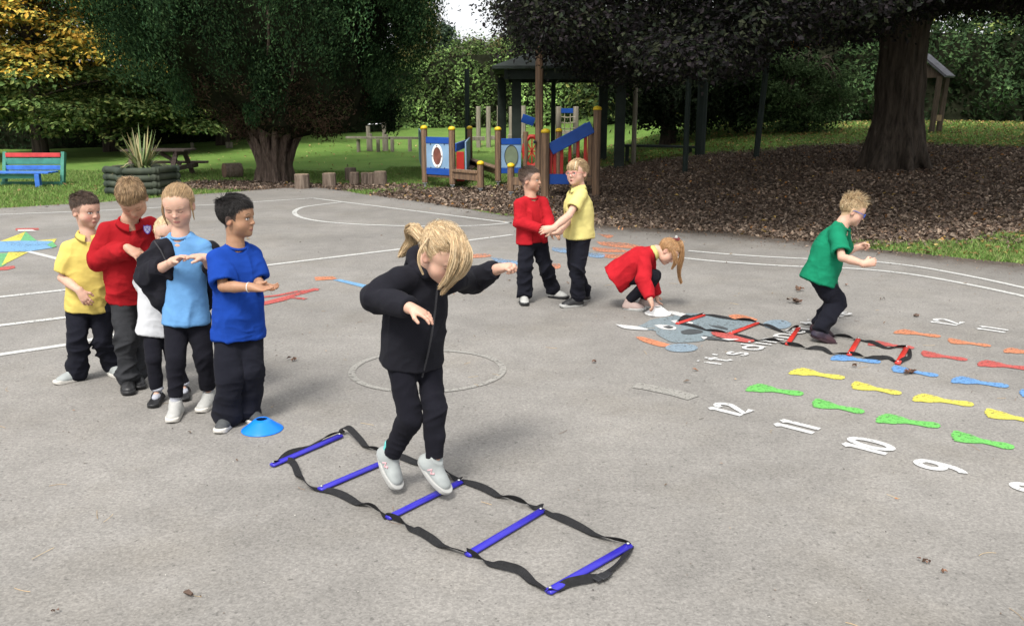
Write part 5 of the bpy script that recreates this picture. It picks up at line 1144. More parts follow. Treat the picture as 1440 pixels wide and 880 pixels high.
def hand(F, wrist, d, pn, s, curl, spread=.12, thumb=1, side=1, fist=False, k=.005):
    """d finger direction, pn palm normal (the way fingers curl), side: +1 thumb on cross(d,pn) side"""
    d = nrm(d); pn = nrm(pn - d * (pn @ d)); w = nrm(np.cross(d, pn)) * side          # thumb side
    palm = wrist + d * .046 * s; Mx = frame(w, d, pn)
    F.el(wrist + d * .034 * s, V3(.026, .037, .0125) * s, Mx, .012 * s); F.el(wrist + d * .047 * s, V3(.027, .022, .0115) * s, Mx, .01 * s)
    F.rc(wrist - d * .01 * s, wrist + d * .02 * s, .0175 * s, .018 * s, .02 * s)
    fl = [.046, .052, .048, .038]; rr = .0068 * s
    for i in range(4):
        o = (1.5 - i) * .0142; b = wrist + (d * (.060 - .004 * abs(i - 1.2)) + w * o) * s
        dirv = nrm(d + w * (1.5 - i) * spread); c = curl * (1 + .12 * i); p = b
        for j, fr_ in enumerate((.42, .32, .26)):
            c1 = c * (j + .6); L_ = fl[i] * fr_ * s; dd = dirv * math.cos(c1) + pn * math.sin(c1); q = p + dd * L_; F.rc(p, q, rr * (1 - .08 * j), rr * (.94 - .1 * j), k * s * .7); p = q
    b = wrist + (d * .018 + w * .020 + pn * .004) * s; a1 = nrm(d * .75 + w * .75 + pn * (.25 + curl * .4)); a2 = nrm(d * 1.0 + w * (.35 - curl * .5) + pn * (.3 + curl * .7))
    m1 = b + a1 * .030 * s; m2 = m1 + a2 * .022 * s; F.rc(b, m1, .0105 * s, .0082 * s, .008 * s); F.rc(m1, m2, .0080 * s, .0066 * s, .004 * s)
def wrinkle(V, N, amp, foci=(), seed=0, fr=(9, 9, 18)):
    P = V + .07 * np.stack([vnoise(V * 8, seed + 1), vnoise(V * 8, seed + 2), vnoise(V * 8, seed + 3)], 1)
    A = np.array([[.86, 0, .5], [0, 1, 0], [-.5, 0, .86]]); B_ = np.array([[.86, 0, -.5], [0, 1, 0], [.5, 0, .86]])
    m = sstep(.35, .65, vnoise(V * 5, seed + 5))
    ridge = lambda Q, s_: (1 - np.abs(2 * vnoise(Q, s_) - 1)) ** 2
    r = ridge((P @ A) * fr, seed) * m + ridge((P @ B_) * fr, seed + 9) * (1 - m)
    drape = ridge(P * [15, 15, 4], seed + 4); r2 = ridge(P * [20, 20, 32], seed + 7)
    a = np.full(len(V), .30)
    for c, rad in foci: a += .95 * np.exp(-(np.linalg.norm(V - c, axis=1) / rad) ** 2)
    a = np.clip(a, 0, 1.4)
    return V + N * ((r - .28) * 1.3 * a + (drape - .35) * .40 + (r2 - .35) * .30 * a)[:, None] * amp
def fieldobj(F, name, mat, parent, origin, h=.005, amp=0, foci=(), col=None, seed=0, fr=(9, 9, 18)):
    V, Q = F.mesh(h); N = vnormals(V, Q)
    if amp: V = wrinkle(V, N, amp, foci, seed, fr)
    m = MB(); m.add(V, Q, 0, None if col is None else col(V)); return m.build(name, mat, parent, origin, smooth=True)
def strands(mb, paths, r, cols, taper=.25, n3=3):
    """paths (N,K,3) -> thin triangular tubes"""
    P = np.asarray(paths); N_, K, _ = P.shape; T = np.gradient(P, axis=1); T /= np.maximum(1e-9, np.linalg.norm(T, axis=2))[..., None]
    ref = rng.normal(size=(N_, 1, 3)); u = np.cross(T, ref); u /= np.maximum(1e-9, np.linalg.norm(u, axis=2))[..., None]; w = np.cross(T, u)
    rr = (r * np.ones(N_))[:, None] * (1 - (1 - taper) * np.linspace(0, 1, K)[None] ** 1.5)
    a = np.arange(n3) * 2 * math.pi / n3
    V = P[:, :, None] + rr[..., None, None] * (u[:, :, None] * np.cos(a)[:, None] + w[:, :, None] * np.sin(a)[:, None])
    V = V.reshape(-1, 3); i = (np.arange(N_)[:, None, None] * K + np.arange(K - 1)[None, :, None]) * n3; j = np.arange(n3)[None, None]; jn = (j + 1) % n3
    Q = np.stack([i + j, i + jn, i + n3 + jn, i + n3 + j], -1).reshape(-1, 4); mb.add(V, Q, 0, np.repeat(np.repeat(cols, K, 0), n3, 0))
def hcols(n, c, v=.3): c = np.array(c, float); c = c if c.ndim == 2 else c[None]; return np.clip(c[rng.integers(0, len(c), n)] * np.exp(rng.normal(size=(n, 1)) * v), .003, .8)
def usph(L, off): q = (L - HEAD_C) / (HEAD_R + off); return q / np.linalg.norm(q, axis=-1)[..., None]
def onhead(u, off): return HEAD_C + u * (HEAD_R + off[..., None] if isinstance(off, np.ndarray) else HEAD_R + off)
def slerp(a, b, t):
    c = np.clip((a * b).sum(-1), -1, 1); o = np.arccos(c)[..., None]; so = np.maximum(np.sin(o), 1e-4); return (np.sin((1 - t) * o) * a + np.sin(t * o) * b) / so
def boyhair(T, cols, parent, origin, top=.020, sidet=.004, flow=(0, 1, .1), length=.035, lift=.25, hl=0, n=8000, mask=None, messy=.25, name='hair', spikes=0, crown=(0, -.55, .85), sidecol=None, capk=1.0):
    mask = mask or (lambda L: L[..., 2] > hairline(L[..., 1]) + hl)
    thick = lambda L: sidet + (top - sidet) * sstep(.0, .07, L[..., 2] + .25 * np.minimum(0, L[..., 1] + .02))
    mb = MB()
    # cap
    F = Field(); s = T.s
    def fn(P):
        L = T.inv(P); q = (L - HEAD_C) / (HEAD_R + (thick(L) * .40)[:, None]); k0 = np.linalg.norm(q, axis=1); d = (k0 - 1) * .075
        return np.maximum(d, (hairline(L[:, 1]) + hl - L[:, 2]) * .7 + .003 * np.sin(L[:, 1] * 300 + L[:, 0] * 200)) * s
    F.add(fn, T(HEAD_C), .13 * s, 0); V, Q = F.mesh(.0035); N = vnormals(V, Q)
    L = T.inv(V); V = V + N * ((vnoise(L * [90, 45, 60], 3) - .5) * .006 * s * capk)[:, None]
    base = np.mean(np.atleast_2d(cols), 0); cc = np.clip(base * (.75 + .5 * vnoise(L * [160, 60, 90], 5))[:, None], 0, 1)
    if sidecol is not None: w = sstep(.035, -.0, L[:, 2])[:, None]; cc = cc * (1 - w) + np.array(sidecol) * w
    mb.add(V, Q, 0, cc)
    u = fib(n * 2); u = u + rng.normal(size=u.shape) * .02; u /= np.linalg.norm(u, axis=1)[:, None]
    Lr = onhead(u, 0.0); Lr = Lr[mask(Lr)]; u = usph(Lr, 0.); N_ = len(u)
    cr = nrm(crown); away = u - cr; away -= u * (away * u).sum(1)[:, None]; away /= np.maximum(.05, np.linalg.norm(away, axis=1))[:, None]
    fl = np.array(flow, float) - u * (u @ np.array(flow, float))[:, None]
    tw = sstep(.3, .9, u[:, 2])[:, None]
    down = V3(0, 0, -1) - u * (-u[:, 2:3]); cn3 = np.stack([vnoise(u * 6 + 11, 1), vnoise(u * 6 + 17, 2), vnoise(u * 6 + 23, 3)], 1) - .5; dr = nrm_rows(cn3 * .8 * tw + away * .6 + fl * tw + down * .6 * (1 - tw) + rng.normal(size=u.shape) * messy)
    ln = length * (.35 + .65 * tw[:, 0]) * rng.uniform(.7, 1.2, N_); th = thick(Lr)
    K = 5; t = np.linspace(0, 1, K); ang = ln[:, None] * t[None] / .08
    uu = u[:, None] * np.cos(ang)[..., None] + dr[:, None] * np.sin(ang)[..., None]
    cl_ = vnoise(u * 9 + 3, 4); th = th * (.75 + .5 * cl_); off = (th[:, None] * (.35 + .65 * np.sqrt(t)[None])) + lift * ln[:, None] * (t[None] ** 1.5) * tw * rng.uniform(.2, 1, (N_, 1))
    P = HEAD_C + uu * (HEAD_R + off[..., None]); P = T.o + (P * T.s) @ T.M.T
    c = hcols(N_, cols)
    if sidecol is not None: w = sstep(.035, -.0, Lr[:, 2])[:, None]; c = c * (1 - w) + np.array(sidecol) * w
    strands(mb, P, .0011, c)
    if spikes:
        u = rng.normal(size=(spikes, 3)) * [.5, .6, .2] + [0, -.1, 1]; u /= np.linalg.norm(u, axis=1)[:, None]; e = u * [1, 1, 1] + rng.normal(size=u.shape) * .35 + V3(*flow) * .3; e /= np.linalg.norm(e, axis=1)[:, None]
        t = np.linspace(0, 1, 5)[None, :, None]; ln = rng.uniform(.02, .055, (spikes, 1, 1)); P = onhead(u, .01)[:, None] + e[:, None] * ln * t + V3(0, .012, .0) * t ** 2; P = T.o + (P * T.s) @ T.M.T; strands(mb, P, .0010, hcols(spikes, cols))
    return mb.build(name, M_HAIR, parent, origin, smooth=True)
def nrm_rows(a): return a / np.maximum(1e-9, np.linalg.norm(a, axis=-1))[..., None]
def girlhair(T, cols, parent, origin, tie, fringe=0, thick=.007, n=5200, loose=(), tail=None, hl=0, part=True, wisps=160, tailr=.02, tailn=900, name='hair', band=None):
    """hair drawn back to a tie point (local), optional tail guide in world space, loose locks as world guides"""
    hlf = lambda L: hairline(L[..., 1]) + hl - .010 * (L[..., 1] < -.0) + .0
    tie = np.asarray(tie, float); mb = MB(); s = T.s; F = Field()
    def fn(P):
        L = T.inv(P); q = (L - HEAD_C) / (HEAD_R + thick * .7); d = (np.linalg.norm(q, axis=1) - 1) * .075
        return np.maximum(d, (hlf(L) - L[:, 2]) * .7) * s
    F.add(fn, T(HEAD_C), .13 * s, 0); V, Q = F.mesh(.0035); L = T.inv(V)
    base = np.mean(np.atleast_2d(cols), 0); mb.add(V, Q, 0, np.clip(base * (.62 + .2 * vnoise(L * 60, 5))[:, None], 0, 1))
    u = fib(n * 2) + rng.normal(size=(n * 2, 3)) * .03; u = nrm_rows(u); Lr = onhead(u, 0.); k = Lr[:, 2] > hlf(Lr) + .001; u = u[k]; Lr = Lr[k]; N_ = len(u)
    ut = nrm((tie - HEAD_C) / (HEAD_R + thick)); K = 9; t = np.linspace(0, 1, K)[None, :, None]
    span = rng.uniform(.5, 1, (N_, 1, 1)); e = nrm_rows(np.broadcast_to(ut, u.shape) + rng.normal(size=u.shape) * .07)
    uu = nrm_rows(slerp(u[:, None], e[:, None], t * span)); wav = rng.uniform(0, .003, (N_, 1)) * np.sin(t[..., 0] * rng.uniform(3, 9, (N_, 1)))
    off = thick * (.45 + .55 * np.sin(t[..., 0] * 1.57)) + rng.uniform(-.002, .003, (N_, 1)) + wav
    P = HEAD_C + uu * (HEAD_R + off[..., None]); P = T.o + (P * s) @ T.M.T; strands(mb, P, .0010, hcols(N_, cols, .15), .8)
    def lock(guide, r, m, rt=.3, wave=.3, cl=cols, nk=12):
        g = smoothpts([np.asarray(q, float) for q in guide], 5); k_ = np.linspace(0, len(g) - 1, nk); g = np.stack([np.interp(k_, np.arange(len(g)), g[:, i]) for i in range(3)], 1)
        t_ = np.linspace(0, 1, nk); prof = r * (.55 + .6 * np.sin(np.clip(t_ * 1.15, 0, 1) * 2.6)) * (1 - (1 - rt) * t_ ** 2)
        d = rng.normal(size=(m, 3)); d = nrm_rows(d) * (rng.random((m, 1)) ** .45)
        ph = rng.uniform(0, 6.28, (m, 1, 1)); fw = rng.uniform(.7, 1.0, (m, 1, 1))
        P = g[None] + d[:, None] * prof[None, :, None] + wave * r * np.sin(t_[None, :, None] * 7 * fw + ph * .35) * d[:, None][..., ::-1]
        P[:, 1:] += rng.normal(size=(m, 1, 3)) * r * .12 * t_[1:][None, :, None]; strands(mb, P, .00105, hcols(m, cl, .16), .5)
    if tail is not None: lock(tail, tailr, tailn, .35)
    for g, r, m in loose: lock(g, r, m, .3, .2)
    if fringe:
        m = fringe; x = rng.uniform(-.052, .052, m); st = V3(0, .045, .088)[None] + np.stack([x * .7, rng.uniform(-.02, .01, m), -np.abs(x) * .25], 1); e = np.stack([x * 1.05, .075 - np.abs(x) * .35 + .006, .020 + rng.uniform(-.014, .010, m) - np.abs(x) * .15], 1)
        t_ = np.linspace(0, 1, 6)[None, :, None]; us, ue = usph(st, .008), usph(e, .006); uu = nrm_rows(slerp(us[:, None], ue[:, None], t_)); P = HEAD_C + uu * (HEAD_R + .010 + .006 * np.sin(t_ * 3.1) + rng.uniform(-.002, .003, (m, 1, 1))); P = T.o + (P * s) @ T.M.T; strands(mb, P, .0013, hcols(m, cols), .5)
    if wisps:
        m = wisps; k_ = rng.integers(0, N_, m); u0 = u[k_]; d = nrm_rows(rng.normal(size=(m, 3)) + ut * .8); t_ = np.linspace(0, 1, 7)[None, :, None]
        P = HEAD_C + nrm_rows(u0[:, None] + d[:, None] * t_ * .5) * (HEAD_R + thick + .014 * np.sin(t_ * 3) * rng.random((m, 1, 1))); P = T.o + (P * s) @ T.M.T; strands(mb, P, .00045, hcols(m, cols, .25), .5)
    return mb.build(name, M_HAIR, parent, origin, smooth=True)
def shoe(parent, origin, ankle, toe, sc, mat, sole, kind='trainer', up=None, roll=0, strap=None, sock=None, sockh=.045, logo=None, label=None):
    """ankle: joint position; toe: direction the foot points (3D)"""
    f = nrm(toe); up = V3(0, 0, 1) if up is None else nrm(up); r = nrm(np.cross(f, up)); u = np.cross(r, f); M = frame(r, f, u); L_ = .185 * sc
    o = ankle - u * .062 * sc - f * .045 * sc       # heel point on the ground plane of the shoe
    W = lambda x, y, z: o + M @ (V3(x, y, z) * sc)
    def loc(P): return (P - o) @ M / sc
    F = Field()
    def fs(P):
        q = loc(P); y = np.clip(q[:, 1], .032, .150); t = (y - .032) / .118; r_ = .030 + .006 * np.sin(t * 2.6) - .001 * t
        d2 = np.sqrt((q[:, 0] - .004 * np.sin(t * 3)) ** 2 + (q[:, 1] - y) ** 2) - r_; zt = .024 - .006 * np.sin(t * 3.1) + .010 * np.clip(t - .75, 0, 1) * 0; zb = .000 + .012 * np.clip((q[:, 1] - .145) / .04, 0, 1) ** 2
        dz = np.maximum(zb - q[:, 2], q[:, 2] - zt); return (np.minimum(np.maximum(d2, dz), 0) + np.sqrt(np.maximum(d2 + .003, 0) ** 2 + np.maximum(dz + .003, 0) ** 2) - .003) * sc
    F.add(fs, W(0, .09, .01), .12 * sc, 0)
    so = fieldobj(F, 'sole', sole, parent, origin, .0035)
    F = Field(); low = kind == 'mary'
    h1 = .050 if not low else .038
    F.ec(W(0, .030, .020), W(0, .135, .022), M[:, 0], (.031 * sc, (.030 if not low else .020) * sc), (.031 * sc, .020 * sc), .02 * sc, 'u', .03 * sc)
    F.rc(W(0, .038, .020), W(0, .045, .070 if not low else .040), .031 * sc, .030 * sc if not low else .028 * sc, .025 * sc); 
    if not low: F.rc(W(0, .060, .048), W(0, .112, .030), .026 * sc, .022 * sc, .02 * sc)
    F.plane(W(0, 0, .014), -M[:, 2], 0)
    F.plane(W(0, .04, (.080 if kind == 'trainer' else .092 if kind == 'boot' else .046)), nrm(M[:, 2] + M[:, 1] * .18), 0)
    if low: F.el(W(0, .085, .048), V3(.020, .042, .022) * sc, M, .004 * sc, 's')
    sh_ = fieldobj(F, 'shoe', mat, parent, origin, .0038)
    so.parent = sh_; so.location = (0, 0, 0)
    mb = MB()
    if strap is not None:
        for yy in ((.070, .094) if not low else (.062,)):
            z0 = .062 - (yy - .06) * .55 if not low else .052; pts = [W(x * .031, yy, .028 + (z0 - .020) * math.sqrt(max(0, 1 - abs(x) ** 2.2))) for x in np.linspace(-1, 1, 11)]
            a = np.array(pts); v = np.concatenate([a - M[:, 1] * .008 * sc, a + M[:, 1] * .008 * sc, a - M[:, 1] * .008 * sc - M[:, 2] * .003, a + M[:, 1] * .008 * sc - M[:, 2] * .003]) + M[:, 2] * .004 * sc; n = 11
            mb.add(v, np.array([(i, i + 1, n + i + 1, n + i) for i in range(n - 1)] + [(i, 2 * n + i, 2 * n + i + 1, i + 1) for i in range(n - 1)] + [(n + i, n + i + 1, 3 * n + i + 1, 3 * n + i) for i in range(n - 1)]))
        mb.build('strap', strap, sh_, origin, smooth=False)
    elif kind == 'trainer':
        for k_ in range(4):
            yy = .072 + k_ * .014; z0 = .062 - k_ * .0075; mb.tube([W(x * .015, yy + .004 * x * (-1) ** k_, z0 + .010 - .006 * x * x) for x in np.linspace(-1, 1, 5)], .0022 * sc, 5)
        mb.build('lace', S_LACE, sh_, origin, smooth=True)
    if logo:
        mb = MB()
        for sx in (-1, 1): mb.tube([W(sx * .0325, .062, .030), W(sx * .0305, .072, .046), W(sx * .033, .080, .030), W(sx * .0298, .090, .042)], .0042 * sc, 5)
        mb.build('side_logo', logo, sh_, origin)
    if sock is not None:
        F = Field(); F.rc(W(0, .045, .03), W(0, .045, .06) + (up * 0) + nrm(V3(0, 0, 1)) * (sockh) * sc, .024 * sc, .024 * sc, 0, flat=1)
        if low: F.el(W(0, .075, .034), V3(.023, .040, .018) * sc, M, .01); F.ec(W(0, .045, .072), W(0, .045, .088), M[:, 0], (.036 * sc,) * 2, (.030 * sc,) * 2, .0, 'u', .008)
        fieldobj(F, 'sock', sock, parent, origin, .004, .004 if low else .002)
    return sh_
def glasses(T, parent, origin, mat, rx=.0215, rz=.017):
    mb = MB()
    for q in (-1, 1):
        mb.tube([T((q * .029 + rx * math.cos(a), .0905 - .25 * abs(q * .029 + rx * math.cos(a)) ** 1.3, -.009 + rz * math.sin(a))) for a in np.linspace(0, 6.283, 21)[:-1]], .0024 * T.s, 6, closed=True, caps=False)
        mb.tube([T((q * .050, .083, -.004)), T((q * .068, .06, -.002)), T((q * .079, .0, -.002)), T((q * .078, -.02, -.012))], .002 * T.s, 6)
    mb.tube([T((-.009, .092, -.006)), T((0, .096, -.003)), T((.009, .092, -.006))], .0022 * T.s, 6)
    return mb.build('glasses', mat, parent, origin, smooth=True)
def person(S):
    """S: dict of pose and clothing. Returns the body object and helper info."""
    k = S['k']; org = np.asarray(S['org'], float); J = S['J']; g = S.get('girth', 1.0)
    up = nrm(J['neck'] - J['pelvis']); side = nrm(J['shR'] - J['shL']); fwd = nrm(np.cross(up, side)); side = nrm(np.cross(fwd, up)) 
    # side points to the person's right; fwd to the chest front
    hd = S['head']; f = nrm(hd['f']); u = nrm(hd['u'] - f * (np.dot(hd['u'], f))); r = np.cross(f, u); hs = hd.get('s', .92) * k * .895
    T = Tr(J['head'], frame(r, f, u), hs); hb = S.get('h', .003)
    F = Field(); headfield(F, T, hs, cheek=hd.get('cheek', 1.0))
    nb = J['neck']; F.rc(T((0, -.022, -.045)), nb + up * .005, .042 * hs / .92, .037 * k, .02); F.rc(nb + up * .01, nb - up * .05 * k, .036 * k, .055 * k, .02)
    F.loft([(J['pelvis'] - up * .02 * k, .070 * k * g, .055 * k * g), (J['pelvis'] * .5 + J['chest'] * .5, .078 * k * g, .058 * k * g), (J['chest'], .082 * k, .058 * k), (nb - up * .04 * k, .05 * k, .040 * k)], side, .02)
    lm = Field()
    for a in 'RL':
        sh, el, wr = J['sh' + a], J['el' + a], J['wr' + a]
        F.chain([nb - up * .04 * k, sh, el, el * .6 + wr * .4, wr], [.020 * k, .024 * k, .0245 * k, .0258 * k, .0185 * k], .012)
        hp, kn, an = J['hip' + a], J['kn' + a], J['an' + a]
        F.chain([hp, kn, kn * .6 + an * .4, an], [.044 * k, .032 * k, .031 * k, .020 * k], .02)
        ft = nrm(S['foot' + a]); fu = nrm(S.get('fup' + a, V3(0, 0, 1))); F.rc(an, an + ft * .05 * k - fu * .036 * k, .019 * k, .012 * k, .01)
        h_ = S['hand' + a]; hand(F, wr + nrm(wr - el) * .004, h_[0], h_[1], .90 * k, h_[2], h_[4] if len(h_) > 4 else .08, side=h_[3])
    V, Q = F.mesh(hb); N = vnormals(V, Q); L = T.inv(V); col = np.tile(np.array(S['skin'], float), (len(V), 1)) * (.93 + .14 * vnoise(V * 35, 2))[:, None]
    hm = np.linalg.norm(L - V3(0, 0, -.01), axis=1) < .135; lc = col[hm]; facepaint(L[hm], lc, S['skin'], **S.get('face', {})); col[hm] = lc
    # knuckles and fingertips a little redder
    for a in 'RL':
        d = np.linalg.norm(V - (J['wr' + a] + nrm(S['hand' + a][0]) * .08 * k), axis=1); w = (np.exp(-(d / (.045 * k)) ** 2) * .3)[:, None]; col = col * (1 - w) + w * np.array(S['skin']) * [1.0, .78, .74]
    m = MB(); m.add(V, Q, 0, col); body = m.build('person', M_SKIN, None, org, smooth=True); tag(body, S['label'], 'person', S.get('group'))
    info = dict(T=T, up=up, side=side, fwd=fwd, body=body, org=org, k=k)
    # trousers
    tr = S.get('trousers')
    if tr:
        F = Field(); rh, rk, ra = tr['r']; pl_ = J['pelvis']
        F.loft([(pl_ - up * .03 * k, .084 * k * g, .066 * k * g), (pl_ + up * .02 * k, .088 * k * g, .068 * k * g), (pl_ + up * .07 * k, .080 * k * g, .060 * k * g)], side, .02, cap=.04)
        for a in 'RL':
            hp, kn, an = J['hip' + a], J['kn' + a], J['an' + a]; e = an + nrm(an - kn) * tr.get('len', .0) * k; m1 = hp * .5 + kn * .5; m2 = kn * .45 + an * .55
            pts = [hp + up * .02 * k, m1, kn, m2, e]; rr = [rh * k, (rh * .45 + rk * .55) * k, rk * k * 1.0, (rk * .4 + ra * .6) * k, ra * k]
            F.chain(pts, rr, .022 * k, flat=1)
            if tr.get('name') != 'leggings': F.chain([e - nrm(e - kn) * .05 * k, e - nrm(e - kn) * .02 * k], [ra * .95 * k, ra * 1.10 * k], .012)
            F.plane(e, nrm(e - kn), 0) if False else None
        fo = [(J['kn' + a] * .9 + J['an' + a] * .1, .08) for a in 'RL'] + [(J['an' + a], .10) for a in 'RL']
        fieldobj(F, tr.get('name', 'trousers'), tr['m'], body, org, S.get('hc', .005), tr.get('amp', .012), fo, seed=S.get('seed', 1), fr=tr.get('fr', (8, 8, 20)))
    for tp in S.get('tops', []):
        F = Field(); gg = tp.get('g', 1.0); wd = tp.get('w', .098) * k; dp = tp.get('d', .074) * k; hem = tp['hem']      # hem: distance below pelvis (k units)
        hp_ = J['pelvis'] - up * hem * k; hf = tp.get('hemw', 1.06)
        mid_ = J['pelvis'] * .5 + J['chest'] * .5
        F.loft([(hp_ - up * .07 * k, wd * hf + .010, dp * hf + .010), (hp_ + up * .03 * k, wd * (hf * .6 + gg * .4), dp * (hf * .6 + gg * .4)), (mid_, wd * gg, dp * gg), (J['chest'], wd, dp), (J['chest'] * .45 + nb * .55 - up * .01, wd * .86, dp * .84), (nb - up * .028 * k, .050 * k, .046 * k)], side, .02, cap=.04)
        sr = tp.get('sr', (.044, .040, .036)); fo = [(J['pelvis'], .09)]
        for a in tp.get('arms', 'RL'):
            sh, el, wr = J['sh' + a], J['el' + a], J['wr' + a]; n0 = nb - up * .030 * k
            ln = tp['sleeve']
            if ln <= 1:
                e = sh + (el - sh) * ln; F.chain([n0, sh, e], [.038 * k, sr[0] * 1.0 * k, sr[1] * k], .028, flat=1); F.rc(e - nrm(el - sh) * .012, e + nrm(el - sh) * .05, sr[1] * .80 * k, sr[1] * .8 * k, .0, 's') if tp.get('open', 1) else None
            else:
                e = el + (wr - el) * (ln - 1); F.chain([n0, sh, el, el * .5 + e * .5, e], [.038 * k, sr[0] * .96 * k, sr[1] * k, (sr[1] + sr[2]) / 2 * k, sr[2] * k], .028, flat=1)
                if tp.get('cuff', 1): F.rc(e - nrm(e - el) * .028 * k, e, sr[2] * .93 * k, sr[2] * .86 * k, .004, flat=1)
                fo += [(el, .07), (e, .06)]
            fo += [(sh * .7 + el * .3 - V3(0, 0, .05), .05)]
        if tp.get('band'): F.chain([mid_ * .0 + hp_ + side * wd * .0, hp_ + up * .001], [.02, .02], 0)
        F.plane(hp_ - up * .02 + 0 * up, -nrm(up + tp.get('tilt', V3(0, 0, 0))), 0)
        F.rc(nb - up * .012 * k + fwd * .012 * k, nb + up * .08 * k, tp.get('neck', .044) * k, .05 * k, .004, 's')
        if tp.get('vee'): F.rc(nb + fwd * .06 * k - up * .06 * k, nb + fwd * .05 * k + up * .05, .012 * k, .04 * k, .01, 's')
        o = fieldobj(F, tp['name'], tp['m'], body, org, S.get('hc', .005), tp.get('amp', .010), fo, seed=S.get('seed', 1) + 11, fr=tp.get('fr', (7, 7, 11)))
        info[tp['name']] = o
        if tp.get('collar'):
            mb = MB(); n = 22; cm = tp['collar']; rings = []
            for (rr_, zz_) in ((.043, .018), (.050, .026), (.060, .006), (.064, -.006), (.058, -.002)):
                ring = []
                for q in range(n + 1):
                    a = R(90) + R(14) + q / n * R(332); c_, s_ = math.cos(a), math.sin(a); ring.append(nb - up * .004 * k + side * rr_ * k * c_ * 1.05 + fwd * (rr_ * k * s_ * .95 + .008 * k) + up * k * (zz_ - .018 * max(0, s_) - (.010 * (rr_ > .055) * max(0, s_) ** 4)))
                rings.append(ring)
            v = np.array(rings).reshape(-1, 3); w = n + 1; mb.add(v, np.array([(i * w + j, i * w + j + 1, (i + 1) * w + j + 1, (i + 1) * w + j) for i in range(4) for j in range(n)])); mb.build('collar', cm, o, org, smooth=True)
        else:
            mb = MB(); mb.tube([nb - up * (.006 + .014 * max(0, math.sin(a))) * k + side * .046 * k * math.cos(a) + fwd * (.044 * math.sin(a) + .010) * k for a in np.linspace(0, 6.283, 25)[:-1]], .0065 * k, 6, closed=True, caps=False); mb.build('neckband', tp.get('nb', tp['m']), o, org, smooth=True)
    for a in 'RL':
        s_ = S['shoe' + a] if 'shoe' + a in S else S['shoe']; sh_ = dict(s_); an = J['an' + a]
        shoe(body, org, an, S['foot' + a], k * sh_.pop('sc', 1.0), sh_.pop('m'), sh_.pop('sole'), up=S.get('fup' + a), **sh_)
    return info
def pose(px, Y, k, up_=None, **kw):
    """joints from photo pixels; kw: neck=(px,py,dy) etc. elbows/wrists/knees/ankles as (px,py,sign)"""
    J = {}
    for n in ('pelvis', 'chest', 'neck', 'head', 'shR', 'shL', 'hipR', 'hipL'): J[n] = at(kw[n][0], kw[n][1], Y + kw[n][2])
    warn = []; gz = kw.pop('gz', {}); 
    for a in 'RL':
        for par, ch, L_ in (('sh', 'el', .190), ('el', 'wr', .160)):
            q = kw[ch + a]; J[ch + a] = limbhit(J[par + a], q[0], q[1], L_ * k, q[2])[0] if len(q) == 3 else at(q[0], q[1], Y + q[3])
            l = np.linalg.norm(J[ch + a] - J[par + a]) / (L_ * k)
            if abs(l - 1) > .12: warn.append(f'{ch}{a} x{l:.2f}')
        q = kw['an' + a]; zt = kw.get('lift', .062 * k); d = ray(q[0], q[1]); J['an' + a] = C0 + d * ((zt - CAMH) / d[2])
        q = kw['kn' + a]; J['kn' + a] = at(q[0], q[1], (J['hip' + a][1] + J['an' + a][1]) / 2 + .045 * q[2])
        warn.append('%s thigh %.2f shin %.2f dY %.2f' % (a, np.linalg.norm(J['kn' + a] - J['hip' + a]) / .262 / k, np.linalg.norm(J['kn' + a] - J['an' + a]) / .245 / k, J['an' + a][1] - J['hip' + a][1]))
    print('POSE', kw.get('nm'), 'sh width %.3f torso %.3f head-neck %.3f' % (np.linalg.norm(J['shR'] - J['shL']) / k, np.linalg.norm(J['neck'] - J['pelvis']) / k, np.linalg.norm(J['head'] - J['neck']) / k), 'ankle z %.3f %.3f' % (J['anR'][2], J['anL'][2]), ' '.join(warn))
    return J
BLONDE = [(.50, .37, .215), (.60, .47, .30), (.40, .28, .155), (.30, .20, .105)]; LBROWN = [(.17, .105, .055), (.22, .14, .075), (.12, .072, .04)]; DBLOND = [(.30, .20, .105), (.36, .25, .14), (.22, .14, .07)]; BLACKH = [(.010, .009, .009), (.018, .015, .014)]; BROWNH = [(.065, .042, .030), (.09, .058, .042), (.045, .03, .022)]; GING = [(.34, .19, .085), (.27, .14, .06), (.42, .26, .13)]
exec_people = True
M_ZIP = pmat('dark_zip', (.03, .03, .034), rough=.5)
def hv(*a): return V3(*a)
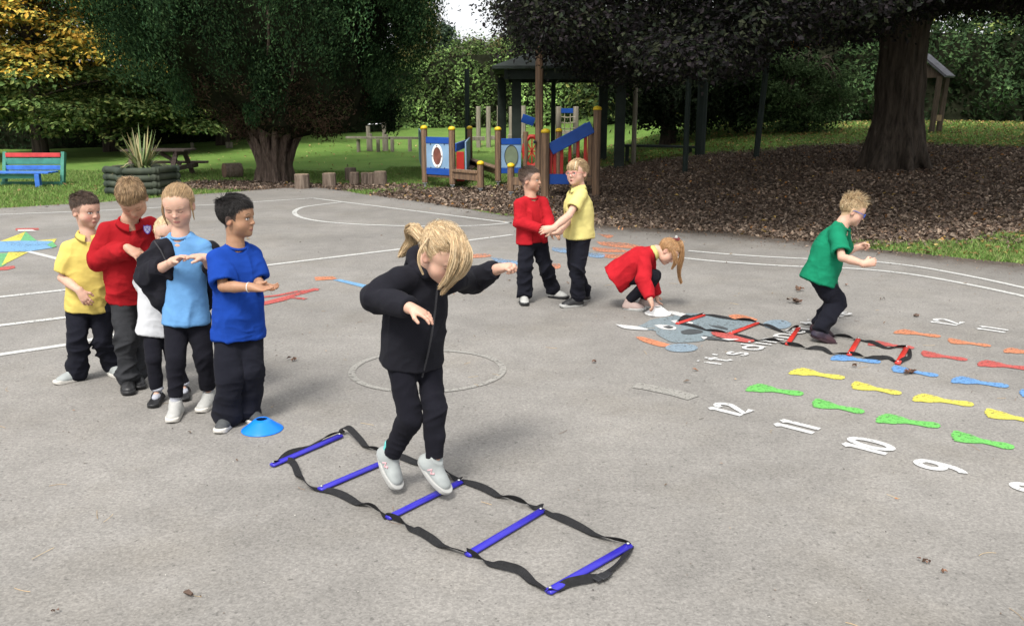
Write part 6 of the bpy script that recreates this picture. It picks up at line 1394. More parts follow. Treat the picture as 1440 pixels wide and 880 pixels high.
# A: boy in yellow polo, first from the left
YA = 4.86; kA = 1.0
J = pose(0, YA, kA, nm='A', pelvis=(125, 428, 0), chest=(123, 365, 0), neck=(124, 330, .0), head=(121, 295, 0), shR=(98, 350, -.03), shL=(148, 351, .04), hipR=(110, 436, -.02), hipL=(144, 436, .02),
         elR=(88, 391, 0, -.06), wrR=(112, 409, 0, -.16), elL=(163, 386, 1), wrL=(165, 420, -1), knR=(110, 480, -1), anR=(109, 519, 1), knL=(143, 478, -1), anL=(157, 511, 1))
A = person(dict(k=kA, org=gnd(118, 528), J=J, h=.003, skin=SK_PALE, girth=1.03, label='boy in a yellow polo shirt and black trousers at the left end of the queue', group='children queueing behind the blue ladder', seed=3,
    head=dict(f=hv(.86, -.42, -.10), u=hv(.05, 0, 1), s=.95, cheek=1.15), face=dict(brow=(.10, .06, .04), hair=(.14, .09, .07), hmask=lambda L: (L[..., 2] > hairline(L[..., 1]) - .004) * .75, blush=.5),
    handR=(hv(.5, -.1, -.9), hv(-.2, 1, .1), .35, 1), handL=(hv(0, -.3, -1), hv(1, 0, 0), .3, -1),
    footR=hv(-.66, -.75, 0), footL=hv(.75, -.66, 0), trousers=dict(m=C_NVY, r=(.062, .049, .044), len=.03, amp=.014),
    tops=[dict(name='polo_shirt', m=C_YEL, hem=.01, sleeve=.80, sr=(.047, .050, .04), w=.106, d=.084, g=1.0, collar=C_YEL, amp=.017, hemw=1.08)], shoe=dict(m=S_LGR, sole=S_SOLE, strap=S_WHT)))
boyhair(A['T'], BROWNH, A['body'], A['org'], top=.011, sidet=.001, length=.035, flow=(.2, 1, 0), lift=.12, sidecol=(.20, .13, .10), messy=.15)
# B: boy in red jumper looking down
YB = 4.66; kB = 1.07
J = pose(0, YB, kB, nm='B', pelvis=(183, 412, .04), chest=(180, 350, .0), neck=(182, 312, -.02), head=(186, 280, -.10), shR=(153, 327, -.04), shL=(209, 320, .07), hipR=(174, 420, .02), hipL=(196, 420, .08),
         elR=(142, 364, 0, -.06), wrR=(180, 350, 0, -.165), elL=(213, 362, 1), wrL=(216, 385, -1), knR=(177, 472, -1), anR=(179, 530, 1), knL=(187, 470, 1), anL=(190, 523, 1))
B = person(dict(k=kB, org=gnd(180, 545), J=J, h=.003, skin=SK_MED, label='boy in a red jumper with a purple badge, looking down at his hands', group='children queueing behind the blue ladder', seed=5,
    head=dict(f=hv(.22, -.70, -.82), u=hv(.1, -.75, .7), s=.93), face=dict(eyes='shut', hair=(.15, .10, .055), hmask=lambda L: (L[..., 2] > hairline(L[..., 1])) * .9, brow=(.18, .11, .06)),
    handR=(hv(.75, -.1, -.45), hv(0, .5, -.9), .30, 1, .12), handL=(hv(-.3, -.6, -.5), hv(-.5, .4, -.4), .5, -1),
    footR=hv(.42, -.9, 0), footL=hv(.55, -.84, 0), trousers=dict(m=C_GRY, r=(.060, .047, .041), len=.01, amp=.019),
    tops=[dict(name='jumper', m=C_RED, hem=.015, sleeve=1.96, sr=(.052, .050, .038), w=.108, d=.088, g=1.02, collar=C_RED, amp=.020, hemw=.93, band=1)], shoe=dict(m=S_BLK, sole=S_BLK, kind='boot', strap=S_BLK)))
boyhair(B['T'], DBLOND[1:] + LBROWN[:2], B['body'], B['org'], top=.010, sidet=.006, length=.045, flow=(.25, 1, -.2), lift=.05, messy=.10)
# badge
def badge(info, at_px, Y):
    c = at(*at_px, Y); f = info['fwd']; sd = info['side']; up = info['up']
    return c, f, sd, up
# C: small blonde child in white shirt, mostly hidden
YC = 4.54; kC = .93
J = pose(0, YC, kC, nm='C', pelvis=(222, 456, .0), chest=(221, 390, .02), neck=(232, 356, .02), head=(236, 328, .0), shR=(207, 371, -.02), shL=(248, 368, .05), hipR=(214, 462, -.01), hipL=(238, 462, .03),
         elR=(197, 405, 1), wrR=(224, 413, -1), elL=(252, 408, 1), wrL=(246, 440, -1), knR=(216, 506, -1), anR=(221, 549, 1), knL=(243, 503, -1), anL=(258, 541, 1))
C_ = person(dict(k=kC, org=gnd(232, 560), J=J, h=.0035, skin=SK_PALE, label='small fair child in a white T-shirt half hidden behind the light blue girl', group='children queueing behind the blue ladder', seed=8,
    head=dict(f=hv(.25, -.95, -.12), u=hv(0, 0, 1), s=.95), face=dict(brow=(.35, .24, .14), iris=(.08, .13, .2)),
    handR=(hv(.9, -.3, -.1), hv(0, .3, -1), .4, 1), handL=(hv(0, -.3, -1), hv(-1, 0, 0), .3, -1), footR=hv(.15, -1, 0), footL=hv(.35, -.93, 0),
    trousers=dict(m=C_LEG, r=(.056, .040, .030), len=-.01, amp=.005, name='leggings'),
    tops=[dict(name='white_t_shirt', m=C_WHT, hem=.03, sleeve=.85, sr=(.045, .047, .04), w=.098, d=.078, amp=.009, hemw=1.12)], shoe=dict(m=S_BLK, sole=S_BLK, kind='mary', strap=S_BLK, sock=S_SOCKW, sockh=.03)))
girlhair(C_['T'], BLONDE[:2] + [(.55, .42, .26)], C_['body'], C_['org'], (0, -.10, .05), n=3000, tail=None, wisps=200)
# D: girl in light blue with a black cardigan slipping off
YD = 4.34; kD = 1.02
J = pose(0, YD, kD, nm='D', pelvis=(262, 443, .0), chest=(259, 375, .0), neck=(254, 328, .0), head=(250.5, 288, -.01), shR=(228, 351, .0), shL=(284, 349, .01), hipR=(248, 452, .0), hipL=(279, 452, .01),
         elR=(213, 385, 0, -.02), wrR=(243, 368, 0, -.15), elL=(302, 384, 0, -.01), wrL=(288, 363, 0, -.14), knR=(247, 506, -1), anR=(247, 566, 1), knL=(286, 500, -1), anL=(294, 553, 1))
D = person(dict(k=kD, org=gnd(262, 572), J=J, h=.0028, skin=SK_PALE, label='girl in a light blue T-shirt with black cardigan sleeves, fiddling with her fingers', group='children queueing behind the blue ladder', seed=12,
    head=dict(f=hv(.05, -.95, -.30), u=hv(-.02, -.25, 1), s=.97, cheek=1.15), face=dict(eyes='shut', brow=(.30, .19, .11), blush=.35, lips=(.50, .17, .16)),
    handR=(hv(.85, -.25, .45), hv(.2, -.1, -1), .30, -1, .1), handL=(hv(-.85, -.25, .15), hv(-.1, .0, -1), .35, 1, .12), footR=hv(.18, -1, 0), footL=hv(-.05, -1, 0),
    trousers=dict(m=C_LEG, r=(.060, .043, .033), len=-.032, amp=.006, name='leggings'),
    tops=[dict(name='light_blue_t_shirt', m=C_LBL, hem=.015, sleeve=.5, sr=(.043, .045, .04), w=.100, d=.078, amp=.015, hemw=1.12, open=0)], shoe=dict(m=S_WHT, sole=S_SOLE, strap=S_LACE, sock=S_SOCKW, sockh=.055)))
# cardigan hanging on both arms
JD = J; F = Field()
sh, el, wr = J['shR'], J['elR'], J['wrR']; k = kD
nbD = J['neck']
F.chain([nbD + V3(-.045, .02, -.03), sh + V3(-.004, .0, .004), el + V3(-.012, 0, 0), el * .5 + wr * .5], [.022, .046 * k, .060 * k, .040 * k], .02, flat=1)
F.chain([el + V3(-.005, .02, .06), at(218, 400, YD + .0), at(225, 424, YD - .01), at(229, 440, YD - .01)], [.05, .052, .036, .012], .03)
F.chain([at(231, 345, YD - .035), at(230, 385, YD - .045), at(230, 420, YD - .03)], [.030, .040, .030], .02); F.chain([nbD + V3(-.050, -.030, -.035), at(238, 356, YD - .072), at(240, 390, YD - .078)], [.014, .018, .016], .02)
F2 = Field(); sh, el, wr = J['shL'], J['elL'], J['wrL']
F2.chain([sh + V3(.012, .01, -.015), el + V3(.012, .01, 0), el * .5 + wr * .5], [.042 * k, .046 * k, .036 * k], .02, flat=1); F2.chain([at(296, 350, YD + .07), at(294, 400, YD + .08), at(290, 430, YD + .09)], [.04, .045, .03], .03)
for fn_ in F2.p: F.p.insert(0, fn_)
F.chain([at(232, 365, YD + .10), at(290, 365, YD + .10)], [.04, .04], .03)
card = fieldobj(F, 'cardigan', C_BLK, D['body'], D['org'], .005, .016, [(J['elR'], .12), (J['elL'], .08)], seed=40, fr=(8, 8, 16))
mb = MB()
for q in [dict(a=(214, 341), b=(231, 377)),]: mb.tube([at(217, 339, YD - .075), at(226, 352, YD - .085), at(234, 368, YD - .095)], .0035, 6)
mb.build('zip', M_ZIP, card, D['org'])
mb = MB()
girlhair(D['T'], DBLOND + [(.38, .25, .13)], D['body'], D['org'], (0, -.095, .045), tail=[D['T']((0, -.10, .045)), D['T']((.0, -.135, .03)), D['T']((.01, -.14, -.02)), D['T']((.01, -.125, -.08))], tailr=.022, tailn=500,
    loose=[([D['T']((.072, .02, .03)), D['T']((.080, .03, -.02)), D['T']((.078, .03, -.07)), D['T']((.072, .025, -.11))], .006, 60), ([D['T']((-.072, .02, .03)), D['T']((-.081, .03, -.02)), D['T']((-.079, .028, -.08))], .005, 40)], wisps=220)
# E: boy in royal blue at the front of the queue
YE = 4.15; kE = 1.0
J = pose(0, YE, kE, nm='E', pelvis=(335, 462, .0), chest=(333, 385, .0), neck=(331, 343, .0), head=(334, 304, .0), shR=(309, 364, -.05), shL=(353, 360, .06), hipR=(322, 470, -.02), hipL=(349, 468, .03),
         elR=(314, 403, 0, -.13), wrR=(353, 404, 0, -.16), elL=(362, 396, 0, .02), wrL=(366, 401, 0, -.10), knR=(322, 525, -1), anR=(320, 580, 1), knL=(352, 521, -1), anL=(349, 573, 1))
E_ = person(dict(k=kE, org=gnd(335, 592), J=J, h=.0028, skin=SK_TAN, label='dark haired boy in a royal blue T-shirt holding out one palm beside the blue cone', group='children queueing behind the blue ladder', seed=17,
    head=dict(f=hv(.97, -.20, -.02), u=hv(.0, 0, 1), s=.98), face=dict(brow=(.02, .015, .012), iris=(.02, .012, .01), lips=(.36, .13, .11), blush=.1, hair=(.02, .016, .015), hmask=lambda L: (L[..., 2] > hairline(L[..., 1]) - .003) * .9),
    handR=(hv(.95, -.1, -.12), hv(.05, -.2, 1), .16, -1, .1), handL=(hv(.9, -.2, -.15), hv(0, -.3, 1), .25, 1, .1), footR=hv(-.05, -1, 0), footL=hv(.75, -.66, 0),
    trousers=dict(m=C_NVY, r=(.066, .060, .052), len=.035, amp=.016, fr=(10, 10, 6)),
    tops=[dict(name='blue_t_shirt', m=C_BLU, hem=.02, sleeve=.86, sr=(.050, .056, .04), w=.112, d=.092, g=1.02, amp=.020, hemw=1.06)], shoe=dict(m=S_DGR, sole=S_SOLE)))
mb = MB(); w0 = J['wrR'] - nrm(J['wrR'] - J['elR']) * .012; ax = nrm(J['wrR'] - J['elR']); u0 = nrm(np.cross(ax, (0, 0, 1))); u1 = np.cross(ax, u0)
mb.tube([w0 + .021 * (math.cos(a) * u0 + math.sin(a) * u1) for a in np.linspace(0, 6.283, 17)[:-1]], .003, 6, closed=True, caps=False); mb.build('wristband', M_WB, E_['body'], E_['org'])
boyhair(E_['T'], BLACKH, E_['body'], E_['org'], top=.014, sidet=.006, length=.035, flow=(.1, 1, .1), lift=.12, messy=.16, hl=-.004)
# F: girl jumping in the blue ladder
YF = 3.30; kF = 1.02
J = pose(0, YF, kF, nm='F', lift=.16, pelvis=(578, 508, .05), chest=(585, 440, .03), neck=(600, 372, -.02), head=(625, 357, -.10), shR=(564, 392, -.08), shL=(636, 394, .06), hipR=(563, 520, .0), hipL=(602, 518, .08),
         elR=(529, 420, 0, -.06), wrR=(576, 433, 0, -.20), elL=(664, 397, 1), wrL=(699, 379, -1), knR=(577, 586, -1), anR=(551, 637, 1), knL=(612, 575, -1), anL=(611, 645, 1))
Fg = person(dict(k=kF, org=gnd(600, 706), J=J, h=.0026, skin=SK_PALE, label='blonde girl in a black hooded jacket jumping over the rungs of the blue ladder', seed=21,
    head=dict(f=hv(.60, -.62, -.55), u=hv(.35, -.35, .9), s=1.04), face=dict(eyes='shut', brow=(.35, .24, .14)),
    handR=(hv(.85, -.2, -.30), hv(.1, .1, -1), .28, -1, .10), handL=(hv(.75, -.45, .28), hv(.3, .2, -.9), .95, 1, .03), footR=hv(.42, -.45, -.75), footL=hv(.62, -.35, -.66), fupR=hv(.5, -.4, .6), fupL=hv(.5, -.3, .75),
    trousers=dict(m=C_LEG, r=(.051, .041, .032), len=-.006, amp=.008, name='leggings'), hc=.0045,
    tops=[dict(name='hooded_jacket', m=C_BLK, hem=-.022, sleeve=1.97, sr=(.046, .047, .034), w=.114, d=.092, g=1.08, amp=.021, hemw=.98, band=1, neck=.042)],
    shoe=dict(m=S_LGR, sole=S_WHT, sock=S_TEAL, sockh=.045, logo=S_PINKP)))
T = Fg['T']; nb = J['neck']; up, fw, sd = Fg['up'], Fg['fwd'], Fg['side']
F = Field(); 
for a in np.linspace(0, 6.283, 13)[:-1]: 
    c = nb + sd * .058 * math.cos(a) + fw * (.052 * math.sin(a) + .006) + up * (-.002 - .018 * math.sin(a)); c2 = nb + sd * .058 * math.cos(a + .52) + fw * (.052 * math.sin(a + .52) + .006) + up * (-.002 - .018 * math.sin(a + .52)); F.rc(c, c2, .016, .016, .01)
F.ec(nb - fw * .05 + up * .03, nb - fw * .085 - up * .05, sd, (.055, .028), (.045, .02), .03)
fieldobj(F, 'hood', C_BLK, Fg['body'], Fg['org'], .0045, .008, seed=9)
mb = MB(); zc = [J['neck'] + Fg['fwd'] * .055 - Fg['up'] * .03]
for t_ in np.linspace(0, 1, 8): c = J['neck'] * (1 - t_) + J['pelvis'] * t_; zc.append(c + Fg['fwd'] * (.070 + .040 * math.sin(t_ * 2.0 + .5)) + Fg['side'] * .0 - Fg['up'] * .02)
mb.tube(zc, .0042, 5); mb.build('zip', M_ZIP, Fg['body'], Fg['org'])
Wp = lambda x, y, d: at(x, y, YF + d)
girlhair(T, BLONDE, Fg['body'], Fg['org'], (.02, -.085, .055), thick=.007, n=11000, tailr=.025, tailn=2400,
    tail=[Wp(593, 335, .02), Wp(583, 322, .06), Wp(577, 326, .08), Wp(580, 340, .09), Wp(570, 352, .10), Wp(564, 358, .10)],
    loose=[([Wp(648, 335, -.20), Wp(652, 362, -.24), Wp(640, 388, -.24), Wp(622, 412, -.22)], .019, 800), ([Wp(655, 340, -.16), Wp(661, 362, -.18), Wp(650, 385, -.2), Wp(630, 400, -.22)], .013, 450),
           ([Wp(636, 328, -.19), Wp(640, 355, -.25), Wp(634, 380, -.27), Wp(626, 398, -.25)], .018, 560), ([Wp(602, 335, -.16), Wp(591, 352, -.19), Wp(589, 370, -.19), Wp(595, 386, -.18)], .0055, 150), ([Wp(630, 330, -.19), Wp(643, 350, -.235), Wp(640, 372, -.25), Wp(618, 405, -.23)], .015, 480)], wisps=1100)
# G: boy in red cardigan holding hands
YG = 6.88; kG = 1.06
J = pose(0, YG, kG, nm='G', pelvis=(748, 336, .0), chest=(747, 300, .0), neck=(746, 275, .0), head=(746, 251.5, .0), shR=(732, 288, -.05), shL=(762, 286, .05), hipR=(741, 341, -.02), hipL=(758, 341, .03),
         elR=(731, 312, 0, -.09), wrR=(761, 322, 0, -.17), elL=(771, 308, 0, .0), wrL=(774, 325, 0, -.10), knR=(738, 376, -1), anR=(737, 414, 1), knL=(767, 374, -1), anL=(778, 407, 1))
G_ = person(dict(k=kG, org=gnd(752, 424), J=J, h=.004, hc=.006, skin=SK_MED, label='boy in an open red cardigan holding hands with the girl in a yellow polo shirt', group='pair of children holding hands', seed=25,
    head=dict(f=hv(.93, -.36, .0), u=hv(0, 0, 1), s=.93), face=dict(brow=(.08, .05, .04), hair=(.10, .07, .06), hmask=lambda L: (L[..., 2] > hairline(L[..., 1])) * .85, lips=(.5, .2, .18)),
    handR=(hv(.9, -.2, -.2), hv(0, .8, -.5), .4, 1), handL=(hv(.7, -.3, -.3), hv(0, .3, -1), .4, -1), footR=hv(.05, -1, 0), footL=hv(.85, -.5, 0),
    trousers=dict(m=C_NVY, r=(.062, .050, .044), len=.0, amp=.018),
    tops=[dict(name='jumper', m=C_RED2, hem=.0, sleeve=1.2, sr=(.04, .036, .034), w=.098, d=.076, amp=.006, hemw=1.02)], shoe=dict(m=S_WHT, sole=S_BLK)))
F = Field(); k = kG; nb = J['neck']; up, fw, sd = G_['up'], G_['fwd'], G_['side']; P_ = J['pelvis']
F.loft([(P_ - up * .10 * k, .128 * k, .098 * k), (P_, .118 * k, .092 * k), (J['chest'], .108 * k, .084 * k), (nb - up * .03 * k, .055 * k, .052 * k)], sd, .02, cap=.04)
for a in 'RL': F.rc(nb - up * .03 * k, J['sh' + a], .040 * k, .043 * k, .02); F.chain([J['sh' + a], J['el' + a], J['wr' + a]], [.044 * k, .042 * k, .034 * k], .02, flat=1)
F.plane(P_ - up * .03, -up, 0)
F.ec(P_ - up * .1 + fw * .10, nb - up * .01 + fw * .075, sd, (.055, .06), (.020, .05), .01, 's', .03); F.rc(nb + fw * .02, nb + up * .09, .05 * k, .05 * k, .01, 's')
cd = fieldobj(F, 'cardigan', C_RED2, G_['body'], G_['org'], .006, .014, [(J['elR'], .07)], seed=31)
boyhair(G_['T'], BROWNH, G_['body'], G_['org'], top=.009, sidet=.001, length=.03, flow=(.2, 1, 0), lift=.15, n=2600, messy=.15, sidecol=(.12, .08, .065))
# H: girl in yellow polo and pink glasses
YH = 6.70; kH = 1.12
J = pose(0, YH, kH, nm='H', pelvis=(814, 328, .0), chest=(814, 292, .0), neck=(814, 264, .0), head=(811, 242, -.01), shR=(806, 275, .10), shL=(817, 274, -.08), hipR=(808, 334, .05), hipL=(818, 334, -.04),
         elR=(802, 306, -1), wrR=(787, 326, -1), elL=(800, 303, -1), wrL=(778, 321, -1), knR=(810, 374, -1), anR=(822, 411, 1), knL=(812, 376, -1), anL=(812, 418, -1))
H_ = person(dict(k=kH, org=gnd(808, 430), J=J, h=.004, hc=.006, skin=SK_PALE, label='girl with round pink glasses in a yellow polo shirt and dark trousers, mouth open', group='pair of children holding hands', seed=27,
    head=dict(f=hv(-.62, -.78, .02), u=hv(-.03, 0, 1), s=.88), face=dict(brow=(.30, .2, .12), iris=(.08, .12, .16), mouth=1, blush=.12),
    handR=(hv(-.9, -.1, -.2), hv(0, .2, 1), .35, 1), handL=(hv(-.9, -.1, -.1), hv(0, .9, -.4), .4, 1), footR=hv(-.8, -.5, 0), footL=hv(-.90, -.42, 0),
    trousers=dict(m=C_NVY, r=(.062, .048, .040), len=.01, amp=.016),
    tops=[dict(name='polo_shirt', m=C_PYL, hem=.01, sleeve=.66, sr=(.042, .045, .04), w=.102, d=.094, amp=.013, hemw=1.05, collar=C_PYL)], shoe=dict(m=S_BLK, sole=S_WHT)))
girlhair(H_['T'], DBLOND + BLONDE[:1], H_['body'], H_['org'], (.0, -.10, .02), n=3200, fringe=420, thick=.010, tail=[H_['T']((0, -.10, .02)), H_['T']((0, -.125, -.02)), H_['T']((0.01, -.115, -.075))], tailr=.018, tailn=300,
    loose=[([H_['T']((.07, .02, .02)), H_['T']((.081, .02, -.02)), H_['T']((.078, .01, -.07))], .008, 60)], wisps=160)
glasses(H_['T'], H_['body'], H_['org'], pmat('pink_frames', (.55, .22, .20), rough=.35))
# I: girl crouching at the white cone
YI = 6.60; kI = 1.0
J = pose(0, YI, kI, nm='I', pelvis=(877, 383, .02), chest=(897, 366, .0), neck=(921, 353, -.01), head=(940, 354, -.02), shR=(907, 362, -.08), shL=(911, 356, .08), hipR=(880, 392, -.03), hipL=(881, 390, .07),
         elR=(905, 393, -1), wrR=(914, 420, -1), elL=(915, 388, 1), wrL=(922, 414, 1), knR=(918, 389, -1), anR=(884, 424, 1), knL=(921, 387, -1), anL=(906, 421, 1))
I_ = person(dict(k=kI, org=gnd(893, 434), J=J, h=.0038, hc=.006, skin=SK_PALE, label='girl in a red cardigan crouching to put down the white cone', seed=33,
    head=dict(f=hv(.58, -.34, -.72), u=hv(.78, -.05, .62), s=.92), face=dict(brow=(.3, .2, .12), eyes='shut'),
    handR=(hv(.35, -.1, -.9), hv(-.6, .2, .2), .45, 1), handL=(hv(.3, -.1, -.9), hv(.6, -.2, 0), .4, -1), footR=hv(.94, -.34, 0), footL=hv(.92, -.38, 0),
    trousers=dict(m=C_LEG, r=(.058, .046, .033), len=-.01, amp=.006, name='leggings'),
    tops=[dict(name='cardigan', m=C_RED2, hem=.075, sleeve=1.93, sr=(.048, .046, .036), w=.112, d=.098, g=1.05, amp=.019, hemw=1.12, collar=C_PYL)], shoe=dict(m=S_PNK, sole=S_WHT, sock=S_SOCKW, sockh=.02)))
W = lambda x, y, d: at(x, y, YI + d)
girlhair(I_['T'], GING, I_['body'], I_['org'], (.0, -.03, .105), n=3200, thick=.009, tail=[W(950, 338, .0), W(957, 342, -.02), W(959, 358, -.03), W(955, 375, -.03), W(955, 388, -.02), W(958, 398, -.02)], tailr=.020, tailn=420,
    loose=[([W(946, 352, -.1), W(950, 366, -.12), W(945, 378, -.1)], .02, 200)], wisps=200)
mb = MB(); c = W(951, 336.5, 0); mb.tube([c + V3(.022 * math.cos(a), .022 * math.sin(a), .004 * math.sin(2 * a)) for a in np.linspace(0, 6.283, 13)[:-1]], .010, 7, closed=True, caps=False); mb.build('hair_bobble', pmat('bobble', (.14, .03, .03), rough=.8), I_['body'], I_['org'])
mb = MB(); mb.lathe(W(951, 334.5, -.02), [(.012, 0), (.010, .012), (.003, .018)], 8); mb.build('hair_bow', S_WHT, I_['body'], I_['org'])
# J: boy in green T-shirt hopping in the red ladder
YJ = 5.72; kJ = 1.02
J = pose(0, YJ, kJ, nm='J', lift=.08, pelvis=(1155, 385, .0), chest=(1166, 347, .0), neck=(1184, 316, .0), head=(1200, 296, .0), shR=(1177, 328, -.09), shL=(1184, 326, .09), hipR=(1153, 394, -.04), hipL=(1158, 394, .05),
         elR=(1184, 362, -1), wrR=(1215, 371, -1), elL=(1188, 355, 1), wrL=(1206, 348, 1), knR=(1177, 424, 1), anR=(1154, 464, 1), knL=(1173, 424, 1), anL=(1152, 456, 1))
Jb = person(dict(k=kJ, org=gnd(1158, 480), J=J, h=.0035, hc=.0055, skin=SK_PALE, label='blond boy with blue glasses in a green T-shirt hopping through the red ladder', seed=37,
    head=dict(f=hv(.90, -.20, -.38), u=hv(.38, 0, .92), s=.92), face=dict(brow=(.3, .2, .1), blush=.5, hair=(.35, .25, .14), hmask=lambda L: (L[..., 2] > hairline(L[..., 1])) * .8),
    handR=(hv(.9, -.15, .25), hv(.1, .9, -.3), .95, 1, .02), handL=(hv(.85, .1, .1), hv(.1, -.9, -.3), .95, -1, .02), footR=hv(.93, -.18, -.34), footL=hv(.93, -.1, -.34), fupR=hv(.34, 0, .93), fupL=hv(.34, 0, .93),
    trousers=dict(m=C_NVY, r=(.068, .058, .041), len=.0, amp=.013),
    tops=[dict(name='green_t_shirt', m=C_GRN, hem=.035, sleeve=.80, sr=(.048, .054, .04), w=.108, d=.098, g=1.02, amp=.019, hemw=1.12, tilt=V3(.0, 0, 0))], shoe=dict(m=S_PUR, sole=S_PSOLE)))
boyhair(Jb['T'], DBLOND + BLONDE[:2], Jb['body'], Jb['org'], top=.010, sidet=.004, length=.035, flow=(.1, 1, .3), lift=.25, spikes=260, messy=.2, n=3400)
glasses(Jb['T'], Jb['body'], Jb['org'], pmat('blue_frames', (.03, .09, .42), rough=.35), .022, .016)
# ------------------------------------------------------------ agility ladders and marker cones
M_BRUNG = pmat('blue_rung_plastic', (.024, .018, .33), rough=.35, var=.08, scale=20, spec=.5); M_RRUNG = pmat('red_rung_plastic', (.44, .028, .02), rough=.35, var=.08, scale=20, spec=.5)
M_WEB = pmat('black_webbing', (.012, .012, .013), rough=.75, var=.25, scale=60, bump=.4, bscale=900, spec=.25); M_RIV = pmat('rivet', (.5, .5, .5), rough=.3, metal=.8); M_BUCK = pmat('black_buckle', (.012, .012, .014), rough=.3, spec=.5)
def ladder(name, label, rungs, near, far, mat, wid=.036, ends=()):
    c = np.mean([gnd(*q) for r in rungs for q in r], 0); root = empty(name, c); tag(root, label, 'agility ladder')
    for a, b in rungs:
        A_, B_ = gnd(*a, .010), gnd(*b, .010); d = nrm(B_ - A_); w = V3(-d[1], d[0], 0); m = MB(); n = 12; pr = []
        for i in range(n): t = i / n * 2 * math.pi; pr.append(w * .017 * math.cos(t) + V3(0, 0, 1) * .0085 * math.sin(t))
        v = []; 
        for s, q in ((0, .7), (.008, 1), (.992, 1), (1, .7)): v += [A_ + (B_ - A_) * s + p * q for p in pr]
        m.add(v, [np.array([(i * n + j, i * n + (j + 1) % n, (i + 1) * n + (j + 1) % n, (i + 1) * n + j) for i in range(3) for j in range(n)])[:, ::-1], np.array([(0, j, (j + 1) % n) for j in range(1, n - 1)] + [(3 * n, 3 * n + (j + 1) % n, 3 * n + j) for j in range(1, n - 1)])])
        rg = m.build('rung', mat, root, A_, smooth=True)
        for P in (A_ + d * .012, B_ - d * .012): m = MB(); m.lathe(P + [0, 0, .0125], [(.006, -.003), (.006, .0), (.004, .0022), (.001, .0028)], 10); m.build('rivet', M_RIV, rg, P, smooth=True)
    def web(pts, seed, tw=2.2, w=wid):
        """pts: (px,py,lift); ribbon that twists"""
        g = smoothpts([gnd(q[0], q[1], .006 + (q[2] if len(q) > 2 else 0)) for q in pts], 10); n = len(g); s = np.concatenate([[0], np.cumsum(np.linalg.norm(np.diff(g, axis=0), axis=1))])
        r_ = np.random.default_rng(seed); ph = r_.uniform(0, 3); T_ = np.gradient(g, axis=0); T_ /= np.linalg.norm(T_, axis=1)[:, None]; S_ = np.cross(T_, (0, 0, 1)); S_ /= np.linalg.norm(S_, axis=1)[:, None]; U_ = np.cross(S_, T_)
        ang = 1.1 * np.sin(s * 2 * math.pi / .36 + ph) + .5 * np.sin(s * 23 + ph * 2); ang = np.clip(ang, -1.45, 1.45)
        g = g.copy(); g[:, 2] += np.abs(np.sin(ang)) * w * .5
        W_ = S_ * np.cos(ang)[:, None] + U_ * np.sin(ang)[:, None]; N_ = np.cross(T_, W_); th = .0011
        v = np.concatenate([g - W_ * w / 2 - N_ * th, g + W_ * w / 2 - N_ * th, g + W_ * w / 2 + N_ * th, g - W_ * w / 2 + N_ * th]); q = []
        for a, b in ((0, 1), (1, 2), (2, 3), (3, 0)): q += [(a * n + i, a * n + i + 1, b * n + i + 1, b * n + i) for i in range(n - 1)]
        q += [(0, n, 2 * n, 3 * n), (n - 1, 4 * n - 1, 3 * n - 1, 2 * n - 1)]; m = MB(); m.add(v, np.array(q)); m.build('strap', M_WEB, root, g[0])
    for k_, st in enumerate(near + far + list(ends)): web(st, 100 + k_)
    return root
BR_ = [((382, 654), (480, 612)), ((449, 688), (552, 644)), ((545, 728), (648, 677)), ((657, 780), (763, 717)), ((770, 832), (886, 766))]
near = [[(384, 652), (404, 648), (413, 654), (420, 668), (433, 684), (449, 688)], [(449, 688), (470, 693), (498, 706), (520, 713), (545, 728)], [(545, 728), (572, 740), (600, 757), (630, 771), (657, 780)], [(657, 780), (682, 790), (712, 800), (732, 806), (752, 820), (770, 832)]]
far = [[(480, 610), (482, 603, .02), (490, 603, .03), (505, 618, .01), (518, 630), (535, 636)], [(535, 636), (560, 643), (580, 650), (600, 655), (625, 664), (648, 677)], [(648, 675), (672, 685), (700, 697), (728, 706), (763, 717)], [(763, 717), (790, 731), (820, 744), (850, 757), (886, 766)]]
ends = [[(886, 767), (878, 784), (862, 800), (840, 813), (815, 820), (795, 824), (770, 834)], [(384, 655), (405, 641), (430, 632), (455, 618), (478, 609)]]
bl_ = ladder('agility_ladder', 'ladder of flat blue plastic rungs and twisted black webbing under the jumping girl', BR_, near, far, M_BRUNG, .029, ends)
c = gnd(847, 810, .014); d = nrm(gnd(862, 801) - gnd(835, 815)); m = MB(); M = frame(V3(-d[1], d[0], 0), d, V3(0, 0, 1)); m.box(c, (.036, .03, .010), M, bev=.003); m.box(c + d * .026, (.028, .022, .008), M, bev=.002); m.box(c - d * .026, (.030, .018, .008), M, bev=.002); m.build('buckle', M_BUCK, bl_, c)
RR_ = [((952, 455), (990, 443)), ((1027, 469), (1066, 454)), ((1107, 484), (1123, 461)), ((1194, 499), (1207, 477)), ((1262, 511), (1275, 489))]
near = [[(952, 455), (965, 457), (985, 462), (1005, 467), (1027, 469)], [(1027, 469), (1050, 476), (1070, 479), (1090, 480), (1107, 484)], [(1107, 485), (1130, 489), (1155, 492), (1170, 497), (1194, 499)], [(1194, 499), (1215, 502), (1235, 505), (1250, 504), (1262, 510)]]
far = [[(990, 442), (1000, 444), (1015, 447), (1040, 450), (1066, 453)], [(1066, 454), (1085, 461), (1100, 466), (1110, 465, .01), (1116, 461, .03), (1122, 461, .02)], [(1123, 465), (1145, 468), (1165, 472), (1185, 474), (1207, 478)], [(1207, 477), (1225, 482), (1245, 489), (1260, 488), (1274, 489)]]
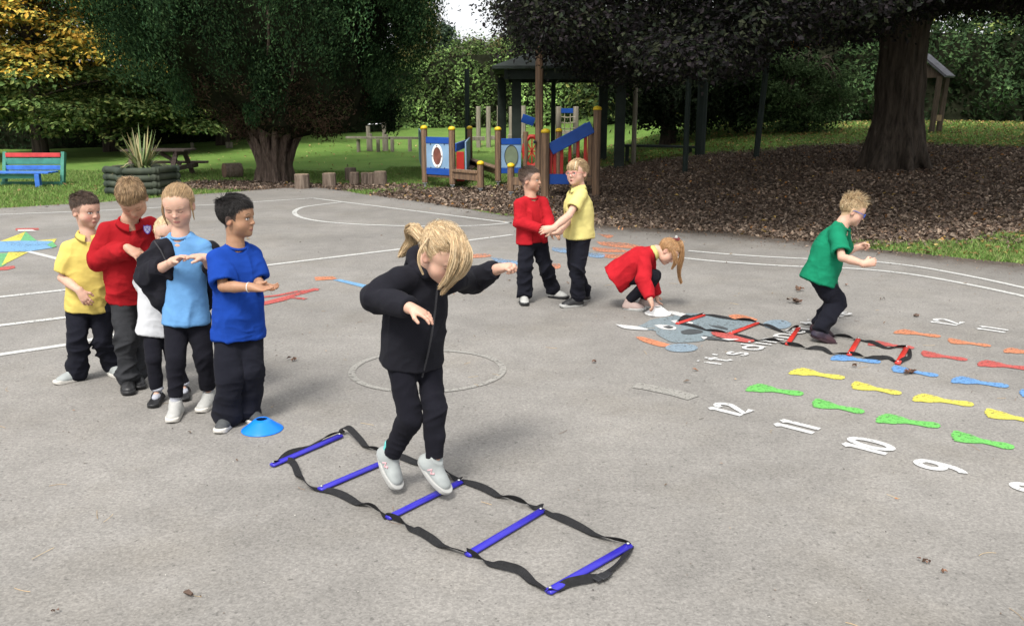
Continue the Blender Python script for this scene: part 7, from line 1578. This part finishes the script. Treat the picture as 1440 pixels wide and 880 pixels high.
ladder('agility_ladder', 'ladder of red rungs and black webbing lying across the painted wolf and words', RR_, near, far, M_RRUNG, .026, [[(1276, 489), (1279, 497), (1277, 504), (1263, 511)], [(952, 454), (962, 447, .01), (975, 444), (989, 442)]])
def cone(px, py, r, mat, label, h=.05, Z=0):
    c = gnd(px, py); m = MB(); n = 36; r1 = r * .30
    prof = [(r, .0), (r * 1.0, .003), (r * .97, .006), (r * .72, h * .42), (r * .45, h * .82), (r1, h), (r1 - .004, h - .001), (r1 - .002, h - .006), (r * .44, h * .74), (r * .7, h * .35), (r * .94, .001)]
    ang = np.arange(n) * 2 * math.pi / n; v = np.concatenate([np.stack([a * np.cos(ang), a * np.sin(ang), np.full(n, z)], 1) for a, z in prof]); N_ = len(prof)
    m.add(v + c + [0, 0, .001 + Z], np.array([(i * n + j, i * n + (j + 1) % n, ((i + 1) % N_) * n + (j + 1) % n, ((i + 1) % N_) * n + j) for i in range(N_) for j in range(n)])); o = m.build('marker_cone', mat, None, c, smooth=True)
    tag(o, label, 'marker cone'); return o
cone(369, 604, .098, pmat('blue_cone_plastic', (.008, .17, .68), rough=.35, var=.04), 'blue disc cone on the tarmac at the feet of the boy in royal blue', .055)
cone(925, 441, .098, pmat('white_cone_plastic', (.72, .72, .70), rough=.4, var=.04), 'white disc cone by the hand of the crouching girl', .05)
# jumper badge
mb = MB()
c = at(207.5, 322.5, YB - .045); f = nrm(V3(.15, -1, .10)); r_ = nrm(np.cross(f, V3(0, 0, 1))); u_ = np.cross(r_, f)
def shield(s, off, mat, nm, par=None, x0=-1, x1=1, y0=-1.3, y1=1.1):
    P = [(-.9, 1.0), (-.45, .92), (0, 1.08), (.45, .92), (.9, 1.0), (.95, .3), (.8, -.4), (.45, -.95), (0, -1.25), (-.45, -.95), (-.8, -.4), (-.95, .3)]
    m = MB(); m.poly([c + r_ * x * s + u_ * y * s + f * off for x, y in P][::-1], .004, d=f); return m.build(nm, mat, par or B['jumper'], c)
bd = shield(.021, .0, pmat('badge_purple', (.10, .06, .36), rough=.7), 'badge')
shield(.0165, .002, pmat('badge_pale', (.45, .45, .62), rough=.7), 'badge_field', bd)
for d0, d1 in (((-.010, .012), (.010, -.012)), ((.010, .012), (-.010, -.012))):
    m = MB(); m.bar(c + r_ * d0[0] + u_ * d0[1] + f * .0075, c + r_ * d1[0] + u_ * d1[1] + f * .0075, .003, .002); m.build('badge_cross', pmat('badge_blue', (.08, .08, .42), rough=.7), bd, c)
